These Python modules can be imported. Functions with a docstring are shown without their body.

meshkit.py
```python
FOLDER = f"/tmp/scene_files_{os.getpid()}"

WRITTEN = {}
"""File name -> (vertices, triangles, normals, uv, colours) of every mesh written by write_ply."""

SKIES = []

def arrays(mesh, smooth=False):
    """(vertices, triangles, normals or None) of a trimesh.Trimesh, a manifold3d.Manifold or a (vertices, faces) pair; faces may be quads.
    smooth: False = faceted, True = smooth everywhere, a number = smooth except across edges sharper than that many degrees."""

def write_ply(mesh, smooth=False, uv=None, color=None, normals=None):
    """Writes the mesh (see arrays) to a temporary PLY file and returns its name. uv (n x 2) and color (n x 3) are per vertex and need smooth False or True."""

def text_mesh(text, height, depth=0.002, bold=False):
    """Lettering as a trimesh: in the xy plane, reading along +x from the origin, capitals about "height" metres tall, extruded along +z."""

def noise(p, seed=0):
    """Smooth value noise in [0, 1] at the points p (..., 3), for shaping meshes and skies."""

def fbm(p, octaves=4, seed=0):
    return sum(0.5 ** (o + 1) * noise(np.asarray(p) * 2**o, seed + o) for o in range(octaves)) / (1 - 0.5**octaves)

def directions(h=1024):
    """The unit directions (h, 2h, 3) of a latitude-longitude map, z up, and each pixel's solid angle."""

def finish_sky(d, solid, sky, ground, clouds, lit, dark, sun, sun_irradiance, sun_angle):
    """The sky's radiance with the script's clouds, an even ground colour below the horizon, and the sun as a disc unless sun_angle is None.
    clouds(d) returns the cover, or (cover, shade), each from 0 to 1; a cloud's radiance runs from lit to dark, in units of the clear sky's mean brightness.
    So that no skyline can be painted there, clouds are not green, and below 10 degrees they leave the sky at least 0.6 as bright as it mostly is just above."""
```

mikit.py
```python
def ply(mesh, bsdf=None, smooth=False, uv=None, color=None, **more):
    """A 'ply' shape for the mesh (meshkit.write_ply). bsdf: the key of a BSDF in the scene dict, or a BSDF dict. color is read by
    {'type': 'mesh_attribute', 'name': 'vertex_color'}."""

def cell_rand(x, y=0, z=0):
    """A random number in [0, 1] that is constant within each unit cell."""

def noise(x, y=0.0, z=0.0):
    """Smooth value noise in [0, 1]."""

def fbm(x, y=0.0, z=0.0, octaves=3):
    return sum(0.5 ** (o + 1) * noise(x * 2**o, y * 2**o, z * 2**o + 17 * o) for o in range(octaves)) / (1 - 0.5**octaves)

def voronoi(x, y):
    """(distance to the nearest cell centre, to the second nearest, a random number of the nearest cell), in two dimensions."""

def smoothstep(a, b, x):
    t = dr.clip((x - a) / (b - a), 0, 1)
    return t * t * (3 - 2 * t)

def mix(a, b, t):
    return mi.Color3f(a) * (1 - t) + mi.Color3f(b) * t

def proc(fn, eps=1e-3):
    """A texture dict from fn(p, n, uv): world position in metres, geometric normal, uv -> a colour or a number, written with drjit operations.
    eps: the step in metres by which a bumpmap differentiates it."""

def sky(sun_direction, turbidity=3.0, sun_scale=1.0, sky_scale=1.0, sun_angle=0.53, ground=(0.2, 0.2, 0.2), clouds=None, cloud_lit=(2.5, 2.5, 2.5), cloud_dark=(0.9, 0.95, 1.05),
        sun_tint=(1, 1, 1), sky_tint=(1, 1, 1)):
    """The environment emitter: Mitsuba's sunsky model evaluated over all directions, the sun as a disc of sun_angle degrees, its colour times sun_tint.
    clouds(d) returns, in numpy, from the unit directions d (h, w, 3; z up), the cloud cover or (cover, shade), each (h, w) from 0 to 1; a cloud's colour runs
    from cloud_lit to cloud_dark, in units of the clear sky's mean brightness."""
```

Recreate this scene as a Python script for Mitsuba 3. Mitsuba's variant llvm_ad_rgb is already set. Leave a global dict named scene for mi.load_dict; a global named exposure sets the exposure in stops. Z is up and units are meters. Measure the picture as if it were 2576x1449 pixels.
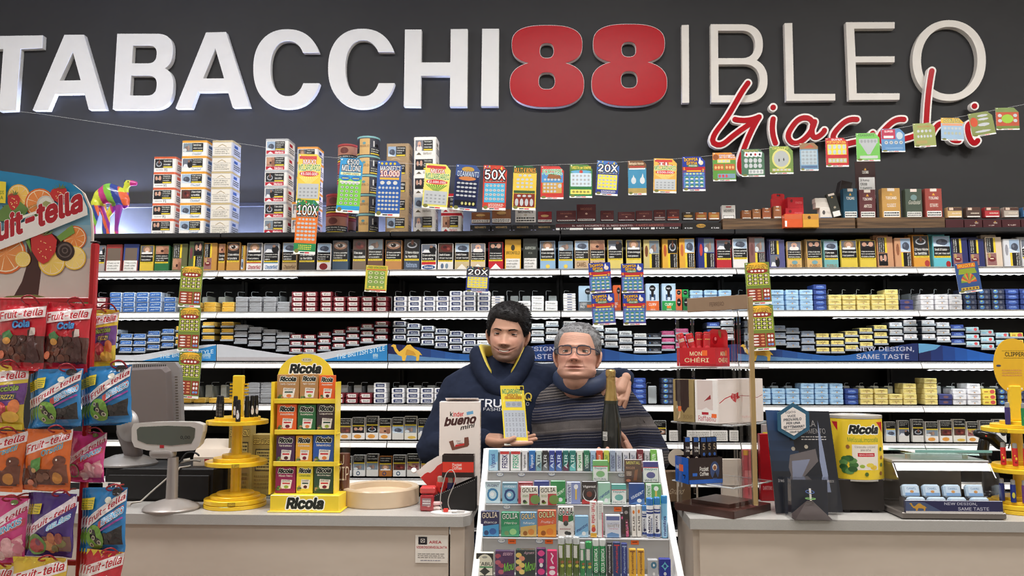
import math,random,numpy as np,trimesh,mitsuba as mi,mikit,meshkit,manifold3d as m3
from shapely import Polygon,Point,LineString,box as sbox,union_all,affinity
T=mi.ScalarTransform4f
scene,labels={},{}
# ------------------------------------------------------------------ camera, light, exposure
exposure=0.78
FPX,YAW,PITCH=2000.0,math.radians(2.6),math.radians(5.15)
EYE=np.array([0.0,0.0,1.55])
FWD=np.array([-math.sin(YAW)*math.cos(PITCH),math.cos(YAW)*math.cos(PITCH),math.sin(PITCH)])
RGT=np.array([math.cos(YAW),math.sin(YAW),0.0])
UPV=np.cross(RGT,FWD)
scene['camera']={'type':'perspective','fov':math.degrees(2*math.atan(1288/FPX)),'fov_axis':'x','near_clip':0.05,'far_clip':60.0,
                   'to_world':T().look_at(origin=EYE.tolist(),target=(EYE+FWD).tolist(),up=[0,0,1])}
LAMPS=[(x,y,w)for y,w in((1.95,1.0),(0.25,0.42),(-1.5,0.2))for x in(-2.1,0.25,2.4)]     # ceiling lamps of the shop: x, y, strength
LAMP_POWER=(24.0,23.6,23.0)
LED_WHITE,LED_BLUE=(6.5,7.2,7.4),(5.0,6.0,10.0)
# ------------------------------------------------------------------ helpers
def pix(px,py,Y):
    "the point at depth Y that the photograph shows at a pixel (used to take sizes and places off the photograph)"
    d=FWD+RGT*(px-1288)/FPX+UPV*(724.5-py)/FPX
    return EYE+d*(Y/d[1])
def pixz(px,py,Z):
    d=FWD+RGT*(px-1288)/FPX+UPV*(724.5-py)/FPX
    return EYE+d*((Z-EYE[2])/d[2])
def face(x0,y0,x1,y1,Y):
    "pixel box on the upright plane at depth Y -> (centre x, bottom z, width, height)"
    xm,ym=(x0+x1)/2,(y0+y1)/2
    a,b,c,d=pix(x0,ym,Y),pix(x1,ym,Y),pix(xm,y1,Y),pix(xm,y0,Y)
    return(a[0]+b[0])/2,c[2],b[0]-a[0],d[2]-c[2]
def c(x):
    "sRGB (0-255 tuple or hex) -> linear"
    if isinstance(x,str):
        x=tuple(int(x[i:i+2],16)for i in(0,2,4))
    x=np.array(x,float)/255
    x=x*.88+.12*(x@[.3,.59,.11])
    return np.where(x<=0.04045,x/12.92,((x+0.055)/1.055)**2.4)
def rot(axis,deg):
    return trimesh.transformations.rotation_matrix(math.radians(deg),axis)
def mat(loc=(0,0,0),rx=0,ry=0,rz=0,s=1):
    m=rot([0,0,1],rz)@rot([1,0,0],rx)@rot([0,1,0],ry)
    m[:3,:3]*=s
    m[:3,3]=loc
    return m
class M:
    "a mesh in the making, with a colour per vertex"
    def __init__(s):s.V,s.F,s.C,s.n=[],[],[],0
    def add(s,mesh,col,smooth=False,m=None):
        if hasattr(mesh,'to_mesh')or isinstance(mesh,(tuple,list)):
            v,f,_=meshkit.arrays(mesh)
            mesh=trimesh.Trimesh(v,f,process=False)
        v,f=np.asarray(mesh.vertices),np.asarray(mesh.faces)
        colv=None
        if callable(col):colv=col(v)
        if smooth is False:
            if colv is not None:colv=colv[f].reshape(-1,3)
            v,f=v[f].reshape(-1,3),np.arange(len(f)*3).reshape(-1,3)
        elif smooth is not True:
            g=trimesh.graph.smooth_shade(mesh,angle=math.radians(smooth),facet_minarea=None)
            v,f=np.asarray(g.vertices),np.asarray(g.faces)
            if callable(col):colv=col(v)
        if m is not None:v=v@m[:3,:3].T+m[:3,3]
        s.V.append(v);s.F.append(f+s.n);s.n+=len(v)
        s.C.append(colv if colv is not None else np.tile(c(col),(len(v),1)))
        return s
    def box(s,ctr,size,col,ch=0.0,m=None):
        return s.add(cbox(size,ch),col,False,(np.eye(4)if m is None else m)@mat(ctr))
    def tube(s,pts,r,col,n=8):
        return s.add(tube(pts,r,n),col,50)
    def lathe(s,prof,col,n=40,m=None,smooth=35):
        g=trimesh.creation.revolve(np.array(prof,float),sections=n)
        return s.add(g,col,smooth,m)
    def arrays(s):return np.vstack(s.V),np.vstack(s.F),np.vstack(s.C)
_cb={}
def cbox(size,ch=0.0):
    x,y,z=np.array(size,float)/2
    if ch<=0:
        return trimesh.creation.box(extents=size)
    k=(round(x,6),round(y,6),round(z,6),ch)
    if k not in _cb:
        P=[]
        for a in(-1,1):
            for b in(-1,1):
                for d in(-1,1):
                    P+=[(a*x,b*(y-ch),d*(z-ch)),(a*(x-ch),b*y,d*(z-ch)),(a*(x-ch),b*(y-ch),d*z)]
        _cb[k]=trimesh.Trimesh(P,process=False).convex_hull
    return _cb[k]
def tube(pts,r,n=8):
    p=np.asarray(pts,float)
    rr=np.broadcast_to(np.asarray(r,float),(len(p),))
    t=np.gradient(p,axis=0);t/=np.linalg.norm(t,axis=1,keepdims=True)+1e-12
    a=np.cross(t[0],[0.31,0.2,0.93]);a/=np.linalg.norm(a)
    A=[]
    for q in t:
        a=a-q*(a@q);a/=np.linalg.norm(a)+1e-12;A.append(a)
    A=np.array(A);B=np.cross(t,A)
    an=np.arange(n)*2*math.pi/n
    v=(p[:,None]+rr[:,None,None]*(np.cos(an)[None,:,None]*A[:,None]+np.sin(an)[None,:,None]*B[:,None])).reshape(-1,3)
    f=[]
    for i in range(len(p)-1):
        for j in range(n):
            q0,q1,q2,q3=i*n+j,i*n+(j+1)%n,(i+1)*n+(j+1)%n,(i+1)*n+j
            f+=[(q0,q1,q2),(q0,q2,q3)]
    k=len(v);v=np.vstack([v,p[0],p[-1]]);e=(len(p)-1)*n
    for j in range(n):
        f+=[(k,(j+1)%n,j),(k+1,e+j,e+(j+1)%n)]
    g=trimesh.Trimesh(v,f,process=False)
    return g
def spline(pts,n=40):
    from scipy.interpolate import CubicSpline
    p=np.asarray(pts,float)
    t=np.r_[0,np.cumsum(np.linalg.norm(np.diff(p,axis=0),axis=1))]
    return CubicSpline(t,p)(np.linspace(0,t[-1],n))
# ---- the scene's entries
_cnt={}
def numbered(name):
    k=_cnt.get(name,-1)+1
    _cnt[name]=k
    return name if k==0 else f'{name}_{k:03d}'
def thing(name,label=None,cat=None,group=None,kind=None):
    key=numbered(name);d={}
    if label:d['label']=label
    if cat:d['category']=cat
    if group:d['group']=group
    if kind:d['kind']=kind
    if d:labels[key]=d
    return key
def shape(m,bsdf='card',smooth=True,**more):
    v,f,col=m.arrays()
    if bsdf in GRADED:return mikit.ply((v,f),bsdf,smooth,color=col,**more)
    k=np.clip(np.round(col_s(col)*255),0,255)             # an even colour per piece, kept in the piece's uv
    return mikit.ply((v,f),bsdf,smooth,uv=np.c_[k[:,0]*256+k[:,1],k[:,2]],**more)
GRADED=('skin','cloth','graded')
def col_s(x):
    x=np.clip(np.asarray(x,float),0,1)
    return np.where(x<=0.0031308,x*12.92,1.055*np.maximum(x,1e-9)**(1/2.4)-0.055)
def own(key,m,bsdf='card',**more):
    scene[key]=shape(m,bsdf,**more);return key
def part(parent,name,m,bsdf='card',label=None,kind=None,**more):
    key=numbered(parent+'__'+name)
    scene[key]=m if isinstance(m,dict)else shape(m,bsdf,**more)
    if label or kind:labels[key]={k:v for k,v in(('label',label),('kind',kind))if v}
    return key
def at(d,m):
    return{**d,'to_world':T(np.asarray(m).tolist())}
def struct(key,m,bsdf,label=None):
    labels[key]={'kind':'structure',**({'label':label}if label else{})}
    scene[key]=shape(m,bsdf);return key
# ---- flat print: coloured shapes lying on a face
_tp={}
def tri2(poly):
    V,Fc,n=[],[],0
    for g in getattr(poly,'geoms',[poly]):
        if g.geom_type!='Polygon' or g.area<1e-9:continue
        v,f=trimesh.creation.triangulate_polygon(g,engine='earcut')
        V.append(v);Fc.append(f+n);n+=len(v)
    return(np.vstack(V),np.vstack(Fc))if V else(np.zeros((0,2)),np.zeros((0,3),int))
def text_poly(s,bold=True):
    if(s,bold)not in _tp:
        g=meshkit.text_mesh(s,1.0,0.1,bold)
        t=g.triangles;t=t[(t[:,:,2]>0.05).all(1)][:,:,:2]
        p=union_all([Polygon(q)for q in t]).simplify(0.012)
        x0,y0,x1,y1=p.bounds
        p=affinity.scale(affinity.translate(p,-x0,-y0),1/(x1-x0),1/(y1-y0),origin=(0,0))
        _tp[s,bold]=(p,(x1-x0),(y1-y0),{})
    return _tp[s,bold]
class Pr:
    "print on a face: o corner, u and v the full edges, n the outward normal; coordinates run 0-1"
    STEP,an=0.00006,.15
    def __init__(s,o,u,v,n=None,bend=None):
        s.o,s.u,s.v=(np.asarray(x,float)for x in(o,u,v))
        n=np.cross(s.u,s.v)if n is None else np.asarray(n,float)
        s.n=n/np.linalg.norm(n);s.k=0;s.m=M();s.bend=bend
    def put(s,v2,f,col):
        if len(f)==0:return s
        v2=np.asarray(v2,float)
        s.k+=1
        if s.bend is not None and len(v2):
            v2,f=trimesh.remesh.subdivide_to_size(np.c_[v2*[1,s.an],np.zeros(len(v2))],np.asarray(f),.035,max_iter=12);v2=v2[:,:2]/[1,s.an]
        off=0.0003+s.STEP*s.k
        if s.bend is None:v3=s.o+v2[:,:1]*s.u+v2[:,1:2]*s.v+s.n*off
        else:v3=s.bend(v2,off)
        a,b,d=v3[f[0][0]],v3[f[0][1]],v3[f[0][2]]
        nn=s.n if s.bend is None else(s.bend(v2[f[0][:1]],off+0.001)-s.bend(v2[f[0][:1]],off))[0]
        f=np.asarray(f)
        if np.cross(b-a,d-a)@nn<0:f=f[:,::-1]
        s.m.add((v3,f),col,False);return s
    def r(s,u0,v0,u1,v1,col):
        return s.put([(u0,v0),(u1,v0),(u1,v1),(u0,v1)],np.array([(0,1,2),(0,2,3)]),col)
    def e(s,cu,cv,ru,rv,col,n=18,a0=0,a1=360):
        t=np.radians(np.linspace(a0,a1,n+1));p=np.c_[cu+ru*np.cos(t),cv+rv*np.sin(t)]
        v=np.vstack([[(cu,cv)],p])
        return s.put(v,np.array([(0,i+1,i+2)for i in range(n)]),col)
    def p(s,pts,col):
        g=pts if hasattr(pts,'bounds')else Polygon(pts)
        v,f=tri2(g if g.is_valid else g.buffer(0));return s.put(v,f,col)
    def l(s,pts,w,col,asp=None):
        "a stroke; w in units of the face's height"
        asp=asp or np.linalg.norm(s.u)/np.linalg.norm(s.v)
        g=LineString([(a*asp,b)for a,b in pts]).buffer(w/2,quad_segs=3)
        return s.p(affinity.scale(g,1/asp,1,origin=(0,0)),col)
    def t(s,txt,u0,v0,u1,v1,col,bold=True,slant=0.0,rise=0.0,out=None,ow=0.03,rot=0):
        "lettering stretched into a box; out = colour of an outline"
        p,w,h,cache=text_poly(txt,bold)
        if out is not None:
            if ow not in cache:
                q=affinity.scale(p,w,h,origin=(0,0)).buffer(ow*h,quad_segs=2).simplify(0.02)
                cache[ow]=tri2(affinity.scale(q,1/w,1/h,origin=(0,0)))
            v,f=cache[ow];s.put(s._fit(v,u0,v0,u1,v1,slant,rise,rot),f,out)
        if 0 not in cache:cache[0]=tri2(p)
        v,f=cache[0]
        return s.put(s._fit(v,u0,v0,u1,v1,slant,rise,rot),f,col)
    def _fit(s,v,u0,v0,u1,v1,slant,rise,rot=0):
        if rot==90:return np.c_[u0+(1-v[:,1])*(u1-u0),v0+v[:,0]*(v1-v0)]
        if rot==-90:return np.c_[u0+v[:,1]*(u1-u0),v1-v[:,0]*(v1-v0)]
        asp=np.linalg.norm(s.u)/np.linalg.norm(s.v)
        y=v0+v[:,1]*(v1-v0)+rise*v[:,0]
        return np.c_[u0+v[:,0]*(u1-u0)+slant*v[:,1]*(v1-v0)/asp,y]
    def lines(s,u0,v0,u1,v1,n,col,seed=0,fill=0.5):
        "rows of print too small to read"
        rn=random.Random(seed);h=(v1-v0)/n
        for i in range(n):
            y=v1-(i+0.5)*h;x=u0
            V,Fc=[],[]
            while x<u1-0.02:
                w=rn.uniform(0.06,0.16)*(u1-u0);e=min(x+w,u1);b=len(V)
                V+=[(x,y-h*fill/2),(e,y-h*fill/2),(e,y+h*fill/2),(x,y+h*fill/2)];Fc+=[(b,b+1,b+2),(b,b+2,b+3)]
                x=e+0.03*(u1-u0)
            s.k-=1 if i else 0
            if V:s.put(V,np.array(Fc),col)
        return s
def front(cx,z,w,h,Y,m=None):
    "print on an upright face that looks to the camera's side (-y)"
    o,u,v,n=np.array([cx-w/2,Y,z]),np.array([w,0,0]),np.array([0,0,h]),np.array([0,-1.0,0])
    if m is not None:o,u,v,n=m[:3,:3]@o+m[:3,3],m[:3,:3]@u,m[:3,:3]@v,m[:3,:3]@n
    return Pr(o,u,v,n)
# ------------------------------------------------------------------ materials
import drjit as dr
def _flat(p,n,uv):
    k=dr.floor(uv.x+0.5);r=dr.floor(k/256);b=dr.floor(uv.y+0.5)
    q=mi.Color3f(r,k-r*256,b)/255
    return dr.select(q<=0.04045,q/12.92,dr.power((q+0.055)/1.055,2.4))
VC=mikit.proc(_flat)
VG={'type':'mesh_attribute','name':'vertex_color'}
def tw(b):return{'type':'twosided','b':b}
scene['card']=tw({'type':'principled','base_color':VC,'roughness':0.5,'specular':0.35})
scene['gloss']=tw({'type':'principled','base_color':VC,'roughness':0.22,'specular':0.55})
scene['red_acrylic']=tw({'type':'principled','base_color':VC,'roughness':0.3,'specular':0.12})
scene['wrap']=tw({'type':'principled','base_color':VC,'roughness':0.16,'specular':0.8,'clearcoat':0.6,'clearcoat_gloss':0.9})
scene['matte']=tw({'type':'diffuse','reflectance':VC})
scene['skin']=tw({'type':'principled','base_color':VG,'roughness':0.48,'specular':0.4})
scene['cloth']=tw({'type':'principled','base_color':VG,'roughness':0.9,'specular':0.1,'sheen':0.3})
scene['graded']=tw({'type':'principled','base_color':VG,'roughness':0.5,'specular':0.35})
scene['metal']=tw({'type':'principled','base_color':VC,'roughness':0.3,'metallic':0.9,'specular':0.5})
scene['silver']=tw({'type':'principled','base_color':VC,'roughness':0.36,'metallic':0.45,'specular':0.5})
scene['acrylic']={'type':'thindielectric','int_ior':1.35}
scene['green_glass']={'type':'thindielectric','int_ior':1.5,'specular_transmittance':{'type':'rgb','value':[0.78,0.93,0.9]}}
scene['film']={'type':'thindielectric','int_ior':1.28}
N,FB,SS,MX=mikit.noise,mikit.fbm,mikit.smoothstep,mikit.mix
def ct(x):return[float(v)for v in c(x)]
def _wall(p,n,uv):return MX(ct((57,57,57)),ct((50,50,53)),FB(p.x*3,p.y*3,p.z*3))
scene['wall_paint']=tw({'type':'principled','base_color':mikit.proc(_wall),'roughness':0.6,'specular':0.25})
def _room(p,n,uv):return MX(ct((214,208,198)),ct((204,198,188)),FB(p.x*2,p.y*2,p.z*2))
scene['room_paint']=tw({'type':'diffuse','reflectance':mikit.proc(_room)})
def _floor(p,n,uv):return MX(ct((150,144,136)),ct((128,122,115)),FB(p.x*5,p.y*5,0.0,4))
scene['floor_stone']=tw({'type':'principled','base_color':mikit.proc(_floor),'roughness':0.3})
def _panel(p,n,uv):return MX(ct((196,181,166)),ct((190,174,158)),FB(p.x*9,p.y*9,p.z*30))
scene['panel_laminate']=tw({'type':'principled','base_color':mikit.proc(_panel),'roughness':0.55,'specular':0.3})
def _top(p,n,uv):return MX(ct((176,173,168)),ct((160,157,153)),N(p.x*900,p.y*900,p.z*900))
scene['worktop_laminate']=tw({'type':'principled','base_color':mikit.proc(_top),'roughness':0.35,'specular':0.4})
def _wood(p,n,uv):
    g=FB(p.x*7,p.y*60,p.z*130,4)
    return MX(ct((112,82,52)),ct((70,49,31)),SS(0.3,0.75,g))
scene['walnut']=tw({'type':'principled','base_color':mikit.proc(_wood),'roughness':0.45})
# ------------------------------------------------------------------ the room
YW=3.80                                   # the sign wall
def room():
    X0,X1,Y0,Z1=-3.9,3.9,-3.4,3.75
    def slab(k,a,b,bs):
        a,b=np.array(a,float),np.array(b,float)
        struct(k,M().box((a+b)/2,b-a,(200,200,200)),bs)
    slab('floor',(X0,Y0,-0.1),(X1,YW,0),'floor_stone')
    slab('ceiling',(X0,Y0,Z1),(X1,YW,Z1+0.1),'room_paint')
    slab('wall_back',(X0,YW,0),(X1,YW+0.1,Z1),'wall_paint')
    slab('wall_left',(X0-0.1,Y0,0),(X0,YW,Z1),'room_paint')
    slab('wall_right',(X1,Y0,0),(X1+0.1,YW,Z1),'room_paint')
    slab('wall_front',(X0,Y0-0.1,0),(X1,Y0,Z1),'room_paint')
    for i,(x,y,pw)in enumerate(LAMPS):
        k=thing('ceiling_lamp',f'white ceiling lamp panel, {["nearest", "second", "farthest"][i // 3]} row from the sign wall, {["candy stand", "middle", "end carousel"][i % 3]} side','lamp','ceiling lamps of the shop')
        part(k,'frame',M().box((x,y,Z1-0.03),(1.3,0.42,0.06),(225,225,225),0.004),'card')
        g=M().add(([(x-.6,y-.16,Z1-.064),(x-.6,y+.16,Z1-.064),(x+.6,y+.16,Z1-.064),(x+.6,y-.16,Z1-.064)],[(0,1,2),(0,2,3)]),(255,255,255))
        d=shape(g,'card',smooth=False)
        d['emitter']={'type':'area','radiance':{'type':'rgb','value':[q*pw for q in LAMP_POWER]}}
        part(k,'diffuser',d)
room()
# ------------------------------------------------------------------ lettering on the wall (outlines measured on the wall's plane)
YS=YW-0.032
def sup(cx,cy,rx,ry,n=2.0,k=72,a0=0,a1=360):
    t=np.radians(np.linspace(a0,a1,k+(a1-a0<360)))[:k+1]
    if a1-a0>=360:t=t[:-1]if len(t)>k else t
    cs,sn=np.cos(t),np.sin(t)
    return[(cx+rx*np.sign(a)*abs(a)**(2/n),cy+ry*np.sign(b)*abs(b)**(2/n))for a,b in zip(cs,sn)]
def on_wall(poly,Y,d):
    "a pixel outline -> a slab standing d metres off the plane"
    out=M()
    for g in getattr(poly,'geoms',[poly]):
        m=trimesh.creation.extrude_polygon(g,1.0,engine='earcut')
        v=np.array(m.vertices)
        w=np.array([pix(a,b,Y)for a,b,_ in v]);w[:,1]=np.where(v[:,2]>0.5,Y+d,Y)
        f=np.array(m.faces)
        t=trimesh.Trimesh(w,f,process=False)
        if t.volume<0:t.invert()
        out.add(t,lambda v:np.tile(on_wall.col,(len(v),1)),30)
    return out
def k1(pts,ox=0,s=2.9953):return[(ox+a/s,b/s)for a,b in pts]
def S1(ox,s=2.9953):
    return lambda g:affinity.translate(affinity.scale(g,1/s,1/s,origin=(0,0)),ox,0)
def bowl(x0,y0,x1,y1,r=1.0,n=2.6):
    "D shape: straight on the left, round on the right"
    h=(y1-y0)/2;rx=min(x1-x0,h*r)
    return union_all([sbox(x0,y0,x1-rx,y1),Polygon(sup(x1-rx,(y0+y1)/2,rx,h,n))])
def cee(cx,x0,x1,y0,y1,sx,ty,sy0,sy1,xt):
    "C: outer superellipse less inner, cut open on the right between the terminals"
    o=Polygon(sup((x0+x1)/2,(y0+y1)/2,(x1-x0)/2,(y1-y0)/2,2.25))
    i=Polygon(sup((x0+sx+xt)/2,(sy0+sy1)/2,(xt-x0-sx)/2,(sy1-sy0)/2,2.25))
    return o.difference(i).difference(sbox((x0+x1)/2+20,ty[0],x1+50,ty[1]))
def letters():
    A,B2,B3=S1(0),S1(860),S1(1720,3.0093)
    L=[]
    L.append(('T',A(Polygon([(-141,273),(323,266),(318,362),(154,368),(120,832),(-9,838),(24,370),(-147,376)]))))
    L.append(('A',A(Polygon([(245,830),(485,262),(632,261),(797,822),(668,825),(637,704),(415,708),(363,830)],[[(548,388),(607,604),(450,608)]]))))
    lean=lambda g,x,y:affinity.skew(g,xs=-3.2,origin=(x,y))
    b=union_all([bowl(872,254,1293,530,1.0),bowl(866,500,1312,822,1.0),sbox(866,254,1000,822)])
    b=b.difference(bowl(990,343,1172,477)).difference(bowl(990,569,1186,720))
    L.append(('B',A(affinity.skew(b,xs=-3.4,origin=(990,540)))))
    L.append(('A',A(Polygon([(1322,815),(1552,244),(1703,241),(1882,806),(1752,808),(1716,688),(1490,691),(1443,815)],[[(1622,365),(1688,590),(1530,592)]]))))
    L.append(('C',A(cee(0,1908,2420,220,815,130,(396,627),307,724,2300))))
    L.append(('C',B2(cee(0,-104,410,216,815,130,(391,626),302,725,292))))
    L.append(('H',B2(union_all([Polygon([(475,222),(600,222),(592,803),(466,801)]),Polygon([(820,219),(948,218),(943,802),(813,802)]),sbox(580,470,830,571)]))))
    L.append(('I',B2(Polygon([(1057,216),(1184,216),(1180,800),(1048,800)]))))
    words=['first','second','third','fourth','fifth','sixth','seventh','eighth']
    for i,(ch,g)in enumerate(L):
        on_wall.col=c((226,226,224))
        k=thing('wall_letter',f'big bold white letter {ch}, {words[i]} letter of the long word on the dark wall','letter','bold white letters of the shop sign')
        own(k,on_wall(g,YS,0.03),'card')
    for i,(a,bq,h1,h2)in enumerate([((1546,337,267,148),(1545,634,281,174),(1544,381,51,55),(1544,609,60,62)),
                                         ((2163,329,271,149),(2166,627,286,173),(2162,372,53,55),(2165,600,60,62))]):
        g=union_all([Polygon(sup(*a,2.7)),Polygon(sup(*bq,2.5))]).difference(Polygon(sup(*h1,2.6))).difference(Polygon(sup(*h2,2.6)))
        k=thing('wall_number',f'glossy red number 8 with thin edge whitened as side light, {"beside bold white letter I" if i == 0 else "beside thin white letter I"}','number','red numbers of the shop sign')
        on_wall.col=c((188,12,24));part(k,'face',on_wall(B2(g.buffer(-3)),YS-0.004,0.004),'red_acrylic')
        on_wall.col=c((225,215,215));part(k,'edge',on_wall(B2(g),YS,0.03),'card')  # side light along the rim, painted as a whitish slab behind the red
    L=[]
    L.append(('I',Polygon([(1715,63),(1733,62.5),(1734,258.5),(1716,259)])))
    b=union_all([bowl(206,183,601,487,1.0,2.3),bowl(208,440,634,775,1.0,2.3),sbox(206,183,262,775)])
    b=b.difference(bowl(262,232,542,440,1.0,2.3)).difference(bowl(263,487,573,721,1.0,2.3))
    L.append(('B',B3(affinity.skew(b,xs=0.5,origin=(230,480)))))
    L.append(('L',B3(Polygon([(763,175),(822,174),(836,710),(1147,710),(1148,760),(778,764)]))))
    L.append(('E',B3(Polygon([(1228,168),(1598,167),(1597,215),(1291,217),(1301,427),(1597,426),(1597,471),(1302,472),(1310,706),(1635,706),(1634,755),(1252,758)]))))
    L.append(('O',B3(Polygon(sup(2010,458,278,306,2.1),[sup(2010,458,213,255,2.1)]))))
    for i,(ch,g)in enumerate(L):
        on_wall.col=c((222,216,208))
        k=thing('wall_letter',f'thin white letter {ch}, {words[i]} letter of the thin word beside the red numbers','letter','thin white letters of the shop sign')
        own(k,on_wall(g,YS,0.03),'card')
    # the red script: strokes with a white border
    st={'G':[[(487,628),(400,765),(300,925),(232,1020),(222,1075),(262,1096),(345,1052),(465,962),(562,892)],[(388,903),(470,910),(572,884)],[(570,886),(515,985),(460,1115),(432,1200),(424,1262),(440,1300)]],
          'i':[[(678,900),(674,1000),(695,1082)]],
          'a':[[(975,925),(940,893),(880,900),(820,962),(793,1040),(830,1082),(905,1058),(968,985),(992,920)],[(992,925),(972,990),(990,1038),(1030,1026),(1066,986)]],
          'c':[[(1312,904),(1240,912),(1168,972),(1133,1045),(1175,1084),(1280,1078),(1390,1048),(1432,1008)]],
          'c ':[[(1668,903),(1596,914),(1530,970),(1488,1045),(1525,1086),(1630,1064),(1745,1028),(1800,985)]],
          'h':[[(1880,535),(1856,690),(1842,850),(1836,960),(1826,1085)],[(1836,1075),(1895,985),(1955,935),(2002,962),(2020,1030),(2085,1062)]],
          'i ':[[(2170,935),(2162,1030),(2205,1082),(2226,1064)]]}
    dots={'i':Point(678,812).buffer(20),'i ':Point(2203,802).buffer(20)}
    k=thing('script_sign','red handwritten name with white border on the dark wall under the thin letters','sign')
    for ch,ss in st.items():
        core=union_all([LineString(spline(q,36)[:,:2]if len(q)>2 else q).buffer(19,quad_segs=4)for q in ss])
        if ch in dots:core=union_all([core,dots[ch]])
        on_wall.col=c((236,232,228));q=part(k,'letter',on_wall(B3(core.buffer(13)),YS-0.03,0.028),'card')
        on_wall.col=c((186,12,24));part(q,'red_face',on_wall(B3(core),YS-0.034,0.004),'red_acrylic')
letters()
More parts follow.
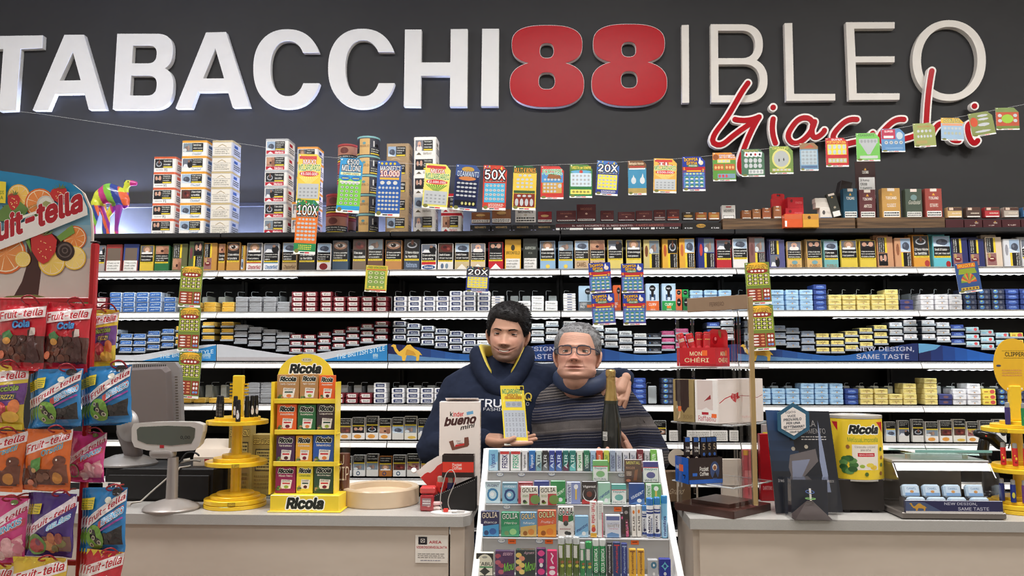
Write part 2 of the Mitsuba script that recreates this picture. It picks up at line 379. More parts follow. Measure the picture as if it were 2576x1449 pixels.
# ------------------------------------------------------------------ shelving
YR,YP=3.375,3.40                            # price rails, fronts of the packs
BAYS=[118,546,978,1411,1855,2311,2760]
RAILPX=[676.5,782.0,910.0,1017.0,1110.0,1204.0]
RZ=[pix(1288,y,YR)[2]for y in RAILPX]
ZTOP=pix(600,589,3.42)[2]                   # upper face of the black top board
def px_x(px,Y=YR,py=800):return pix(px,py,Y)[0]
ORD=['first','second','third','fourth','fifth','sixth','seventh','eighth','ninth','tenth','eleventh','twelfth','thirteenth','fourteenth','fifteenth','sixteenth']
def shelving():
    names=['under the rainbow camel figure','under the white tub stacks','under the paperboard cans and tubs','behind the two men','behind the clear sweets stand','behind the yellow sweets tin']
    for b in range(6):
        x0,x1=px_x(BAYS[b])+.002,px_x(BAYS[b+1])-.002
        k=thing('shelf_bay',f'black wall shelving bay with white price rails, {names[b]}','shelving','shelving bays along the sign wall')
        zb=0.02
        part(k,'back_panel',M().box(((x0+x1)/2,3.77,(zb+ZTOP)/2-.02),(x1-x0,.02,ZTOP-zb-.04),(20,21,25)),'card')
        part(k,'top_board',M().box(((x0+x1)/2,3.575,ZTOP-.010),(x1-x0,.39,.020),(34,34,36),.002),'card')
        for s in(x0+.006,x1-.006):
            part(k,'upright',M().box((s,3.715,(zb+ZTOP)/2-.02),(.012,.08,ZTOP-zb-.04),(22,22,25)),'card')
        for z in RZ+[RZ[-1]-.2,RZ[-1]-.42,.12]:
            part(k,'shelf',M().box(((x0+x1)/2,3.58,z-.016),(x1-x0-.03,.36,.016),(30,31,34)),'card')
            m=M()
            w=np.array([(0,-.004),(-.016,-.026),(-.012,-.029),(.006,-.004)])
            v=np.array([(x,YR+a,z+d)for x in(x0,x1)for a,d in w])
            f=[(0,1,5),(0,5,4),(1,2,6),(1,6,5),(2,3,7),(2,7,6),(3,0,4),(3,4,7),(0,3,2),(0,2,1),(4,5,6),(4,6,7)]
            m.add((v,np.array(f)),(246,245,242));part(k,'price_rail',m,'card')
            part(k,'rail_edge',M().box(((x0+x1)/2,YR-.006,z-.0015),(x1-x0,.004,.002),(150,150,150)),'card')
    segs=[[(118,538),(560,746),(1098,1389),(1433,1845),(1880,2288),(2330,2740)],[(118,520),(1010,1408),(1435,1845),(2096,2295),(2332,2740)],[(1400,1700),(2329,2740)]]
    for r,sg in enumerate(segs):
        k=thing('light_strip',f'bright white light strip under the {["tobacco pouch shelf", "upper cigarette shelf", "wave-sign shelf"][r]}','light strip','shelf light strips')
        z=RZ[r]-.030;m=M();hz=M()
        for a,b in sg:
            xa,xb=px_x(a),px_x(b);n=max(2,int((xb-xa)/.034))
            hz.box(((xa+xb)/2,YR+.006,z+.001),(xb-xa,.022,.004),(60,60,62))
            xs=np.linspace(xa,xb,n*4+1);V,Fc=[],[]
            for i,x in enumerate(xs):
                dz=.0045+.0022*math.sin(i*math.pi/2)
                V+=[(x,YR-.004,z),(x,YR-.002,z-dz),(x,YR+.012,z-dz)]
            for i in range(len(xs)-1):
                j=i*3;Fc+=[(j,j+1,j+4),(j,j+4,j+3),(j+1,j+2,j+5),(j+1,j+5,j+4)]
            m.add((np.array(V),np.array(Fc)),(255,255,255))
        d=shape(m,'card',smooth=False);d['emitter']={'type':'area','radiance':{'type':'rgb','value':list(LED_WHITE)}}
        part(k,'housing',hz,'card',kind='stuff');part(k,'lens',d,kind='stuff')
    # the ledge behind the tubs and the bluish lamp under it
    x0,x1=px_x(-120,3.74),px_x(1185,3.74)
    za=pix(700,513,3.78)[2]
    k=thing('wall_ledge','dark narrow ledge on the wall behind the tobacco tub stacks','ledge')
    own(k,M().box(((x0+x1)/2,3.792,za),(x1-x0,.016,.022),(40,40,46),.002),'card')
    k=thing('back_light','bluish light strip on the top board behind the camel figure and tubs','light strip')
    part(k,'housing',M().box(((x0+x1)/2,3.745,ZTOP+.006),(x1-x0,.03,.012),(70,70,80),.002),'card')
    for a,b,s in((200,300,70.0),(300,1180,11.0)):
        xa,xb=px_x(a,3.74),px_x(b,3.74);z=ZTOP+.0125
        m=M().add(([(xa,3.733,z),(xb,3.733,z),(xb,3.757,z),(xa,3.757,z)],[(0,1,2),(0,2,3)]),(255,255,255))
        d=shape(m,'card',smooth=False);d['emitter']={'type':'area','radiance':{'type':'rgb','value':[q*s for q in LED_BLUE]}}
        part(k,'lens',d)
shelving()
# ------------------------------------------------------------------ cigarette packs lying in stacks
PW,PH,PD=.0525,.0215,.087
def cam_mark(p,dark):p.t('CAMEL',.2,.5,.8,.82,dark,rise=.0);p.e(.5,.33,.07,.13,(176,130,80),8)
def st_blue(p):p.r(.02,.06,.98,.94,(38,92,172));p.t('ROTH',.12,.3,.82,.62,(205,222,240),slant=.5,rise=.12)
def st_silver(p):p.r(.02,.05,.98,.95,(146,149,155));p.r(.06,.6,.13,.74,(40,40,44));p.l([(.4,.3),(.9,.7)],.05,(178,180,184));p.l([(.3,.22),(.7,.45)],.03,(165,167,172))  # paler diagonal strokes are a painted sheen
def st_yellow(p):p.r(.02,.05,.98,.95,(224,168,44));p.r(.06,.6,.13,.74,(70,50,20));p.l([(.35,.25),(.9,.72)],.06,(240,205,110))  # the pale diagonal stroke is sheen painted into the yellow
def st_maroon(p):p.r(.02,.05,.98,.95,(122,34,44));p.p([(.2,.14),(.88,.14),(.88,.84),(.13,.84)],(232,226,222));p.t('Winston',.28,.3,.82,.7,(40,38,42));p.r(.06,.5,.15,.62,(225,210,205))
def st_wblue(p):p.r(.02,.05,.98,.95,(236,237,240));p.p(sbox(.2,.22,.84,.8).buffer(.05),(36,48,92));p.p([(.1,.55),(.22,.75),(.22,.4)],(36,48,92));p.t('Winston',.27,.3,.82,.72,(214,218,228))
def st_white(p):p.r(.02,.05,.98,.95,(238,238,238));p.p([(.12,.55),(.2,.74),(.24,.45)],(70,74,84));p.t('Winston',.28,.3,.84,.7,(84,88,100))
def st_thin(p):p.r(.02,.05,.98,.95,(240,240,240));p.p(sbox(.3,.3,.7,.7),(70,84,124));p.r(.74,.4,.78,.6,(90,90,95))
def st_clb(p):p.r(.02,.05,.98,.95,(150,192,228));p.r(.02,.05,.98,.3,(178,210,236));cam_mark(p,(60,98,150))
def st_cgb(p):p.r(.02,.05,.98,.95,(142,156,178));p.r(.02,.05,.98,.26,(170,182,200));cam_mark(p,(92,104,130))
def st_cy(p):p.r(.02,.05,.98,.95,(226,205,112));p.r(.02,.05,.98,.26,(236,222,158));cam_mark(p,(120,92,40))
def st_cw(p):p.r(.02,.05,.98,.95,(226,226,230));cam_mark(p,(120,124,140))
def st_cdb(p):p.r(.02,.05,.98,.95,(40,62,132));p.e(.5,.4,.36,.4,(58,92,178),12);p.t('CAMEL',.2,.42,.8,.72,(150,176,222))
def st_pink(p):p.r(.02,.05,.98,.95,(178,62,112));p.r(.1,.7,.9,.8,(226,150,182));p.l([(.3,.4),(.6,.36),(.8,.44)],.07,(226,140,176))
def st_black(p):p.r(.02,.05,.98,.95,(34,36,44));p.e(.12,.5,.05,.14,(60,120,190),8);p.t('Winston',.4,.34,.8,.66,(150,154,162));p.l([(.55,.85),(.9,.4)],.08,(84,88,98))
def st_purple(p):p.r(.02,.05,.98,.95,(58,62,122));p.e(.5,.5,.22,.26,(120,84,92),10)
def st_ice(p):p.r(.02,.05,.98,.95,(176,212,222));p.e(.72,.55,.14,.32,(214,78,84),10);p.r(.08,.3,.42,.5,(120,176,206))
def st_yr(p):p.r(.02,.05,.98,.95,(230,204,70));p.e(.74,.5,.2,.4,(206,72,70),10);p.r(.1,.34,.4,.6,(180,120,40))
def st_bb(p):p.r(.02,.05,.98,.95,(48,56,84));p.e(.3,.5,.2,.4,(72,124,190),10);p.e(.27,.66,.09,.16,(170,196,120),8);p.e(.7,.45,.12,.3,(96,100,116),8)
STY=dict(blue=(st_blue,(200,214,234),'bright blue'),silver=(st_silver,(178,180,184),'plain silver'),yellow=(st_yellow,(228,190,90),'amber yellow'),maroon=(st_maroon,(112,30,40),'maroon'),
           wblue=(st_wblue,(240,240,242),'white and navy'),white=(st_white,(240,240,240),'white'),thin=(st_thin,(240,240,240),'slim white'),clb=(st_clb,(160,200,232),'pale blue'),
           cgb=(st_cgb,(150,164,186),'grey-blue'),cy=(st_cy,(228,210,130),'pale yellow'),cw=(st_cw,(232,232,236),'silvery white'),cdb=(st_cdb,(40,62,132),'deep blue'),pink=(st_pink,(190,80,124),'pink'),
           black=(st_black,(34,36,44),'black'),purple=(st_purple,(58,62,122),'dark purple'),ice=(st_ice,(190,220,228),'icy blue and red'),yr=(st_yr,(230,208,90),'yellow and red'),bb=(st_bb,(40,46,70),'black and blue'))
_pk={}
def pack_ply(style,h=PH):
    if(style,h)not in _pk:
        fn,body,_=STY[style]
        b=shape(M().box((0,PD/2,h/2),(PW,PD,h),body,.0022))
        p=front(0,.0006,PW-.002,h-.0012,0);fn(p)
        _pk[style,h]=(b,shape(p.m))
    return _pk[style,h]
_row={}
def stack(shelf,style,x,z,n,pitch=None,Y=YP,h=PH,back=0.0,where='upper pack shelf',jit=1):
    word=STY[style][2]
    _row[where,style]=_row.get((where,style),0)+1
    i=_row[where,style]
    rn=random.Random(int(x*7000)+shelf)
    for j in range(n):
        lab=f'{word} cigarette pack, {ORD[j]} from bottom in {ORD[min(i - 1, 15)]} {word} stack on {where}'
        if word.count(' ')>1:lab=f'{word} cigarette pack, {ORD[j]} from bottom in {ORD[min(i - 1, 15)]} such stack, {where}'
        k=thing(word.split(' and ')[0].replace('-','_').replace(' ','_')+'_cigarette_pack',lab,'cigarette pack',f'{word} cigarette packs on the {where}')
        a,b=pack_ply(style,h)
        m=mat((x+jit*rn.uniform(-.0004,.0004),Y+back*j+jit*rn.uniform(0,.004),z+j*(pitch or h+.0004)),rz=jit*rn.uniform(-.3,.3))
        scene[k]=at(a,m);part(k,'print',at(b,m))
_dv={}
def pusher(x,z,Y=3.52,h=.075,w=.036,col=(228,236,238)):
    if 'p' not in _dv:
        _dv['p']=shape(M().box((0,0,h/2),(w,.004,h),col,.003))
        m=M().box((0,.05,.036),(.0010,.09,.072),(118,126,130))
        m.tube([(0,-.002,.07),(0,-.002,.086),(.004,.0,.089),(.022,.02,.088)],.0008,(170,175,178),5)
        _dv['d']=shape(m)
    b=next(i for i in range(5,-1,-1)if x>=px_x(BAYS[i]));k='shelf_bay'+(f'_{b:03d}' if b else '')
    part(k,'pusher_panel',at(_dv['p'],mat((x,Y,z))))
    part(k,'divider',at(_dv['d'],mat((x-.0283,YP+.02,z))))
def cx(a,b,Y=YP,py=800):return px_x((a+b)/2,Y,py)
def shelf_packs():
    z=RZ[1]+.0005
    R2=[('maroon',240,268,3),('blue',273,305,4),('blue',307,338,4),('blue',341,372,4),('blue',374,404,4),('blue',411,441,3),('yellow',470,500,2),('yellow',511,543,2),('yellow',557,589,2),('silver',591,622,3),('silver',625,657,3),
          ('silver',661,693,3),('silver',696,728,2),('maroon',732,763,4),('maroon',766,797,4),('maroon',803,837,4),('maroon',838,868,3),('maroon',872,903,3),('maroon',907,940,3),('maroon',943,975,3),
          ('wblue',989,1022,3),('wblue',1027,1057,3),('wblue',1063,1094,3),('wblue',1097,1128,3),('wblue',1130,1162,4),('wblue',1164,1197,4),('wblue',1200,1233,4),('thin',1236,1267,6),('white',1304,1334,2),('white',1337,1368,3),('white',1370,1404,2),('thin',1417,1449,7),
          ('clb',1736,1770,4),('clb',1772,1806,4),('clb',1808,1842,4),('clb',1859,1891,3),('clb',1903,1936,3),('clb',1940,1974,4),('clb',1977,2011,4),('clb',2013,2047,4),('cdb',2048,2081,5),('cy',2084,2119,3),('cy',2120,2155,3),('cy',2156,2191,3),('cy',2194,2228,3),('cy',2229,2262,4),('purple',2265,2299,2),
          ('cw',2317,2351,3),('cw',2353,2388,3),('cw',2389,2423,3),('bb',2425,2460,4),('bb',2461,2494,4),('bb',2496,2530,4),('cdb',2532,2566,4),('cdb',2569,2602,4)]
    for s,a,b,n in R2:
        x=cx(a,b,YP,770)
        stack(2,s,x,z,n,h=.0105 if s=='thin' else PH)
        pusher(x+.006,z)
    for a in(1276,2302):
        pusher(cx(a,a+30),z)
    # the tilted racks over the wave sign: three packs a column, each in its own tray
    R3=[('blue',262,296,826),('blue',300,331,837),('blue',334,365,837),('blue',370,400,830),('blue',405,436,825),('yellow',439,471,818),('yellow',505,539,807),('yellow',554,585,807),('silver',588,620,814),('silver',624,655,820),('silver',660,691,826),('silver',695,726,833),
          ('maroon',728,760,838),('maroon',762,794,839),('maroon',799,831,832),('maroon',836,867,826),('maroon',871,902,819),('maroon',907,938,812),('maroon',942,974,805),
          ('wblue',988,1020,805),('wblue',1022,1056,811),('wblue',1058,1091,817),('wblue',1093,1127,824),('wblue',1129,1163,830),('wblue',1165,1196,836),('white',1199,1231,836),('white',1234,1266,836),('white',1283,1315,818),('white',1318,1335,815),('white',1336,1369,811),('white',1372,1406,805),('white',1417,1449,805),('white',1451,1484,810),('white',1487,1519,816),('white',1521,1555,822),('white',1557,1591,830),('white',1594,1628,836),('black',1630,1663,836),('pink',1665,1697,830),
          ('pink',1700,1733,824),('cdb',1780,1812,808),('cw',1814,1847,803),('cgb',1875,1905,805),('cgb',1910,1942,810),('cgb',1946,1977,816),('cgb',1979,2012,822),('cgb',2016,2051,830),('cy',2053,2088,836),('cy',2090,2125,836),('cy',2127,2160,830),('cy',2164,2197,822),('cy',2200,2235,815),('cw',2239,2274,808),('cw',2275,2310,802),('cw',2320,2357,802),('cw',2358,2393,808),('cdb',2394,2429,814),('ice',2431,2467,820),('ice',2468,2504,827),('ice',2506,2542,834),('yr',2543,2577,834)]
    zs=RZ[2]
    tr=shape(M().box((0,.055,-.002),(.058,.11,.0025),(24,25,29)).box((0,-.001,.002),(.0575,.0015,.008),(150,158,168)).box((-.0295,.04,.008),(.0012,.08,.022),(44,48,60)))
    for s,a,b,top in R3:
        if b-a<25:continue
        m=(a+b)/2
        x,zt=px_x(m,YP),pix(m,top,YP)[2]
        stack(3,s,x,zt-PH-2*.0298-.004,3,pitch=.0298,Y=YP+.012,back=0.0,where='wave-sign shelf',jit=.4)
        bay=next(i for i in range(5,-1,-1)if x>=px_x(BAYS[i]));k='shelf_bay'+(f'_{bay:03d}' if bay else '')
        for j in range(3):part(k,'pack_tray',at(tr,mat((x,YP+.012,zt-PH-j*.0298-.0048))))
        part(k,'rack_column',M().box((x,YP+.14,(zs+zt-.01)/2),(.05,.03,zt-.01-zs),(18,19,23)),'card')
    # lower shelf
    z=RZ[3]+.0005
    R4=[('yellow',447,481,1),('yellow',484,518,1),('yellow',525,556,1),('yellow',560,592,1),('silver',596,618,3),('silver',621,651,4),('silver',653,686,4),('silver',688,720,3),('maroon',834,866,2),('maroon',868,900,2),('maroon',903,935,2),('wblue',939,971,4),('wblue',984,1016,3),('wblue',1022,1054,3),('wblue',1058,1089,3),('wblue',1092,1124,3),
          ('cdb',1592,1627,5),('bb',1663,1700,5),('clb',1907,1940,3),('clb',1942,1977,3),('clb',1979,2012,3),('clb',2017,2048,4),('clb',2052,2084,4),('clb',2089,2123,4),('cdb',2127,2160,3),('cy',2165,2198,3),('cy',2201,2236,3),('cy',2239,2271,2),('cy',2275,2306,4),('cy',2328,2359,5),('purple',2362,2397,2),('cw',2399,2432,3),('cw',2435,2470,4),('yr',2473,2508,3),('bb',2511,2545,3),('bb',2548,2580,3)]
    for s,a,b,n in R4:
        x=cx(a,b,YP,1000)
        stack(4,s,x,z,n,where='lower pack shelf');pusher(x+.006,z,3.49)
    pusher(cx(1630,1660,YP,1000),z,3.45)
shelf_packs()
# ------------------------------------------------------------------ health-warning print
WARN=[('Il fumo causa','attacchi','cardiaci'),('Il fumo causa il','cancro alla bocca','e alla gola'),('Il fumo può uccidere','il bimbo nel grembo','materno'),('Il fumo aumenta','il rischio di','impotenza'),('Il fumo riduce','la fertilità'),('I figli dei fumatori','hanno più probabilità','di iniziare a fumare'),
        ('Il fumo è dannoso','per i tuoi denti e','le tue gengive'),('Il fumo causa','ictus e disabilità'),('Il fumo ostruisce','le tue arterie'),('Il fumo danneggia','i tuoi polmoni'),('Smetti di fumare -','vivi per i tuoi cari')]
SUBST=('Il fumo del tabacco','contiene oltre 70','sostanze cancerogene')
KILL=('Il fumo uccide -','smetti subito')
def warn_text(p,u0,v0,u1,v1,i,col=(226,226,222),txt=None,fit=1.0):
    ls=txt or WARN[i%len(WARN)];h=(v1-v0)/len(ls);L=max(map(len,ls))
    for j,s in enumerate(ls):
        p.t(s,u0,v1-(j+.82)*h,u0+(u1-u0)*fit*(len(s)/L)**.9,v1-(j+.16)*h,col)
def photo(p,u0,v0,u1,v1,kind):
    w,h=u1-u0,v1-v0
    E=lambda a,b,r,q,col,n=12:p.e(u0+a*w,v0+b*h,r*w,q*h,col,n)
    R=lambda a,b,a2,b2,col:p.r(u0+a*w,v0+b*h,u0+a2*w,v0+b2*h,col)
    k=kind%11
    bg=[(96,98,108),(176,122,96),(104,112,128),(150,176,204),(84,56,46),(122,122,132),(44,40,44),(52,40,36),(26,26,28),(150,100,98),(120,136,150)][k]
    p.r(u0,v0,u1,v1,bg)
    if k==0:E(.5,.55,.34,.45,(150,116,84));R(.08,0,.92,.22,(232,230,228));E(.5,.5,.2,.3,(206,160,134));E(.5,.28,.12,.1,(232,230,228))
    if k==1:E(.3,.6,.3,.4,(196,142,112));E(.5,.36,.12,.14,(58,26,22));E(.8,.3,.2,.4,(150,96,74))
    if k==2:p.p([(u0,v0),(u0+.7*w,v0),(u0+.5*w,v0+.35*h),(u0+.2*w,v0+.4*h)],(222,224,228));E(.78,.35,.26,.42,(22,22,26));E(.68,.72,.12,.16,(150,112,92))
    if k==3:E(.52,.42,.36,.32,(70,78,96));E(.4,.5,.12,.14,(100,108,126));p.p([(u0,v0),(u0+w,v0),(u0,v0+.3*h)],(206,222,236))
    if k==4:E(.55,.5,.4,.42,(104,36,34));E(.45,.6,.14,.16,(60,22,24));E(.7,.4,.12,.14,(150,70,60))
    if k==5:E(.5,.2,.36,.3,(232,226,222));E(.5,.62,.22,.28,(214,166,142));E(.5,.5,.08,.06,(60,84,140))
    if k==6:E(.28,.6,.16,.24,(198,146,124));E(.72,.62,.17,.28,(206,154,132));R(.1,0,1,.3,(20,18,22));E(.5,.5,.08,.05,(230,224,216))
    if k==7:E(.5,.5,.46,.4,(156,112,88));E(.5,.52,.36,.2,(200,190,184));E(.48,.52,.18,.2,(36,28,28));E(.42,.6,.05,.06,(250,250,250))
    if k==8:E(.5,.45,.36,.32,(176,180,190));E(.5,.47,.26,.22,(40,40,44));E(.52,.7,.1,.26,(128,76,60))
    if k==9:E(.5,.5,.4,.22,(120,44,48));R(.3,.5,.7,.6,(222,208,176));E(.25,.8,.16,.2,(180,150,90))
    if k==10:E(.45,.4,.3,.26,(126,104,96));E(.6,.45,.1,.34,(160,128,112));E(.2,.2,.2,.2,(206,212,216))
BLACK,YEL=(24,24,26),(232,200,40)
def warn_stack(p,brand,kind,i,pv=.66,tv=.36,yv=.3,inset=.03,brandfn=None):
    "upright pack: picture, black text block, yellow line, brand field below"
    p.r(0,0,1,1,brand);photo(p,inset,pv,1-inset,.985,kind);p.r(inset,yv,1-inset,pv,BLACK)
    warn_text(p,.08,tv+.01,.94,pv-.03,i);p.r(inset,yv,1-inset,tv,YEL);p.lines(.1,yv+.015,.9,tv-.015,1,(90,76,20),i)
    if brandfn:brandfn(p)
# ------------------------------------------------------------------ tobacco tubs, cans and the camel on the black top board
def rprism(w,d,h,r,z=0.0):
    g=trimesh.creation.extrude_polygon(sbox(-w/2+r,r,w/2-r,d-r).buffer(r,quad_segs=4),h,engine='earcut')
    g.apply_translation((0,0,z));return g
def tub(x0,x1,yb,yt,n,lid,brand,label,group,photos,side=(236,234,230),warn=True,Y=3.42,d=.1,turn=0.0,hpx=None):
    cxm,z0,w,_=face(x0,yt,x1,yb,Y)
    w*=.84 if w>.09 else .9;z0=ZTOP+.0006
    H=face(x0,yt,x1,yb,Y)[3]/n
    cxm=px_x(x0,Y)+w/2
    for j in range(n):
        k=thing('tobacco_tub',f'{label}, {ORD[n - 1 - j]} from top','tub',group)
        rn=random.Random(j*31+int(x0));m=mat((cxm+rn.uniform(-.001,.001),Y,z0+j*H),rz=turn+rn.uniform(-1,1))
        scene[k]=shape(M().add(rprism(w,d,H*.86,.008),side,40,m),'card')
        part(k,'lid',M().add(rprism(w*1.015,d*1.01,H*.135,.009,H*.862),lid,40,m),'gloss')
        p=front(0,H*.02,w-.012,H*.82,-.0002,m);brand(p)
        if warn:
            i=photos[j%len(photos)]
            photo(p,.02,.3,.42,.98,i);p.r(.42,.3,.9,.98,BLACK);p.r(.44,.32,.88,.42,YEL);warn_text(p,.46,.45,.87,.96,i)
        part(k,'print',p.m)
        o=m[:3,:3]@np.array([w/2+.0002,.012,H*.06])+m[:3,3]
        q=Pr(o,m[:3,:3]@np.array([0,d-.024,0]),[0,0,H*.74]);q.lines(.05,.1,.95,.6,3,(70,70,74),j);q.r(.1,.68,.6,.92,brand.col);part(k,'side_print',q.m)
def br(col,txt=None,tc=(255,255,255),peak=None,base=(238,236,232)):
    def f(p):
        p.r(0,0,1,.27,base)
        if col:p.r(.0,.02,.9,.27,col)
        if peak:p.p([(.06,.04),(.2,.2),(.34,.04)],peak)
        if txt:p.t(txt,.42,.05,.84,.22,tc)
    f.col=col or tc
    return f
def tub91(p):p.r(0,0,1,.27,(236,236,234));p.t('91',.5,.04,.66,.24,(40,40,44));p.lines(.08,.08,.45,.2,1,(140,140,140))
tub91.col=(226,90,50)
def tubbs(p):
    p.r(0,0,1,1,(226,220,206));p.l([(.28,.7),(.5,.88),(.72,.7)],.05,(160,140,96));p.r(.02,.6,.98,.62,(60,60,60));warn_text(p,.1,.06,.9,.56,0,(60,58,54),SUBST)
tubbs.col=(60,90,160)
def tubbr(p):p.r(0,0,1,.27,(168,138,100));p.l([(.2,.1),(.4,.18),(.6,.1)],.04,(206,180,140))
tubbr.col=(150,120,84)
tub(370,437,588,392,5,(224,98,60),tub91,'red-orange lidded white tub in the stack nearest the camel figure','white tubs with red-orange lids',(6,6,6,6,8))
tub(440,516,588,352,6,(238,160,48),br(None,'Chesterf',(70,110,160)),'orange lidded white tub in the second stack from the camel','white tubs with orange lids',(3,3,4,3,2,10))
tub(518,581,588,352,6,(196,176,130),tubbs,'cream tobacco tub with gold peak print and tan lid','cream tubs with tan lids',(0,),(200,205,220),False)
tub(655,724,588,349,6,(178,180,184),br((190,24,44),'Marlboro',(255,255,255),(255,255,255)),'grey lidded white and red tub in the tall stack','white and red tubs with grey lids',(10,8,2,8,1,3))
tub(737,800,588,361,6,(238,150,44),br(None,'Rothmans',(60,80,140)),'orange lidded white tub behind the yellow hanging ticket','white tubs behind the yellow ticket',(4,4,4,2,5,0),Y=3.52)
tub(726,770,588,508,2,(238,150,44),br(None,'Rothmans',(60,80,140)),'small white baby picture tub beside the orange ticket','small tubs beside the orange ticket',(5,),d=.07)
tub(966,1034,588,363,5,(170,140,104),tubbr,'brown tobacco tub in the stack behind the blue ticket','brown tobacco tubs',(3,3,4,3,3),(176,146,108))
tub(1036,1103,588,347,5,(240,238,234),br(None,'Marlboro',(120,110,96),(90,80,60)),'white gold peak tub in the tall stack beside the red-lidded tubs','white tubs with gold peak print',(5,3,6,6,5))
tub(1107,1168,588,490,2,(196,30,44),br((238,236,232),'Marlboro',(190,30,44),(190,30,44)),'low white tub with red lid beside the black cigar trays','low tubs with red lids',(1,4),d=.09)
def can(x0,x1,yb,yt,n,rim,label,group,fn,body,Y):
    cxm,_,w,h=face(x0,yt,x1,yb,Y);H=h/n;r=w/2
    for j in range(n):
        k=thing('tobacco_can',f'{label}, {ORD[n - 1 - j]} from top','can',group)
        z=ZTOP+.0006+j*H
        scene[k]=shape(M().lathe([(0,0),(r-.001,0),(r-.001,H*.88),(0,H*.88)],body,36,mat((cxm,Y+r,z))))
        part(k,'lid',M().lathe([(0,H*.885),(r,H*.885),(r+.0008,H*.9),(r+.0008,H*.975),(r-.002,H*.992),(0,H*.992)],rim,36,mat((cxm,Y+r,z))),'gloss')
        def bend(v,off,z=z):
            a=(v[:,0]-.5)*math.pi;q=r-.001+off
            return np.c_[cxm+q*np.sin(a),Y+r-q*np.cos(a),z+v[:,1]*H*.87]
        p=Pr((cxm-r,Y,z),(w,0,0),(0,0,H*.87),(0,-1,0),bend);fn(p,j);part(k,'print',p.m)
def redcan(p,j):
    p.r(.04,.45,.96,.97,[(170,110,90),(160,70,60),(120,120,130),(150,60,56),(180,120,96)][j%5]);p.e(.45,.72,.14,.2,(110,50,44));p.r(.04,.12,.96,.45,BLACK);p.r(.1,.04,.9,.12,YEL)
    warn_text(p,.12,.14,.9,.43,1,txt=('Il fumo causa il cancro','alla bocca e alla gola'))
def pueblocan(p,j):
    p.r(.0,.03,.99,.97,(62,64,76));p.r(.28,.02,.6,.98,(214,172,104));p.t('PUEBLO',.3,.46,.58,.6,(130,84,44));p.e(.44,.7,.05,.08,(96,150,160));p.r(.62,.1,.95,.42,BLACK);p.r(.02,.1,.26,.42,BLACK)
    warn_text(p,.64,.16,.94,.42,8);p.r(.62,.05,.95,.12,YEL);p.r(.02,.05,.26,.12,YEL);p.p([(.7,.5),(.74,.5),(.74,.85),(.7,.85)],(220,220,220));p.e(.82,.58,.06,.1,(20,20,24))
can(842,893,588,352,5,(190,70,70),'red paperboard tobacco can behind the green and blue ticket','red cans in the tall stack',redcan,(150,44,44),3.53)
can(813,869,588,487,2,(200,60,64),'red paperboard tobacco can in the short stack','red cans in the short stack',redcan,(158,44,48),3.42)
can(891,948,588,343,5,(130,190,196),'tan and dark paperboard can with teal rim','cans with teal rims',pueblocan,(70,72,84),3.41)
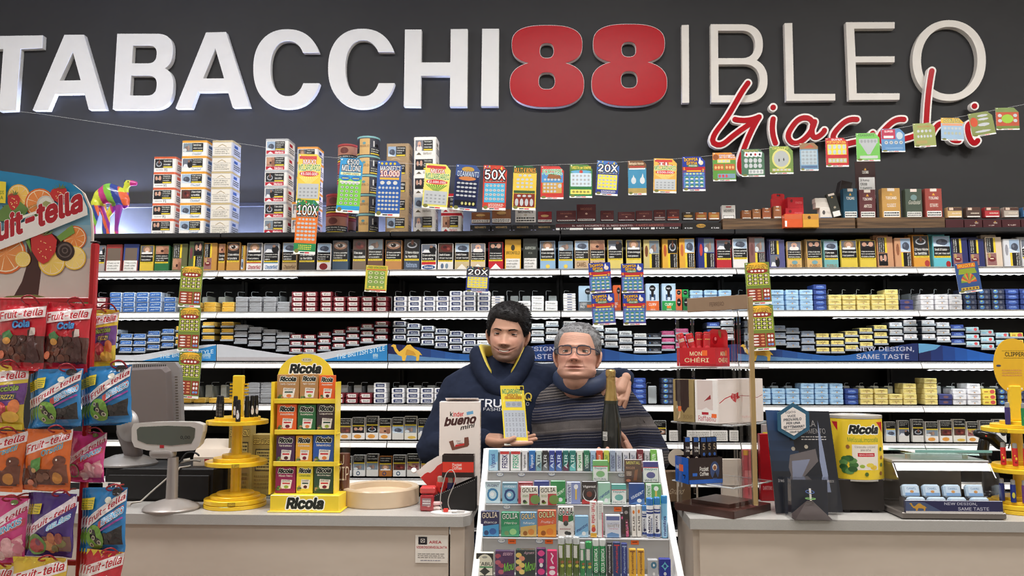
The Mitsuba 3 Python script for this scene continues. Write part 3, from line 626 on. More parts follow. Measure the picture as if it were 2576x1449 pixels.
# the rainbow camel figure
def camel():
    k=thing('camel_figure','glossy rainbow-striped standing camel figure on the black top board','figurine')
    Y=3.56;s=.0016                       # metres a pixel of the outline
    P=lambda x,y,dy=0.0:np.array([0,0,0])+np.array([pix(x,590,Y)[0],Y+dy,ZTOP+.0008+(590-y)*(pix(300,440,Y)[2]-pix(300,590,Y)[2])/150])
    ch=[([(240,498,0),(252,482,0),(270,474,0),(288,480,0),(303,492,0),(308,500,0)],[14,20,25,24,19,14]),
          ([(268,470,0),(274,466,0)],[17,10]),([(304,496,0),(310,478,0),(312,460,0),(316,452,0)],[13,9,7,8]),([(315,450,0),(326,449,0),(335,450,0)],[8.5,7,5.5]),
          ([(240,500,-7),(244,530,-8),(239,560,-8),(241,586,-8)],[11,7,4.5,5]),([(246,500,8),(258,530,8),(256,560,8),(258,586,8)],[11,7,4.5,5]),
          ([(300,506,-6),(298,535,-7),(296,560,-7),(297,586,-7)],[10,6.5,4.5,5]),([(280,506,7),(264,530,8),(266,560,8),(268,586,8)],[10,6.5,4.5,5])]
    q=(pix(300,440,Y)[2]-pix(300,590,Y)[2])/150
    parts=[]
    for pts,rr in ch:
        C=[P(x,y,d*q)for x,y,d in pts]
        for i in range(len(C)-1):
            h=[]
            for cc,r in((C[i],rr[i]),(C[i+1],rr[i+1])):
                sp=trimesh.creation.icosphere(2,r*q);h.append(sp.vertices*np.array([1,.72,1])+cc)
            parts.append(m3.Manifold.hull_points(np.vstack(h)))
    g=m3.Manifold.batch_boolean(parts,m3.OpType.Add).refine_to_length(.004)
    v,f,_=meshkit.arrays(g);t=trimesh.Trimesh(v,f);trimesh.smoothing.filter_taubin(t,iterations=14)
    z0=t.vertices[:,2].min();t.apply_translation((0,0,ZTOP+.0005-z0))
    cols=np.array([c(x)for x in((206,214,40),(206,44,130),(120,190,50),(40,60,150),(230,90,40),(146,40,150),(226,200,40))])
    def paint(v):
        x,z=(v[:,0]-P(240,0)[0])/q,(v[:,2]-ZTOP)/q
        b=np.where(z>85,np.clip((x+(z-110)*.35)/17+.3,0,6.9),np.mod((x*.13+z/22),7)).astype(int)%7
        b=np.where((x>84)&(z>130),1,b);b=np.where((x>60)&(x<=84)&(z>118),0,b)
        b=np.where((z>20)&(z<85)&(x>40),5,b)
        return cols[b]
    own(k,M().add(t,paint,True),'gloss_graded')
    part(k,'ear',M().add(trimesh.creation.icosphere(2,1),(30,40,80),True,mat(P(310,444,-3*q))@np.diag([2*q,2*q,5*q,1])),'gloss')
    part(k,'eye',M().add(trimesh.creation.icosphere(2,1.4*q),(15,15,15),True,mat(P(320,446,-6.5*q))),'gloss')
    k=thing('cap','white and dark blue cap lying behind the camel figure','cap')
    x,z,w,h=face(318,572,372,592,3.60);z=ZTOP
    own(k,M().lathe([(0,.03),(.02,.029),(.036,.02),(.042,.006),(.043,0),(0,0)],(40,52,110),30,mat((x+.012,3.60,z+.0005)),True),'card')
    part(k,'brim',M().add(trimesh.creation.icosphere(3,1),(226,228,236),True,mat((x-.03,3.585,z+.0075))@np.diag([.034,.045,.006,1])),'card')
scene['gloss_graded']=tw({'type':'principled','base_color':VG,'roughness':0.18,'specular':0.6,'clearcoat':0.5})
GRADED=GRADED+('gloss_graded',)
camel()
# ------------------------------------------------------------------ cigar boxes and display trays on the right half of the top board
def carton(name,label,cat,group,x0,y0,x1,y1,Y,d,body,fn=None,tilt=0.0,turn=0.0,z=None,bs='card',ch=.0012,lean=0.0,zb=None,pname='print'):
    "a box whose front is the pixel box at depth Y, standing at its lower edge (or at z)"
    cxm,z0,w,h=face(x0,y0,x1,y1,Y)
    if z is not None:z0,h=z,z0+h-z
    k=thing(name,label,cat,group)
    m=mat((cxm,Y,z0),rx=lean,ry=tilt,rz=turn)
    scene[k]=shape(M().box((0,d/2,h/2),(w,d,h),body,ch,m),bs)
    if fn:
        p=front(0,.0008,w-.0016,h-.0016,0,m);fn(p);part(k,pname,p.m,bs)
    return k
ZB=ZTOP+.0006
def topright():
    mh=lambda p:(p.t('MEHARI’S',.22,.5,.78,.82,(176,140,84)),p.r(.02,.12,.1,.22,(150,150,190)),p.r(.9,.12,.98,.22,(150,150,190)))
    T1=[(1183,1234,'leftmost'),(1236,1287,'second'),(1289,1341,'third'),(1343,1396,'fourth')]
    for a,b,w in T1:carton('cigar_tray',f'black cigar tray with gold lettering, {w} from the white tubs','tray','black cigar trays',a,566,b,589,3.40,.06,(20,19,20),mh,z=ZB)
    def tin(col,lab,tc,wht=.3):
        def f(p):p.r(0,0,1,wht,(232,230,226));p.lines(.06,.04,.94,wht-.02,2,(50,50,50),3);p.r(0,wht,1,1,col);lab(p)
        return f
    zt=ZB+.031
    br1=tin((140,84,44),lambda p:(p.e(.5,.72,.26,.14,(196,150,84)),p.t('MEHARI’S',.26,.52,.74,.64,(70,40,20))),0)
    for(a,y,b,lab,body,fn)in[(1186,534,1232,'brown cigar tin in the leftmost black tray',(140,84,44),br1),(1238,526,1285,'taller brown cigar tin in the second black tray',(140,84,44),br1),
                          (1296,527,1348,'white cigar box with black lettering in the third black tray',(226,224,218),tin((226,224,218),lambda p:(p.t('MEHARI’S',.14,.72,.88,.92,(40,34,34)),p.e(.5,.58,.08,.08,(190,180,160))),0,.46)),
                          (1353,532,1388,'dark red cigar box in the fourth black tray',(150,34,40),tin((150,34,40),lambda p:p.e(.5,.6,.3,.12,(216,170,110)),0,.24))]:
        carton('cigar_tin',lab,'cigar box','cigar boxes in the black trays',a,y,b,566,3.415,.02,body,fn,z=ZB+.0405+(.0),tilt=0)
    def mood(p):
        p.r(0,.5,1,1,(84,32,36));p.t('IL MIO MOMENTO. IL MIO GUSTO.',.13,.6,.62,.84,(226,222,218),False);p.t('I MIEI MOODS',.64,.6,.86,.84,(180,100,80),False)
        p.r(0,0,1,.5,(16,15,16))
        for u,s in((.04,'€ 6,50'),(.23,'€ 6,60'),(.38,'€ 6,60'),(.53,'€ 3,40'),(.68,'€ 6,60'),(.8,'€ 4,10'),(.91,'€ 4,10')):p.t(s,u,.14,u+.065,.4,(226,226,226))
        for u,w in((0,.03),(.11,.11),(.3,.07),(.46,.06),(.6,.07),(.76,.03)):p.r(u,.1,u+w,.4,(226,226,222))
    carton('cigar_tray','long maroon cigar tray with white slogan and price strip','tray',None,1398,562,1714,588,3.40,.07,(60,24,27),mood,z=ZB)
    for i,(a,y,b,dx)in enumerate([(1400,530,1449,0),(1451,514,1499,1),(1511,530,1544,0),(1555,533,1597,0),(1600,530,1641,0),(1645,528,1674,0),(1678,527,1709,0)]):
        def f(p,i=i):
            p.t('MOODS',.2,.66,.8,.8,(150,90,70));p.e(.5,.44,.07,.06,(200,160,140));p.r(.04,0,.96,.12,(230,228,226));p.lines(.08,.02,.9,.11,1,(50,50,50),i)
            if i in(5,6):p.r(.04,.22,.96,.32,(214,80,50)if i==6 else(190,180,180))
        carton('cigar_packet',f'maroon cigar packet, {ORD[i]} in the long maroon tray','cigar packet','maroon cigar packets',a,y,b,562,3.42,.018,(92,36,38),f,z=ZB+.0455)
    carton('cigar_tray','black cigar tray with gold emblem between maroon and wooden trays','tray',None,1716,561,1815,588,3.40,.06,(26,22,20),lambda p:(p.e(.48,.6,.12,.3,(190,140,50)),p.t('Clubs',.38,.44,.58,.76,(60,40,10)),p.t('€ 3,80',.06,.12,.26,.36,(226,226,226)),p.t('€ 3,80',.74,.12,.94,.36,(226,226,226))),z=ZB)
    for i,(a,b,col)in enumerate([(1717,1745,(60,48,36)),(1750,1778,(176,90,40)),(1783,1810,(190,110,50))]):
        carton('cigar_packet',f'small black and {["dark", "orange", "amber"][i]} cigar packet in the gold emblem tray','cigar packet','small packets in the gold emblem tray',a,534,b,561,3.42,.018,col,lambda p:(p.e(.5,.5,.4,.2,(196,150,70)),p.r(.05,0,.95,.2,(226,224,220)),p.r(.3,.86,.7,1,(220,216,210))),z=ZB+.0475)
    for a,b,w in((1818,2152,'longer'),(2157,2378,'shorter')):
        cxm,z,w_,h=face(a,549,b,578,3.40)
        k=thing('cigar_tray',f'{w} walnut wood cigar tray on the top board','tray','walnut trays')
        own(k,M().box((cxm,3.44,ZB+.024),(w_,.08,.048),(110,80,50),.002),'walnut')
    zw=ZB+.0485
    def toscano(n1,n2,wh=.22):
        def f(p):
            p.r(.3,.9,.7,1,(226,214,200));p.p([(.4,.76),(.5,.86),(.6,.76)],(224,160,50));p.t(n1,.2,.62,.8,.72,(232,226,216))
            if n2:p.t(n2,.26,.36,.76,.48,(226,214,200))
            p.r(.06,.02,.94,wh,(230,228,224));p.lines(.1,.04,.9,wh-.02,2,(50,50,52),4)
        return f
    W=[('white cigar packet leaning in a pile at the end of the walnut tray',1816,516,1850,549,(222,220,216),lambda p:(p.t('MEHARI’S',.12,.5,.9,.7,(40,40,44)),p.r(.3,.84,.7,.92,(190,60,60)),p.r(.08,.02,.92,.26,(30,30,30)),p.r(.11,.05,.89,.23,(232,232,230))),3.415,.03),
         ('brown cigar packet nearest the white packet pile on the walnut tray',1866,529,1890,549,(140,80,40),toscano('TOSC','',.16),3.42,.03),('second brown cigar packet on the walnut tray',1893,526,1914,549,(150,92,50),toscano('TOSC','',.14),3.42,.03),
         ('third brown cigar packet, beside the red boxes',1918,523,1940,549,(160,84,46),toscano('TOSC','',.14),3.42,.03),('fourth brown cigar packet, in front of the red boxes',1946,518,1966,549,(150,88,50),toscano('TOSC','',.14),3.41,.03)]
    for lab,a,y0,b,y1,body,fn,Y,d in W:carton('cigar_packet',lab,'cigar packet',None,a,y0,b,y1,Y,d,body,fn,z=zw)
    cxm,z,w,h=face(1940,481,1978,549,3.46)
    k=thing('cigar_display','red cigar display card with rounded hanging tab behind the red boxes','display card')
    g=trimesh.creation.extrude_polygon(union_all([sbox(-w/2,0,w/2,h*.8),sbox(-w*.3,h*.7,w*.3,h*.93).buffer(w*.12)]).difference(sbox(-w*.12,h*.9,w*.12,h*.97)),.012,engine='earcut')
    own(k,M().add(g,(222,40,48),False,mat((cxm,3.478,zw+.0005),rz=8)@rot([1,0,0],90)),'gloss')
    for lab,a,y0,b,y1,Y,body,up in[('red cigar box, lower of two beside the red display card',1976,523,2022,549,3.43,(206,28,40),0),('red cigar box, upper of two beside the red display card',1981,496,2021,523,3.432,(206,28,40),1)]:
        carton('cigar_box',lab,'cigar box','red cigar boxes',a,y0,b,y1,Y,.05,body,lambda p,up=up:(p.t('ITALICO',.5,.45,.92,.62,(236,150,150),False),p.e(.25,.7,.08,.14,(130,16,26)),p.r(.06,.03,.94,.1,(150,18,30))),z=zw+up*.0445)
    carton('cigar_box','orange cigar box standing in front of the walnut tray','cigar box',None,1974,538,2019,578,3.355,.04,(226,88,40),lambda p:(p.r(.02,.62,.98,.96,(214,96,56)),p.r(0,.05,.12,.5,(240,236,230))),z=ZB,bs='gloss')
    carton('cigar_box','amber cigar box standing in front of the walnut tray','cigar box',None,2020,538,2060,578,3.355,.04,(222,160,50),lambda p:(p.r(.02,.58,.98,.96,(206,140,60)),p.e(.4,.74,.1,.12,(90,60,30))),z=ZB,bs='gloss')
    for i,(a,y0,b,y1)in enumerate([(2063,522,2100,549),(2052,509,2094,522),(2050,498,2090,509)]):
        carton('cigar_box',f'white cigar box, {["lowest", "middle", "topmost"][i]} of the white pile on the walnut tray','cigar box','white cigar boxes',a,y0,b,y1,3.42+.002*i,.04,(222,214,204),(lambda p:(p.e(.25,.55,.1,.2,(90,84,80)),p.t('ITALICO',.42,.45,.9,.62,(150,140,130),False),p.r(.0,.0,1,.1,(60,100,150))))if i==0 else None,z=zw+[0,.0462,.0692][i])
    carton('cigar_packet','dark green cigar packet leaning against the blue boxes','cigar packet',None,2094,484,2118,548,3.415,.02,(46,48,40),lambda p:(p.p([(.4,.8),(.5,.88),(.6,.8)],(200,150,60)),p.r(.1,.02,.9,.24,(228,226,220)),p.r(.15,.9,.85,.99,(226,214,200)),p.e(.5,.4,.14,.05,(160,150,130))),tilt=-14,z=zw+.006)
    carton('cigar_box','black shiny cigar box tipped on top behind the blue box','cigar box',None,2108,455,2136,485,3.50,.05,(34,26,24),None,tilt=14,z=zw+.115,bs='gloss')
    carton('cigar_box','dark upright cigar box behind the leaning green packet','cigar box',None,2106,486,2134,549,3.49,.07,(40,34,32),None,z=zw)
    U=[('blue cigar box standing on the walnut tray',2122,474,2157,549,(34,84,110),toscano('TOSCANO','')),('maroon cigar box standing on the walnut tray',2162,477,2203,549,(96,44,46),toscano('TOSCANO','ANTICO')),('amber cigar box standing on the shorter walnut tray',2219,473,2265,546,(196,146,70),toscano('TOSCANO','CLASSICO')),
         ('dark green cigar box standing on the shorter walnut tray',2278,475,2320,545,(70,84,70),toscano('','Garibaldi')if 0 else(lambda p:(p.t('Garibaldi',.14,.46,.86,.6,(206,200,186),False,slant=.3),p.r(.3,.9,.7,1,(226,206,196)),p.e(.5,.7,.2,.1,(110,140,140)),p.r(.06,.02,.94,.2,(230,228,224)),p.lines(.1,.04,.9,.18,2,(50,50,52),4)))),
         ('brick red cigar box standing on the shorter walnut tray',2328,474,2370,544,(160,66,56),toscano('TOSCANO','EXTRAVEC'))]
    for lab,a,y0,b,y1,body,fn in U:carton('cigar_box',lab,'cigar box','upright cigar boxes on the walnut trays',a,y0,b,y1,3.415,.035,body,fn,z=zw)
    def poster(p):
        p.p([(.44,.86),(.5,.9),(.56,.86)],(224,160,50));p.t('TOSCANO',.34,.8,.66,.85,(226,220,210));p.r(.16,.38,.96,.74,(226,226,224))
        warn_text(p,.22,.4,.92,.72,0,(60,60,60),('Il fumo','causa','il cancro','alla bocca','e alla gola'))
    carton('cigar_display','tall dark brown card with white warning panel behind the maroon box','display card',None,2153,407,2204,549,3.50,.004,(54,28,26),poster,z=zw)
    mt=lambda p:(p.p([(.6,.7),(.66,.84),(.72,.7)],(224,160,50)),p.t('TOSCANO',.56,.5,.78,.66,(226,210,190)),p.t('€ 4,80',.3,.2,.6,.34,(226,216,206)))
    for i,(a,b)in enumerate([(2379,2425),(2426,2472),(2473,2520),(2521,2568),(2569,2616)]):
        carton('cigar_tray',f'dark maroon cigar tray, {ORD[i]} from the walnut tray','tray','dark maroon cigar trays',a+.5,552,b-.5,579,3.40,.06,(72,26,32),mt if i in(1,2)else(lambda p:p.t('€ 4,80',.3,.2,.74,.4,(216,200,190)))if i==3 else None,z=ZB)
        col=[(206,170,110),(84,64,56),(190,50,56),(176,164,150),(60,110,160)][i]
        carton('cigar_packet',f'short cigar packet with {["sand", "dark brown", "red", "pale grey", "blue"][i]} front in a maroon tray','cigar packet','short packets in the maroon trays',a+5,521,b-5,552,3.415,.03,col,lambda p:(p.r(0,.66,1,1,(84,56,46)),p.r(.1,.72,.4,.96,(216,190,170)),p.lines(.3,.3,.9,.5,1,(226,210,190)),p.r(.04,0,.96,.12,(232,230,226))),z=ZB+.0475)
topright()
# ------------------------------------------------------------------ tobacco pouches, standing on the first lit shelf
def pouches():
    z1=RZ[0]+.0008
    def vert(brand,kind,i,flip=False):
        def f(p):
            p.r(0,0,1,1,brand);a,b=(.04,.62)if not flip else(.38,.98)
            p.r(a,.48,b-.14,.97,BLACK);p.r(b-.14,.48,b,.97,YEL);photo(p,a,.06,b,.46,kind)
            for j,s in enumerate(WARN[i%11]):p.t(s,a+.04+j*.13,.5,a+.13+j*.13,.95,(222,222,218),rot=90)
        return f
    def vert2(brand,kind,i,deco):
        def f(p):
            p.r(0,0,1,1,brand);photo(p,.36,.52,.98,.97,kind);p.r(.5,.03,.98,.5,BLACK);p.r(.36,.03,.5,.5,YEL)
            for j,s in enumerate(WARN[i%11]):p.t(s,.88-j*.13,.05,.96-j*.13,.48,(222,222,218),rot=-90)
            p.e(.17,.6,.1,.2,deco)
        return f
    def std(brand,kind,i,fn=None,**kw):return lambda p:warn_stack(p,brand,kind,i,brandfn=fn,**kw)
    tx=lambda s,col,u0=.15,u1=.85,v0=.08,v1=.24:(lambda p:p.t(s,u0,v0,u1,v1,col))
    def window(p):p.r(0,0,1,1,(150,60,56));p.p(sbox(.14,.3,.86,.86).buffer(.06),(112,96,84));p.r(.06,.02,.94,.4,(228,226,222));p.r(.09,.04,.91,.38,(236,235,230));warn_text(p,.12,.06,.88,.36,1,(50,50,50),('Il fumo uccide','smetti subito','800.554.088'))
    def window2(p):window(p);p.r(0,.86,1,1,(46,70,150));p.r(0,.4,.1,.9,(46,70,150));p.r(.9,.4,1,.9,(46,70,150))
    def window1(p):window(p);p.r(0,.86,1,1,(170,50,48))
    def plain(body,fn,tc=(50,50,50)):
        def f(p):p.r(0,0,1,1,body);fn(p);p.r(.06,.02,.94,.36,(228,226,222));warn_text(p,.1,.04,.9,.34,0,tc,('Il fumo uccide -','smetti subito','800.554.088'))
        return f
    brook=plain((222,166,40),lambda p:(p.e(.5,.72,.12,.1,(60,50,30)),p.t('BROOKFIELD',.08,.5,.94,.6,(60,44,20))))
    amph=plain((44,48,44),lambda p:(p.t('AMPHORA',.12,.64,.88,.74,(190,196,186),False),p.t('RICH',.36,.5,.62,.56,(150,156,146),False)))
    ches=lambda col:(lambda p:(p.t('Chesterfield',.1,.06,.92,.2,col,slant=.2),p.r(.02,.27,.98,.3,col)))
    marl=lambda col,bg:(lambda p:(p.r(.02,.0,.98,.29,bg),p.p([(.1,.0),(.5,.22),(.9,.0)],col)))
    GAPS=[px_x(q)for q in BAYS]
    L=[('grey',246,263,616,(170,160,156),std((170,160,156),2,2)),('red-rimmed brown window',265,306,614,(150,60,56),window1),('blue-rimmed brown window',308,348,613,(60,70,130),window2),('yellow-bottomed',351,386,616,(214,176,50),std((220,186,50),0,9)),('green-bottomed',388,425,616,(40,110,64),std((40,112,64),1,1)),
         ('dark olive',432,471,612,(92,96,62),vert((96,100,62),1,6)),('dark green rose',473,509,606,(70,90,60),vert2((78,92,60),6,3,(120,60,70))),('amber leaf',511,545,610,(190,134,56),vert((196,140,60),9,7)),('narrow amber',548,566,612,(190,134,56),std((196,140,60),1,4)),('crinkled amber',569,603,608,(190,134,56),std((196,140,60),7,8)),('slim ochre',605,617,616,(180,130,50),vert((190,140,60),3,3)),
         ('red script white',619,659,610,(230,226,222),std((230,226,222),0,9,ches((170,40,50)))),('blue script white',662,701,611,(226,228,232),std((226,228,232),2,2,ches((40,100,160)))),('tan script',709,747,609,(190,160,120),std((190,160,120),3,0,ches((110,86,60)))),('plain black',751,793,609,(50,50,52),std((54,54,56),4,4)),('round red seal white',796,832,611,(228,222,218),std((228,222,218),3,3,lambda p:p.e(.5,.14,.3,.12,(140,40,44)))),
         ('slate blue',835,876,604,(60,82,106),std((60,82,106),7,3)),('crinkled brown-grey',886,921,598,(120,100,84),std((120,100,84),4,7)),('tall brown',924,964,596,(110,74,56),std((110,76,58),10,6)),('brown and orange',968,1011,603,(180,120,60),std((190,130,70),7,3)),('tall black and blue',1015,1056,598,(60,72,92),std((60,72,92),8,4,tx('Rothmans',(150,170,200)))),('red, white and blue oval',1059,1098,613,(232,230,230),std((232,230,230),2,8,lambda p:(p.r(.02,.2,.98,.3,(200,40,46)),p.e(.5,.1,.44,.08,(40,70,130)),p.t('Rothmans',.2,.06,.8,.14,(230,230,236))))),('white ring',1100,1140,611,(226,224,220),std((226,224,220),4,10,lambda p:(p.e(.3,.14,.1,.1,(90,110,140)),p.e(.6,.14,.1,.1,(120,140,160))))),
         ('gold peak',1143,1181,610,(206,190,160),std((206,190,160),3,10,marl((232,226,214),(196,176,130)))),('gold peak with baby picture',1183,1221,611,(214,200,176),std((214,200,176),5,5,marl((236,232,224),(206,186,150)))),('red peak',1228,1266,608,(200,34,46),std((200,34,46),6,5,marl((236,232,230),(200,34,46)))),('mustard yellow',1269,1311,601,(222,166,40),brook),('dark green-black',1315,1353,599,(44,48,44),amph),
         ('sky blue flower with woman picture',1358,1398,605,(140,180,214),std((140,180,214),0,9,lambda p:p.e(.5,.1,.14,.07,(236,200,70)))),('sky blue flower with teeth picture',1404,1442,606,(140,180,214),std((140,180,214),10,6,lambda p:p.e(.5,.1,.14,.07,(236,200,70)))),('sand with hospital picture',1445,1482,604,(196,166,130),std((196,166,130),3,0,tx('CAMEL',(110,74,44)))),('sand with throat picture',1484,1523,603,(196,166,130),std((196,166,130),1,1,tx('CAMEL',(110,74,44)))),('pale yellow with grave picture',1529,1568,602,(216,196,100),std((216,196,100),2,2)),('pale yellow with woman picture',1575,1614,602,(216,196,100),std((216,196,100),0,9)),
         ('straw with brown oval',1619,1660,602,(196,180,110),vert2((200,184,116),10,8,(120,70,40))),('golden with orange oval',1666,1706,600,(222,166,50),vert2((224,168,50),8,4,(190,84,40))),('golden with dark picture',1709,1749,598,(222,160,50),vert2((224,162,50),3,0,(200,100,50))),('navy with red oval',1756,1799,597,(40,50,130),vert2((40,50,130),10,7,(196,60,60))),('red-bottomed',1802,1841,602,(196,40,50),std((196,40,50),2,2)),('white-bottomed',1844,1882,599,(228,226,224),std((228,226,224),3,3)),
         ('shiny red-brown',1885,1926,596,(130,84,80),vert2((130,84,80),10,3,(110,60,60))),('violet',1936,1976,602,(84,84,140),vert((84,84,140),2,4)),('tan sunrise with baby picture',1980,2018,606,(214,172,104),std((214,172,104),5,5,lambda p:(p.e(.5,.2,.2,.07,(110,160,170)),p.t('PUEBLO',.15,.03,.85,.13,(150,100,60))))),('tan sunrise with teeth picture',2030,2069,604,(214,172,104),std((214,172,104),6,6,lambda p:(p.e(.5,.2,.2,.07,(110,160,170)),p.t('PUEBLO',.15,.03,.85,.13,(150,100,60))))),
         ('turquoise',2073,2110,605,(110,178,180),std((110,178,180),3,7,lambda p:p.t('PUEBLO',.15,.03,.85,.13,(150,110,80)))),('bright yellow with woman picture',2116,2158,603,(222,194,60),std((222,194,60),0,9)),('bright yellow with couple picture',2163,2205,604,(222,194,60),std((222,194,60),6,5)),('salmon with upright text',2208,2249,594,(206,150,110),vert((206,150,110),6,6)),('salmon with corpse picture',2252,2294,597,(206,150,110),vert2((206,150,110),3,4,(150,90,60))),('tallest orange',2298,2340,586,(222,150,44),std((222,150,44),8,4,lambda p:p.e(.82,.12,.16,.1,(180,50,46)))),
         ('cyan and black',2348,2394,592,(90,190,206),std((90,190,206),3,10,lambda p:p.e(.82,.1,.14,.1,(180,40,40)))),('navy upright lettered',2396,2437,597,(44,50,110),vert((44,50,110),9,7)),('second navy upright lettered',2439,2478,600,(44,50,110),vert((44,50,110),9,8)),('cream with black panel',2481,2523,595,(220,200,176),vert((220,200,176),9,9)),('white and steel blue',2526,2568,600,(214,216,222),vert2((214,216,222),3,4,(150,150,160))),('white edge',2571,2612,601,(214,214,216),std((214,214,216),2,2))]
    for i,(nm,a,b,yt,body,fn)in enumerate(L):
        rn=random.Random(i);bs='wrap' if any(w in nm for w in('crinkled','shiny','tall','plain','slate'))else 'gloss'
        while pix((a+b)/2,yt,3.42)[2]>ZTOP-.0235:yt+=1
        k=carton('tobacco_pouch',f'{nm} tobacco pouch standing on the top lit shelf','tobacco pouch','tobacco pouches on the top lit shelf',a+.6,yt,b-.6,681,3.405+.003*(i%3),.02,body,fn,z=z1,lean=-3,tilt=rn.uniform(-.5,.5),bs=bs,ch=.003)
        if i%3:
            cxm,_,w,h=face(a,yt,b,681,3.4)
            for q in range(1+i%2):
                k2=thing('tobacco_pouch',f'pouch standing behind the {nm} tobacco pouch'+(', rearmost' if q else ''),'tobacco pouch','pouches standing behind the front row')
                own(k2,M().box((0,.01,h/2),(w*.93,.018,h*.97),body,.003,mat((cxm+rn.uniform(-.003,.003),3.434+.026*q,z1+.001),rx=-3)),'gloss')
pouches()
# ------------------------------------------------------------------ packs standing on the two lowest shelves in view, and the boxes of the vapour brands
def lowpacks():
    w5=[('white with orange flame',(232,228,222),lambda p:p.e(.45,.14,.3,.09,(226,150,60))),('white with yellow wave',(226,222,210),lambda p:p.e(.6,.1,.34,.06,(222,180,70))),('white with ring',(226,226,224),lambda p:(p.e(.42,.14,.16,.1,(50,80,110)),p.e(.42,.14,.1,.06,(226,226,224)))),('brown with ring',(180,110,50),lambda p:(p.e(.42,.14,.16,.1,(60,60,110)),p.e(.42,.14,.1,.06,(180,110,50)))),('pale',(214,212,206),None)]
    def top(kind,i,br):
        def f(p):
            p.r(0,0,1,1,br[1]);p.r(.03,.64,.97,.985,BLACK);warn_text(p,.1,.74,.92,.96,i);p.r(.03,.6,.97,.66,YEL);photo(p,.03,.3,.97,.6,kind)
            if br[2]:br[2](p)
        return f
    rows=[(4,[(853,884,0,4),(885,918,0,6),(920,952,0,8),(953,984,0,1),(986,1016,4,3),(1017,1049,1,10),(1051,1082,4,2),(1645,1677,2,7),(2020,2050,4,2),(2228,2254,4,3),(2260,2288,4,2),(2295,2324,4,8),(2328,2361,0,10),(2364,2396,0,4),(2398,2430,1,4),(2432,2462,0,9),(2465,2498,4,6),(2500,2532,4,2)],1107,1053),
            (5,[(855,885,2,4),(888,919,2,10),(921,952,4,10),(953,986,3,0),(988,1021,2,4),(1023,1056,4,9),(1058,1090,4,1)],1203,1148)]
    for r,L,yb,yt in rows:
        for i,(a,b,br_,kind)in enumerate(L):
            dy=8 if a>1600 else 0;h=(i*7)%3*3
            carton('cigarette_packet',f'upright {w5[br_][0]} cigarette packet, {(ORD + ["seventeenth", "eighteenth"])[i]} along the {["fifth", "sixth"][r - 4]} shelf','cigarette packet',f'upright packets on the {["fifth", "sixth"][r - 4]} shelf',a+.5,yt-h+dy,b-.5,yb+dy,YP+.004,.022,w5[br_][1],top(kind,i+r,w5[br_]),z=RZ[r]+.0008)
    for i,a in enumerate((1690,1735,1752,1795,1842)):
        ww=42 if i in(2,3)else 22
        carton('cigarette_packet',f'small white packet, {ORD[i]} on the fifth shelf behind the clear stand','cigarette packet','small white packets behind the clear stand',a-6,1083,a-6+ww,1115,YP+.004,.02,(214,210,204),lambda p:p.lines(.1,.1,.9,.9,5,(130,126,120),2),z=RZ[4]+.0008)
    # vapour starter boxes on the upper lit shelf
    z=RZ[1]+.0008
    def curv(col):
        def f(p):
            p.r(0,0,1,1,(170,200,226));p.r(.1,.35,.9,.98,(190,214,236));p.e(.5,.82,.24,.12,(18,20,24),20);p.t('logic.',.34,.78,.66,.86,(236,236,240));p.r(.4,.5,.6,.75,(20,22,28));p.r(.28,.38,.42,.6,(40,70,110));p.r(.58,.38,.72,.6,(40,70,110));p.t('CURV',.36,.4,.64,.48,(232,232,236))
            p.r(0,0,1,.35,col);p.t('CURV',.2,.17,.8,.28,(240,236,230));p.r(.34,.08,.66,.17,(244,120,40));p.t('TABACCO',.3,.01,.7,.06,(240,236,230))
        return f
    def logic(a_,b_):
        def f(p):p.r(0,0,1,1,a_);p.e(.7,.78,.24,.13,(18,20,24),20);p.t('logic.',.54,.74,.86,.82,(236,236,240));p.r(.64,.4,.76,.66,(90,120,140));p.r(0,0,1,.36,b_);p.t('LOGIC',.08,.22,.6,.32,(236,236,236));p.t('PRO',.08,.1,.42,.2,(236,236,236));p.r(.6,.12,.98,.24,(244,110,40))
        return f
    for lab,a,yt,b,body,fn in[('pale blue vaporiser box with grey base behind the blue tickets',1456,719,1490,(176,206,230),logic((176,206,230),(96,104,112))),('orange vaporiser box between the two pairs of blue tickets',1543,717,1562,(206,84,40),logic((206,84,40),(200,80,40))),
                                    ('pale blue vaporiser box with orange base',1625,713,1658,(176,206,230),curv((226,96,44))),('pale blue vaporiser box with green base',1665,713,1700,(176,206,230),curv((30,150,70)))]:
        carton('vaporiser_box',lab,'box','vaporiser boxes on the upper pack shelf',a,yt,b,780,YP,.05,body,fn,z=z,bs='gloss')
    for lab,a,b,yt,yb,col in[('small orange refill box, lower of the orange pair',1700,1716,747,780,(206,96,56)),('small orange refill box, upper of the orange pair',1700,1715,728,747,(226,110,64)),('small green refill box, lower of the green pair',1718,1734,747,780,(26,104,56)),('small green refill box, upper of the green pair',1716,1732,728,747,(30,150,70))]:
        up='upper' in lab
        carton('refill_box',lab,'box','small refill boxes',a,yt,b,yb,YP,.03,col,lambda p:(p.e(.5,.6,.34,.3,(18,20,24)),p.t('logic.',.26,.54,.74,.68,(226,226,226))),z=z+up*.0565,bs='gloss')
lowpacks()
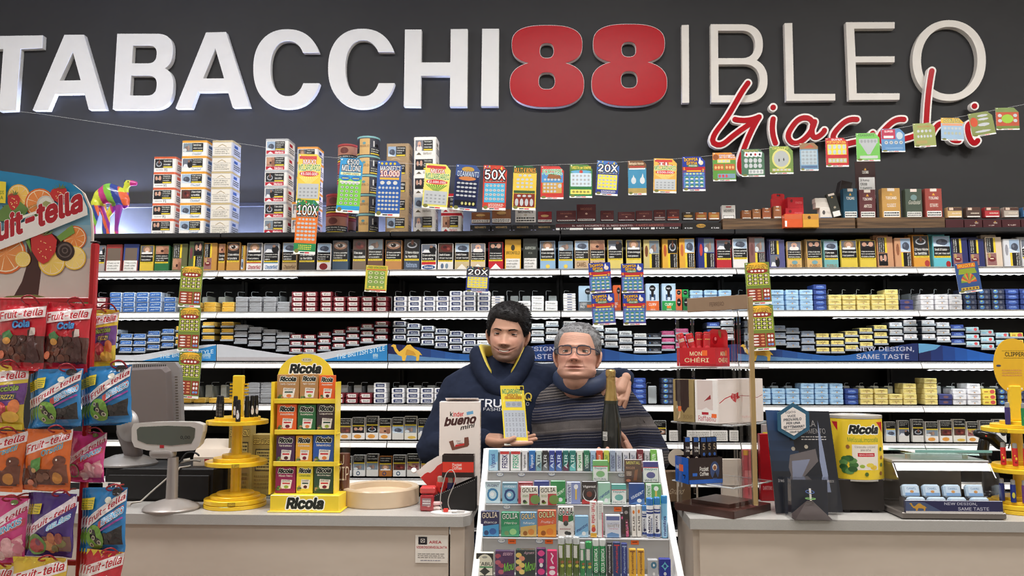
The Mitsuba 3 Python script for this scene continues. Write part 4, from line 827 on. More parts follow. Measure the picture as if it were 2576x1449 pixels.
# ------------------------------------------------------------------ the wave signs
def waves():
    def wav(x,pts):
        from scipy.interpolate import PchipInterpolator
        return PchipInterpolator(*zip(*pts))(x)
    pts=[(200,893),(330,893),(440,878),(543,866),(640,880),(745,893),(860,880),(975,865),(1080,878),(1180,891),(1290,878),(1395,866),(1420,866),(1510,876),(1620,893),(1740,884),(1855,866),(1945,877),(2105,895),(2210,880),(2310,864),(2415,875),(2520,893),(2620,884),(2760,866)]
    Y=3.382
    def sign(a,b,base,fn,lab):
        xs=np.linspace(a,b,36);poly=Polygon([(a,908)]+[(x,wav(x,pts))for x in xs]+[(b,908)])
        on_wall.col=c(base)
        k=thing('wave_sign',lab,'sign','wave shaped signs along the shelf')
        m=M();g=trimesh.creation.extrude_polygon(poly,1.0,engine='earcut');v=np.array(g.vertices)
        w=np.array([pix(p,q,Y)for p,q,_ in v]);w[:,2]=np.maximum(w[:,2],RZ[2]+.001);w[:,1]=np.where(v[:,2]>.5,Y+.004,Y)
        t=trimesh.Trimesh(w,g.faces,process=False)
        if t.volume<0:t.invert()
        own(k,m.add(t,base),'card')
        o=pix(a,908,Y);e=pix(b,908,Y);top=pix(a,860,Y);h=top[2]-o[2]
        p=Pr((o[0],Y,o[2]),(e[0]-o[0],0,0),(0,0,h),(0,-1,0))
        clip=affinity.scale(affinity.translate(poly,-a,-908),1/(b-a),-1/48,origin=(0,0))
        fn(p,lambda pts:p_clip(p,pts,clip));part(k,'print',p.m)
    def p_clip(p,pts,clip):return lambda col:p.p(Polygon(pts).intersection(clip),col)
    def crest(p,u,v,col):p.e(u,v,.016,.09,col,8);p.e(u-.02,v-.02,.012,.1,col,8);p.e(u+.02,v-.02,.012,.1,col,8);p.r(u-.03,v-.16,u+.03,v-.13,col)
    def brit(p,C):
        C([(.45,0),(1,.82),(1,0)])((38,132,204))
        p.t('THE BRITISH STYLE',.58,.12,.98,.34,(196,222,240),rise=.27);crest(p,.93,.3,(150,190,220))
    def plain(p,C):C([(0,0),(1,0),(1,.2),(0,.2)])((176,172,176))
    def navy(cam,txt):
        def f(p,C):
            for i in range(12):
                t=i/12;q=math.sin(math.pi*t);C([(t,0),(t+1/12,0),(t+1/12,1.2),(t,1.2)])((24+10*q,26+70*q,78+96*q))
            if cam:
                C([(0,0),(.5,0),(0,.38)])((84,130,180))
                bd=[(.03,.78),(.06,.88),(.09,.84),(.1,.66),(.13,.48),(.17,.6),(.22,.84),(.26,.86),(.31,.64),(.36,.52),(.4,.3),(.37,.32),(.36,0),(.33,0),(.33,.22),(.29,.28),(.22,.3),(.2,.0),(.17,0),(.16,.24),(.12,.3),(.08,.5),(.06,.72)]
                p.p([(a*.5,b)for a,b in bd],(232,180,52));p.p([(.1,.3),(.11,.62),(.15,.5),(.165,.3)],(206,146,40))
            if txt:p.t('NEW DESIGN,',.66,.46,.98,.74,(176,178,200));p.t('SAME TASTE',.66,.1,.95,.36,(176,178,200))
        return f
    def swirl(p,C):
        for i in range(14):
            t=i/14;q=max(0,math.cos((t-.38)*4.2));C([(t,0),(t+1/14,0),(t+1/14,1.2),(t,1.2)])((26,30+66*q,84+110*q))
        C([(.0,.4),(.0,1),(.16,1),(.1,.6)])((90,160,210))
    G=(196,200,208)
    sign(206,543,G,brit,'grey and blue wave sign under the bright blue packs');sign(545,760,G,plain,'plain grey wave sign under the silver packs')
    sign(762,974,G,lambda p,C:(C([(.2,0),(1,.84),(1,0)])((38,132,204)),p.t('THE BRITISH STYLE',.4,.08,.97,.34,(196,222,240),rise=.46),crest(p,.86,.3,(150,190,220))),'grey and blue wave sign behind the yellow sweets rack')
    sign(976,1410,(30,30,84),navy(True,True),'navy wave sign with yellow camel behind the two men');sign(1412,1854,(30,40,104),navy(False,False),'plain blue wave sign beside the older man')
    sign(1856,2310,(30,34,92),navy(True,True),'navy wave sign with yellow camel behind the clear stand');sign(2312,2740,(30,40,104),swirl,'blue swirled wave sign beside the yellow oval sign')
waves()
# ------------------------------------------------------------------ scratch tickets hung on a string and from the shelf rails
def ticket(lab,x0,y0,x1,y1,tilt,Y,bg,fn,cut=True,turn=0.0,group='scratch tickets on the string',curl=0.0):
    cxm,z0,w,h=face(x0,y0,x1,y1,Y)
    k=thing('scratch_ticket',lab,'ticket',group)
    m=mat((cxm,Y,z0+h/2),ry=tilt,rz=turn)
    cu=w*.2 if cut else w*.01
    o=Polygon([(-w/2,-h/2),(w/2,-h/2),(w/2,h/2-cu*1.05),(w/2-cu,h/2),(-w/2,h/2)])
    g=trimesh.creation.extrude_polygon(o,.0008,engine='earcut');g.apply_transform(rot([1,0,0],90))
    scene[k]=shape(M().add(g,(232,230,224),False,m))
    p=front(0,-h/2,w,h,-.0008,m);clip=affinity.scale(affinity.translate(o,w/2,h/2),1/w,1/h,origin=(0,0))
    p.p(clip,bg);raw=p.r
    p.clip=lambda pts,col:p.p(Polygon(pts).intersection(clip),col)
    fn(p)
    p.r(0,0,1,.055,(236,236,232));p.e(.14,.06,.1,.04,(120,120,60),10);p.r(.3,.02,.5,.04,(40,40,44));p.r(.52,.018,.72,.042,(206,40,44));p.e(.07,.965,.035,.014,(238,238,236),8)
    part(k,'print',p.m,'gloss');return k
SIL=(186,190,192)
def grid(p,u0,v0,u1,v1,r,q,col=SIL,rw=.38,rh=.34,dark=None):
    for j in range(r):
        for i in range(q):
            a,b=u0+(i+.5)*(u1-u0)/q,v0+(j+.5)*(v1-v0)/r
            p.e(a,b,rw*(u1-u0)/q,rh*(v1-v0)/r,col,8);p.k-=1
    p.k+=1
    if dark is not None:
        for j in range(r):
            for i in range(q):
                a,b=u0+(i+.5)*(u1-u0)/q,v0+(j+.5)*(v1-v0)/r
                p.e(a,b,rw*.5*(u1-u0)/q,rh*.4*(v1-v0)/r,dark,6);p.k-=1
        p.k+=1
def confetti(p,u0,v0,u1,v1,n,seed,cols=((226,60,50),(240,200,50),(60,120,200),(60,170,80),(240,240,240))):
    rn=random.Random(seed)
    for i in range(n):
        a,b=rn.uniform(u0,u1),rn.uniform(v0,v1);s=rn.uniform(.02,.05)
        p.put([(a-s,b-s*.4),(a+s,b+s*.2),(a,b+s)],np.array([(0,1,2)]),cols[i%len(cols)]);p.k-=1
    p.k+=1
W_,K_=(240,240,238),(28,26,30)
def tickets():
    YT=3.30
    D,OUT=W_,K_
    def mult(num,col,band,low,bg):
        def f(p):
            p.clip([(0,.64),(1,.64),(1,1),(0,1)],bg);confetti(p,.03,.82,.8,.97,22,5)
            p.t(num,.06,.68,.94,.9,W_,out=K_,ow=.1);p.r(.05,.63,.95,.66,K_);p.lines(.08,.635,.92,.655,1,W_,2)
            p.r(.06,.17,.94,.6,band);grid(p,.1,.5,.9,.59,1,5,dark=(150,152,156));grid(p,.08,.2,.92,.49,3,5,dark=(150,152,156),rw=.44,rh=.32);p.r(0,.05,1,.16,low);p.lines(.25,.07,.9,.15,3,(220,220,210),1)
        return f
    def milli(t1,t2,t3,bg,sun,scr=SIL):
        def f(p):
            p.r(.05,.9,.8,.96,(214,60,60));p.t(t1,.22,.8,.78,.89,(240,236,224),out=(180,40,50),ow=.12);p.t(t2,.04,.66,.97,.79,(70,130,50),out=(250,244,200),ow=.08,rise=.0)
            p.e(.5,.6,.42,.055,(206,50,50),20);p.t(t3,.14,.57,.86,.63,W_)
            for i in range(9):p.put([(.5,.36),(.06+i*.1,.54),(.12+i*.1,.54)],np.array([(0,1,2)]),sun)
            p.r(.05,.1,.95,.4,scr);grid(p,.08,.12,.92,.34,3,5,(168,172,176),.36,.3,(120,124,130))
        return f
    def doppia(p):
        p.clip([(0,.68),(1,.68),(1,1),(0,1)],(40,60,160));p.t('DOPPIA',.08,.86,.68,.95,(244,190,40),out=(120,40,20),ow=.1,rise=.02);p.t('SFIDA',.18,.76,.66,.85,(244,190,40),out=(120,40,20),ow=.1)
        p.e(.82,.82,.1,.07,(226,206,180));p.clip([(.7,.8),(.76,.97),(.8,.95),(.82,.84)],(236,226,214));p.r(.0,.6,1,.7,(190,40,50));p.e(.46,.73,.26,.045,(60,110,70));p.t('€300.000',.28,.71,.64,.755,W_)
        p.t('1',.04,.61,.12,.69,(244,200,50));p.t('2',.86,.56,.95,.64,(244,200,50));p.r(.18,.56,.82,.6,(226,180,50));p.r(0,.55,1,.56,(190,40,50))
        p.r(.05,.46,.95,.54,(80,130,190));grid(p,.12,.46,.88,.54,1,5,(190,200,140),.34,.36);p.r(.04,.1,.96,.45,(84,132,196));grid(p,.08,.11,.94,.44,3,4,(60,130,110),.4,.4);grid(p,.08,.08,.94,.41,3,4,(214,210,180),.34,.22)
    def sfida(p):
        p.e(.5,.93,.4,.07,(240,180,40),16);p.t('SFIDA al CASINO',.06,.82,.94,.93,(246,200,60),out=(96,50,20),ow=.12,rise=.0);p.e(.5,.79,.42,.06,(150,50,36),16);grid(p,.2,.765,.8,.82,1,4,(236,236,232),.38,.44)
        p.r(.06,.46,.94,.73,(196,206,60)); 
        for j in range(3):
            for i in range(4):p.r(.09+i*.215,.475+j*.085,.27+i*.215,.545+j*.085,(52,50,36));p.k-=1
        p.k+=1;grid(p,.07,.465,.95,.725,3,4,(216,200,170),.3,.3)
        p.r(.03,.08,.62,.38,(150,56,36));p.r(.66,.08,.97,.38,(150,56,36));grid(p,.06,.1,.4,.36,4,1,(232,222,214),.42,.3);grid(p,.42,.1,.6,.36,4,1,(220,150,100),.44,.28);grid(p,.7,.18,.94,.36,2,2,(232,226,222),.42,.36);grid(p,.7,.1,.94,.17,1,2,(110,150,210),.5,.4)
    S=[]
    S.append(('yellow ticket with red €5.000.000 print, first on the string',748,388,806,512,2,(236,200,60),milli('MAXI','MILIARDARIO','€5.000.000',(236,200,60),(246,226,120))))
    S.append(('long orange ticket marked 100X, hanging below the yellow one',743,503,798,640,3,(226,110,40),None))
    S.append(('green and blue ticket lettered €500 MILIONI',851,398,909,536,4,(116,200,60),lambda p:(p.clip([(0,.62),(1,.62),(1,1),(0,1)],(40,150,210)),p.t('€500',.3,.88,.82,.98,W_,out=K_,ow=.12),p.t('MILIONI',.1,.76,.92,.87,W_,out=K_,ow=.12),p.r(.06,.69,.94,.74,(236,224,170)),p.t('SUPER CASH',.16,.695,.84,.735,(40,90,60)),p.e(.28,.63,.2,.045,(40,110,190)),p.e(.74,.63,.2,.045,(40,110,190)),p.lines(.14,.615,.42,.645,1,(240,220,60)),p.lines(.6,.615,.88,.645,1,(240,220,60)),p.r(.06,.54,.94,.58,(220,220,190)),grid(p,.1,.5,.9,.58,1,5),grid(p,.08,.14,.92,.5,5,4,dark=(60,90,40),rw=.34,rh=.32),p.r(0,.05,1,.13,(40,160,220)))))
    S.append(('blue ticket lettered MAGNIFICI 10.000',947,405,1008,545,2,(44,90,170),lambda p:(grid(p,.1,.92,.8,.98,1,4,(240,190,40),.3,.4),p.t('MAGNIFICI',.12,.82,.96,.91,W_,out=(30,30,60),ow=.12),p.t('10.000',.14,.72,.92,.82,W_,out=(190,90,30),ow=.12),p.r(.12,.66,.92,.7,(230,170,50)),grid(p,.1,.56,.9,.65,1,3,(206,206,200),.36,.4),grid(p,.06,.48,.94,.55,1,6),grid(p,.06,.1,.94,.46,5,6,rw=.42,rh=.3,dark=(210,200,140)))))
    S.append(('yellow-green and grey ticket lettered MEGA',1066,413,1130,526,5,(226,214,96),milli('MEGA','MILIARDARIO','€2.000.000',0,(90,150,50))))
    S.append(('navy ticket lettered DIAMANTI',1143,415,1204,530,5,(34,46,92),lambda p:(p.clip([(0,.76),(1,.76),(1,1),(0,1)],(60,86,150)),p.e(.5,.9,.26,.06,(196,150,60)),p.t('DIAMANTI',.08,.74,.96,.86,(190,206,226),out=(30,36,70),ow=.1),p.e(.5,.7,.36,.045,(206,120,60)),p.r(.05,.1,.95,.64,(28,36,70)),grid(p,.08,.28,.92,.64,4,5,rw=.46,rh=.26),p.r(.05,.1,.95,.22,(20,22,36)),grid(p,.3,.11,.92,.2,1,4,(196,190,110),.34,.4))))
    S.append(('red and light blue ticket marked 50X, beside the navy one',1215,416,1274,529,2,(206,60,44),mult('50X',0,(70,170,210),(206,60,44),(206,60,44))))
    S.append(('long yellow and brown ticket lettered MULTI BONUS',1290,417,1349,529,2,(226,190,60),lambda p:(p.clip([(0,.84),(1,.84),(1,1),(0,1)],(30,90,50)),p.t('MULTI € BONUS',.04,.84,.96,.95,(240,160,40),out=(60,30,10),ow=.12),grid(p,.2,.74,.8,.82,1,3),grid(p,.12,.48,.88,.73,3,4),p.r(.05,.38,.95,.44,(60,90,50)),p.r(.05,.07,.95,.37,(130,44,34)),grid(p,.16,.28,.84,.36,1,3),grid(p,.08,.08,.92,.27,1,4,rh=.46))))
    S.append(('red ticket with treasure chest and green arched title',1360,418,1418,501,1,(206,50,44),lambda p:(p.clip([(.03,.5),(.97,.5),(.97,.8),(.03,.8)],(70,140,200)),p.t('FORZIERE',.08,.74,.92,.9,(40,140,80),out=(226,240,220),ow=.08),p.p([(.28,.62),(.34,.76),(.84,.72),(.9,.6)],(150,90,50)),grid(p,.12,.54,.86,.64,1,5),p.r(.08,.18,.92,.5,(196,150,70)),grid(p,.1,.18,.7,.5,3,4),grid(p,.72,.3,.94,.5,1,1))))
    S.append(('green ticket with white field lettered TURISTA',1433,414,1490,498,1,(40,120,60),lambda p:(p.clip([(0,.8),(1,.8),(1,1),(0,1)],(70,120,50)),p.t('TURISTA per SEMPRE',.04,.84,.94,.95,(240,200,50)),p.e(.5,.78,.46,.05,(90,170,210)),p.e(.5,.78,.08,.05,(206,60,50)),p.p(sbox(.06,.36,.94,.72).buffer(.02),(196,214,226)),grid(p,.08,.36,.92,.72,3,5,dark=(130,140,150)),p.p(sbox(.06,.13,.94,.23).buffer(.02),(226,214,90)),grid(p,.1,.13,.9,.23,1,5,(150,140,60)))))
    S.append(('yellow and blue ticket marked 20X, on the string',1500,405,1556,492,4,(44,56,140),mult('20X',0,(236,214,60),(44,56,140),(60,110,190))))
    S.append(('sea blue ticket with two grey warships',1580,404,1626,491,0,(60,140,180),lambda p:(p.clip([(0,.78),(1,.78),(1,1),(0,1)],(120,80,50)),p.t('Battaglia Navale',.06,.86,.86,.95,(226,206,170)),p.r(.1,.8,.9,.84,(190,60,50)),p.r(.06,.74,.94,.78,(226,226,226)),p.e(.3,.42,.14,.1,(190,200,206)),p.p([(.22,.44),(.3,.6),(.38,.44)],(206,210,212)),p.e(.78,.42,.14,.1,(200,206,210)),p.p([(.7,.44),(.8,.64),(.88,.44)],(206,210,212)),p.r(0,.05,1,.2,(176,150,80)))))
    S.append(('orange and cream ticket with green MILIARDARIO title',1644,399,1702,486,2,(230,170,70),milli('IL','MILIARDARIO','€500.000',0,(240,210,120))))
    S.append(('blue and purple ticket lettered DOPPIA SFIDA, on the string',1717,394,1774,481,0,(80,70,150),doppia))
    S.append(('orange and green ticket lettered SETTE E MEZZO',1793,384,1851,456,0,(90,150,60),lambda p:(p.clip([(0,.74),(1,.74),(1,1),(0,1)],(226,140,50)),p.e(.14,.84,.13,.1,(150,80,40)),p.t('SETTE E MEZZO',.28,.8,.96,.93,W_,out=(150,40,30),ow=.1),p.r(.2,.64,.76,.76,(220,206,110)),grid(p,.22,.64,.74,.76,1,3),p.r(.04,.38,.48,.6,(190,96,50)),p.r(.52,.38,.96,.6,(190,96,50)),grid(p,.06,.4,.46,.56,1,3,(230,180,110)),grid(p,.54,.4,.94,.56,1,3,(230,180,110)),p.r(.2,.1,.96,.26,(120,150,170)),grid(p,.22,.1,.66,.26,1,3,(206,70,80)))))
    S.append(('dark green ticket with fanned playing cards',1865,375,1923,445,0,(70,110,84),lambda p:(p.t('ASSOPIGLIATUTTO',.1,.9,.74,.97,(206,180,80)),[p.p([(.12+i*.19,.74),(.3+i*.19,.7),(.34+i*.19,.88),(.16+i*.19,.9)],W_)for i in range(4)],[p.e(.23+i*.19,.8,.05,.05,[(190,40,40),(30,30,30)][i%2],6)for i in range(4)],grid(p,.1,.3,.9,.68,2,4,rw=.44,rh=.46),p.r(.3,.1,.94,.26,(206,210,206)),grid(p,.32,.1,.92,.26,1,4,(160,164,166)))))
    S.append(('green ticket with grey zodiac wheel',1936,368,1995,438,0,(110,140,60),lambda p:(p.t('OROSCOPO',.12,.88,.8,.98,(226,210,90)),p.e(.5,.55,.4,.36,(206,200,110),24),p.e(.5,.55,.32,.29,(170,174,172),24),p.e(.4,.5,.03,.06,(70,70,70),6),p.e(.6,.52,.03,.06,(70,70,70),6),p.r(.1,.1,.9,.2,(190,180,90)),grid(p,.1,.1,.9,.2,1,5))))
    S.append(('narrow grey-blue ticket with brown top',2012,360,2058,430,0,(110,150,180),lambda p:(p.clip([(0,.78),(1,.78),(1,1),(0,1)],(150,110,70)),p.p([(.2,.82),(.6,.96),(.8,.84)],(190,80,50)),p.r(.06,.22,.94,.74,(170,186,196)),grid(p,.08,.22,.92,.74,4,4,(150,162,170)),p.r(.06,.1,.94,.18,(80,110,150)))))
    S.append(('red and yellow ticket lettered SUPER PORTAFORTUNA',2077,347,2134,420,0,(200,40,44),lambda p:(p.t('SUPER',.26,.91,.74,.97,W_),p.t('PORTAFORTUNA',.06,.8,.9,.9,(244,200,60)),p.r(.08,.42,.92,.78,(232,206,60)),grid(p,.08,.42,.92,.78,2,4,rw=.36,rh=.44),p.r(.1,.14,.92,.3,(190,180,110)),grid(p,.1,.14,.92,.3,1,5))))
    S.append(('bright green ticket with grey heart shape',2154,335,2213,406,0,(110,190,80),lambda p:(p.t('DIAMANTI',.1,.88,.78,.97,(70,110,60)),p.r(.12,.64,.92,.8,(176,180,182)),p.p([(.16,.64),(.88,.64),(.58,.24),(.46,.24)],(176,180,182)),p.r(.14,.1,.9,.2,(190,196,190)),grid(p,.16,.62,.88,.8,1,5,(150,154,158)))))
    S.append(('blue ticket with red corner lettered SUPER',2217,324,2276,383,0,(90,140,190),lambda p:(p.p([(.02,.56),(.6,.56),(.6,.98),(.02,.98)],(190,50,80)),p.t('SUPER',.14,.84,.5,.93,W_),p.r(.1,.6,.52,.7,(226,220,220)),p.e(.78,.7,.14,.16,(180,196,206)),grid(p,.1,.3,.94,.52,1,4,dark=(120,130,140)),p.r(.16,.14,.9,.2,(120,160,200)))))
    S.append(('olive green ticket over the red script',2298,310,2353,370,-2,(150,160,90),lambda p:(p.t('COLOSSEO',.2,.82,.8,.9,(190,110,60)),grid(p,.14,.58,.86,.76,1,4),grid(p,.14,.36,.86,.54,1,5),p.r(.1,.14,.6,.28,(170,150,90)))))
    S.append(('yellow and pale blue ticket over the end of the red script',2367,297,2424,354,2,(150,180,206),lambda p:(p.clip([(0,.76),(1,.76),(1,1),(0,1)],(226,170,50)),p.t('DOBLONI',.12,.8,.84,.96,(240,214,70),out=(60,80,120),ow=.1),p.r(.05,.66,.95,.74,(226,150,110)),grid(p,.1,.46,.9,.62,1,5),grid(p,.1,.22,.9,.42,1,5,(170,176,160)))))
    S.append(('tilted green ticket with red flower, second from the end of the string',2440,282,2500,342,-9,(130,140,80),lambda p:(p.e(.18,.62,.16,.2,(206,80,50)),grid(p,.34,.62,.84,.92,2,1,rw=.48,rh=.34),grid(p,.3,.38,.84,.56,1,1,rw=.48,rh=.4),grid(p,.12,.14,.84,.26,1,1,rw=.5,rh=.4))))
    S.append(('red and green ticket, last on the string',2505,271,2563,327,0,(190,84,60),lambda p:(p.clip([(0,.8),(1,.8),(1,1),(0,1)],(120,140,80)),p.e(.5,.5,.26,.2,(150,190,60)),grid(p,.05,.3,.3,.76,2,1),grid(p,.72,.3,.96,.76,2,1),p.r(0,.05,1,.18,(110,130,60)))))
    for i,(lab,a,b,e,d,tilt,bg,fn)in enumerate(S):
        if fn is None:
            fn=lambda p:(p.clip([(0,.8),(1,.8),(1,1),(0,1)],(40,130,70)),confetti(p,.03,.88,.8,.98,20,8),p.t('100X',.04,.72,.96,.9,W_,out=K_,ow=.1),p.r(.04,.685,.96,.71,K_),p.lines(.06,.69,.94,.705,1,W_,6),p.r(.05,.22,.95,.67,(232,116,44)),grid(p,.1,.61,.9,.67,1,5),grid(p,.06,.24,.94,.6,5,5,rw=.47,rh=.32),p.r(0,.05,1,.2,(40,140,80)),p.lines(.2,.08,.8,.18,3,(220,210,60),3))
        ticket(lab,a,b,e,d,tilt,YT-(.0015 if i==1 else 0),bg,fn)
    # the strips and pairs fixed to the price rails
    YL=3.352
    tre=lambda p:(p.r(.05,.86,.95,.97,(206,170,40)),p.t('TRIS VINCENTE',.08,.88,.92,.96,(40,120,50)),p.r(.05,.82,.95,.85,(190,60,50)),p.p(sbox(.1,.14,.9,.8),(130,160,70)),grid(p,.1,.3,.9,.8,3,3,(200,206,150),dark=(90,110,60)),grid(p,.15,.14,.85,.24,1,4,(230,210,90)),p.r(.05,.06,.95,.1,(190,60,50)))
    ticket('green and yellow ticket hanging alone from the top lit shelf',919,668,974,735,3,YL,(206,190,60),tre,False,group='tickets on the shelf rails')
    ticket('yellow ticket marked 20X hanging from the top lit shelf',1173,671,1230,736,3,YL,(44,56,140),mult('20X',0,(236,214,60),(44,56,140),(60,60,70)),False,group='tickets on the shelf rails')
    for i,(a,b,e,d,t)in enumerate([(452,670,508,773,3),(449,774,503,884,1.5),(447,886,504,1002,3)]):
        ticket(f'green casino game ticket, {["top", "middle", "bottom"][i]} of the three-ticket strip on the bright blue packs',a,b,e,d,t,YL-.002*i,(110,130,50),sfida,False,group='casino game tickets in strips')
    for i,(a,b,e,d,t)in enumerate([(1876,660,1938,766,-2.5),(1884,768,1948,882,-2.5)]):
        ticket(f'green casino game ticket, {["upper", "lower"][i]} of the two-ticket strip behind the clear stand',a,b,e,d,t,YL-.002*i,(110,130,50),sfida,False,group='casino game tickets in strips')
    for a,b,e,d,t,w in[(1482,661,1537,737,-3,'upper ticket of the first column'),(1489,739,1547,818,-3,'lower ticket of the first column'),(1563,663,1619,737,-1,'upper ticket of the second column'),(1567,739,1624,818,-1,'lower ticket of the second column')]:
        ticket(f'blue double-game ticket, {w}, in front of the vaporiser boxes',a,b,e,d,t,YL-(.002 if b>700 else 0),(80,70,150),doppia,False,group='blue double-game tickets')
    def ruota(p):
        p.r(.1,.82,.88,.97,(226,120,40));p.t('RUOTA',.16,.84,.84,.95,(240,200,50),out=(180,40,30),ow=.1);p.p([(.1,.62),(.9,.62),(.84,.8),(.16,.8)],(140,160,40))
        for i in range(12):p.e(.5,.34,.34,.3,[(200,70,50),(200,150,50),(110,150,60)][i%3],4,i*15,i*15+15)
        p.e(.5,.36,.08,.06,(190,110,60));p.r(.12,.08,.88,.18,(206,170,50));grid(p,.14,.08,.86,.18,1,5,(120,80,50))
    ticket('dark blue wheel game ticket hanging crooked at the far end of the top lit shelf',2406,660,2465,736,-7,YL,(50,80,140),ruota,False,group='tickets on the shelf rails')
    # the string from wall to wall
    k=thing('ticket_string','thin pale string that the scratch tickets hang on','string')
    Ps=[(-60,268),(105,287),(651,368),(775,391),(980,408),(1100,417),(1250,419),(1500,411),(1740,397),(1900,378),(2100,351),(2300,315),(2440,289),(2580,262)]
    W3=[pix(a,b,YT+.0016)for a,b in Ps]
    L0,L1=W3[0]+(W3[0]-W3[1])*((-3.9-W3[0][0])/(W3[0][0]-W3[1][0])),W3[-1]+(W3[-1]-W3[-2])*((3.9-W3[-1][0])/(W3[-1][0]-W3[-2][0]))
    own(k,M().tube([L0]+W3+[L1],.0006,(200,200,200),5))
tickets()
# ------------------------------------------------------------------ the two men behind the counter
def hullchain(segs,edge=.009,it=12):
    "segs: lists of (point, radius or radii); neighbours are hulled, all are joined and smoothed"
    ps=[]
    sp=trimesh.creation.icosphere(2).vertices
    for sg in segs:
        for(a,ra),(b,rb)in zip(sg[:-1],sg[1:]):
            ps.append(m3.Manifold.hull_points(np.vstack([sp*np.asarray(ra)+a,sp*np.asarray(rb)+b])))
    g=m3.Manifold.batch_boolean(ps,m3.OpType.Add).refine_to_length(edge)
    v,f,_=meshkit.arrays(g);t=trimesh.Trimesh(v,f)
    trimesh.smoothing.filter_taubin(t,iterations=it);return t
def ga(x,z,cx_,cz,sx,sz):return np.exp(-((x-cx_)/sx)**2/2-((z-cz)/sz)**2/2)
class Head:
    def __init__(s,W,jaw,nose,smile,brow,full,zl=1.0,zu=1.0):
        s.zl,s.zu=zl,zu
        zt=[-.119,-.114,-.104,-.088,-.07,-.045,-.02,0,.03,.06,.088,.106,.116,.1205]
        wt=np.array([.006,.026,.040*jaw,.052*jaw,.060*jaw,.067,.071,.073,.0755,.074,.064,.046,.026,.004])*W
        ft=np.array([-.066,-.080,-.089,-.0905,-.0905,-.0905,-.0885,-.0865,-.0905,-.088,-.071,-.047,-.02,.008])
        bt=np.array([-.045,-.030,-.008,.022,.055,.078,.09,.095,.101,.099,.084,.064,.042,.012])
        from scipy.interpolate import PchipInterpolator as I
        z=np.unique(np.r_[np.linspace(-.119,.1205,96),np.linspace(-.1,.03,110)]);th=np.linspace(0,2*math.pi,220,endpoint=False)
        th=th-.42*np.sin(2*th+math.pi)*.5*0
        w,fr,bk=I(zt,wt)(z),I(zt,ft)(z),I(zt,bt)(z)
        cy=(fr+bk)*.5+.012;Z,TH=np.meshgrid(z,th,indexing='ij')
        sx,cs=np.sin(TH),np.cos(TH);n=2.25
        X=w[:,None]*np.sign(sx)*np.abs(sx)**(2/n)
        Yf=np.sign(cs)*np.abs(cs)**(2/n)
        Y=cy[:,None]+np.where(cs>0,Yf*(fr-cy)[:,None],-Yf*(bk-cy)[:,None])
        k=np.clip((-Y-.01)/.05,0,1)*(cs>0)
        d=0*X
        t=np.clip((.014-Z)/.056,0,1)                      # down the nose
        d+=nose*(.005+.020*t**1.25)*np.exp(-(X/(.0065+.0045*t))**2/2)*(Z<.03)*np.clip((.03-Z)/.02,0,1)*(1/(1+np.exp(-(Z+.047)/.0016)))
        for q in(-1,1):
            d+=nose*.009*ga(X,Z,q*.0125,-.041,.0052,.0058)-.0095*ga(X,Z,q*.031,.001,.0135,.0095)+brow*.0048*ga(X,Z,q*.028,.020,.020,.0062)
            d+=.0052*full*ga(X,Z,q*.043,-.028,.016,.014)-.0028*ga(X,Z,q*(.022+.012*smile),-.056,.004,.012)+.003*smile*ga(X,Z,q*.036,-.05,.011,.012)
        mw=.019+.005*smile;lift=smile*.005*(X/.025)**2
        d+=.0062*ga(X,Z-lift,0,-.0655,mw,.0042)+.0066*ga(X,Z-lift,0,-.0785,mw*.85,.005)-.0058*ga(X,Z-lift,0,-.0712,mw,.0018)
        d+=nose*.0035*ga(X,Z,0,-.036,.0075,.007)
        d+=.0058*ga(X,Z,0,-.103,.014,.010)-.0035*ga(X,Z,0,-.089,.016,.004)-.0012*ga(X,Z,0,-.057,.003,.006)
        Y=Y-d*k
        nz,nt=X.shape;v=np.stack([X,Y,s.zmap(Z)],-1).reshape(-1,3)
        i,j=np.meshgrid(np.arange(nz-1),np.arange(nt),indexing='ij');a,b=i*nt+j,i*nt+(j+1)%nt
        f=np.vstack([np.stack([a,b,b+nt],-1).reshape(-1,3),np.stack([a,b+nt,a+nt],-1).reshape(-1,3)])
        v=np.vstack([v,v[:nt].mean(0),v[-nt:].mean(0)]);e=len(v)-2;jj=np.arange(nt)
        f=np.vstack([f,np.stack([(jj+1)%nt,jj,jj*0+e],-1),np.stack([(nz-1)*nt+jj,(nz-1)*nt+(jj+1)%nt,jj*0+e+1],-1)])
        s.mesh=trimesh.Trimesh(v,f,process=False)
        if s.mesh.volume<0:s.mesh.invert()
        from scipy.interpolate import LinearNDInterpolator
        m=(v[:,1]<-.0)&(np.abs(v[:,2])<.118)
        s._s=LinearNDInterpolator(v[m][:,[0,2]],v[m][:,1])
    def zmap(s,z):return np.where(np.asarray(z)>0,np.asarray(z)*s.zu,np.asarray(z)*s.zl)
    def zinv(s,z):return np.where(z>0,z/s.zu,z/s.zl)
    def y(s,x,z):return np.nan_to_num(s._s(x,z),nan=-.05)
    def patch(s,poly,off=.0007,size=.003):
        "a thin piece lying on the face"
        v,f=trimesh.creation.triangulate_polygon(poly,engine='earcut')
        v,f=trimesh.remesh.subdivide_to_size(np.c_[v,np.zeros(len(v))],f,size,max_iter=12)
        v[:,1]=s.zmap(v[:,1])
        w=np.c_[v[:,0],s.y(v[:,0],v[:,1])-off,v[:,1]]
        t=trimesh.Trimesh(w,f,process=False)
        if t.face_normals[:,1].mean()>0:t.invert()
        return t
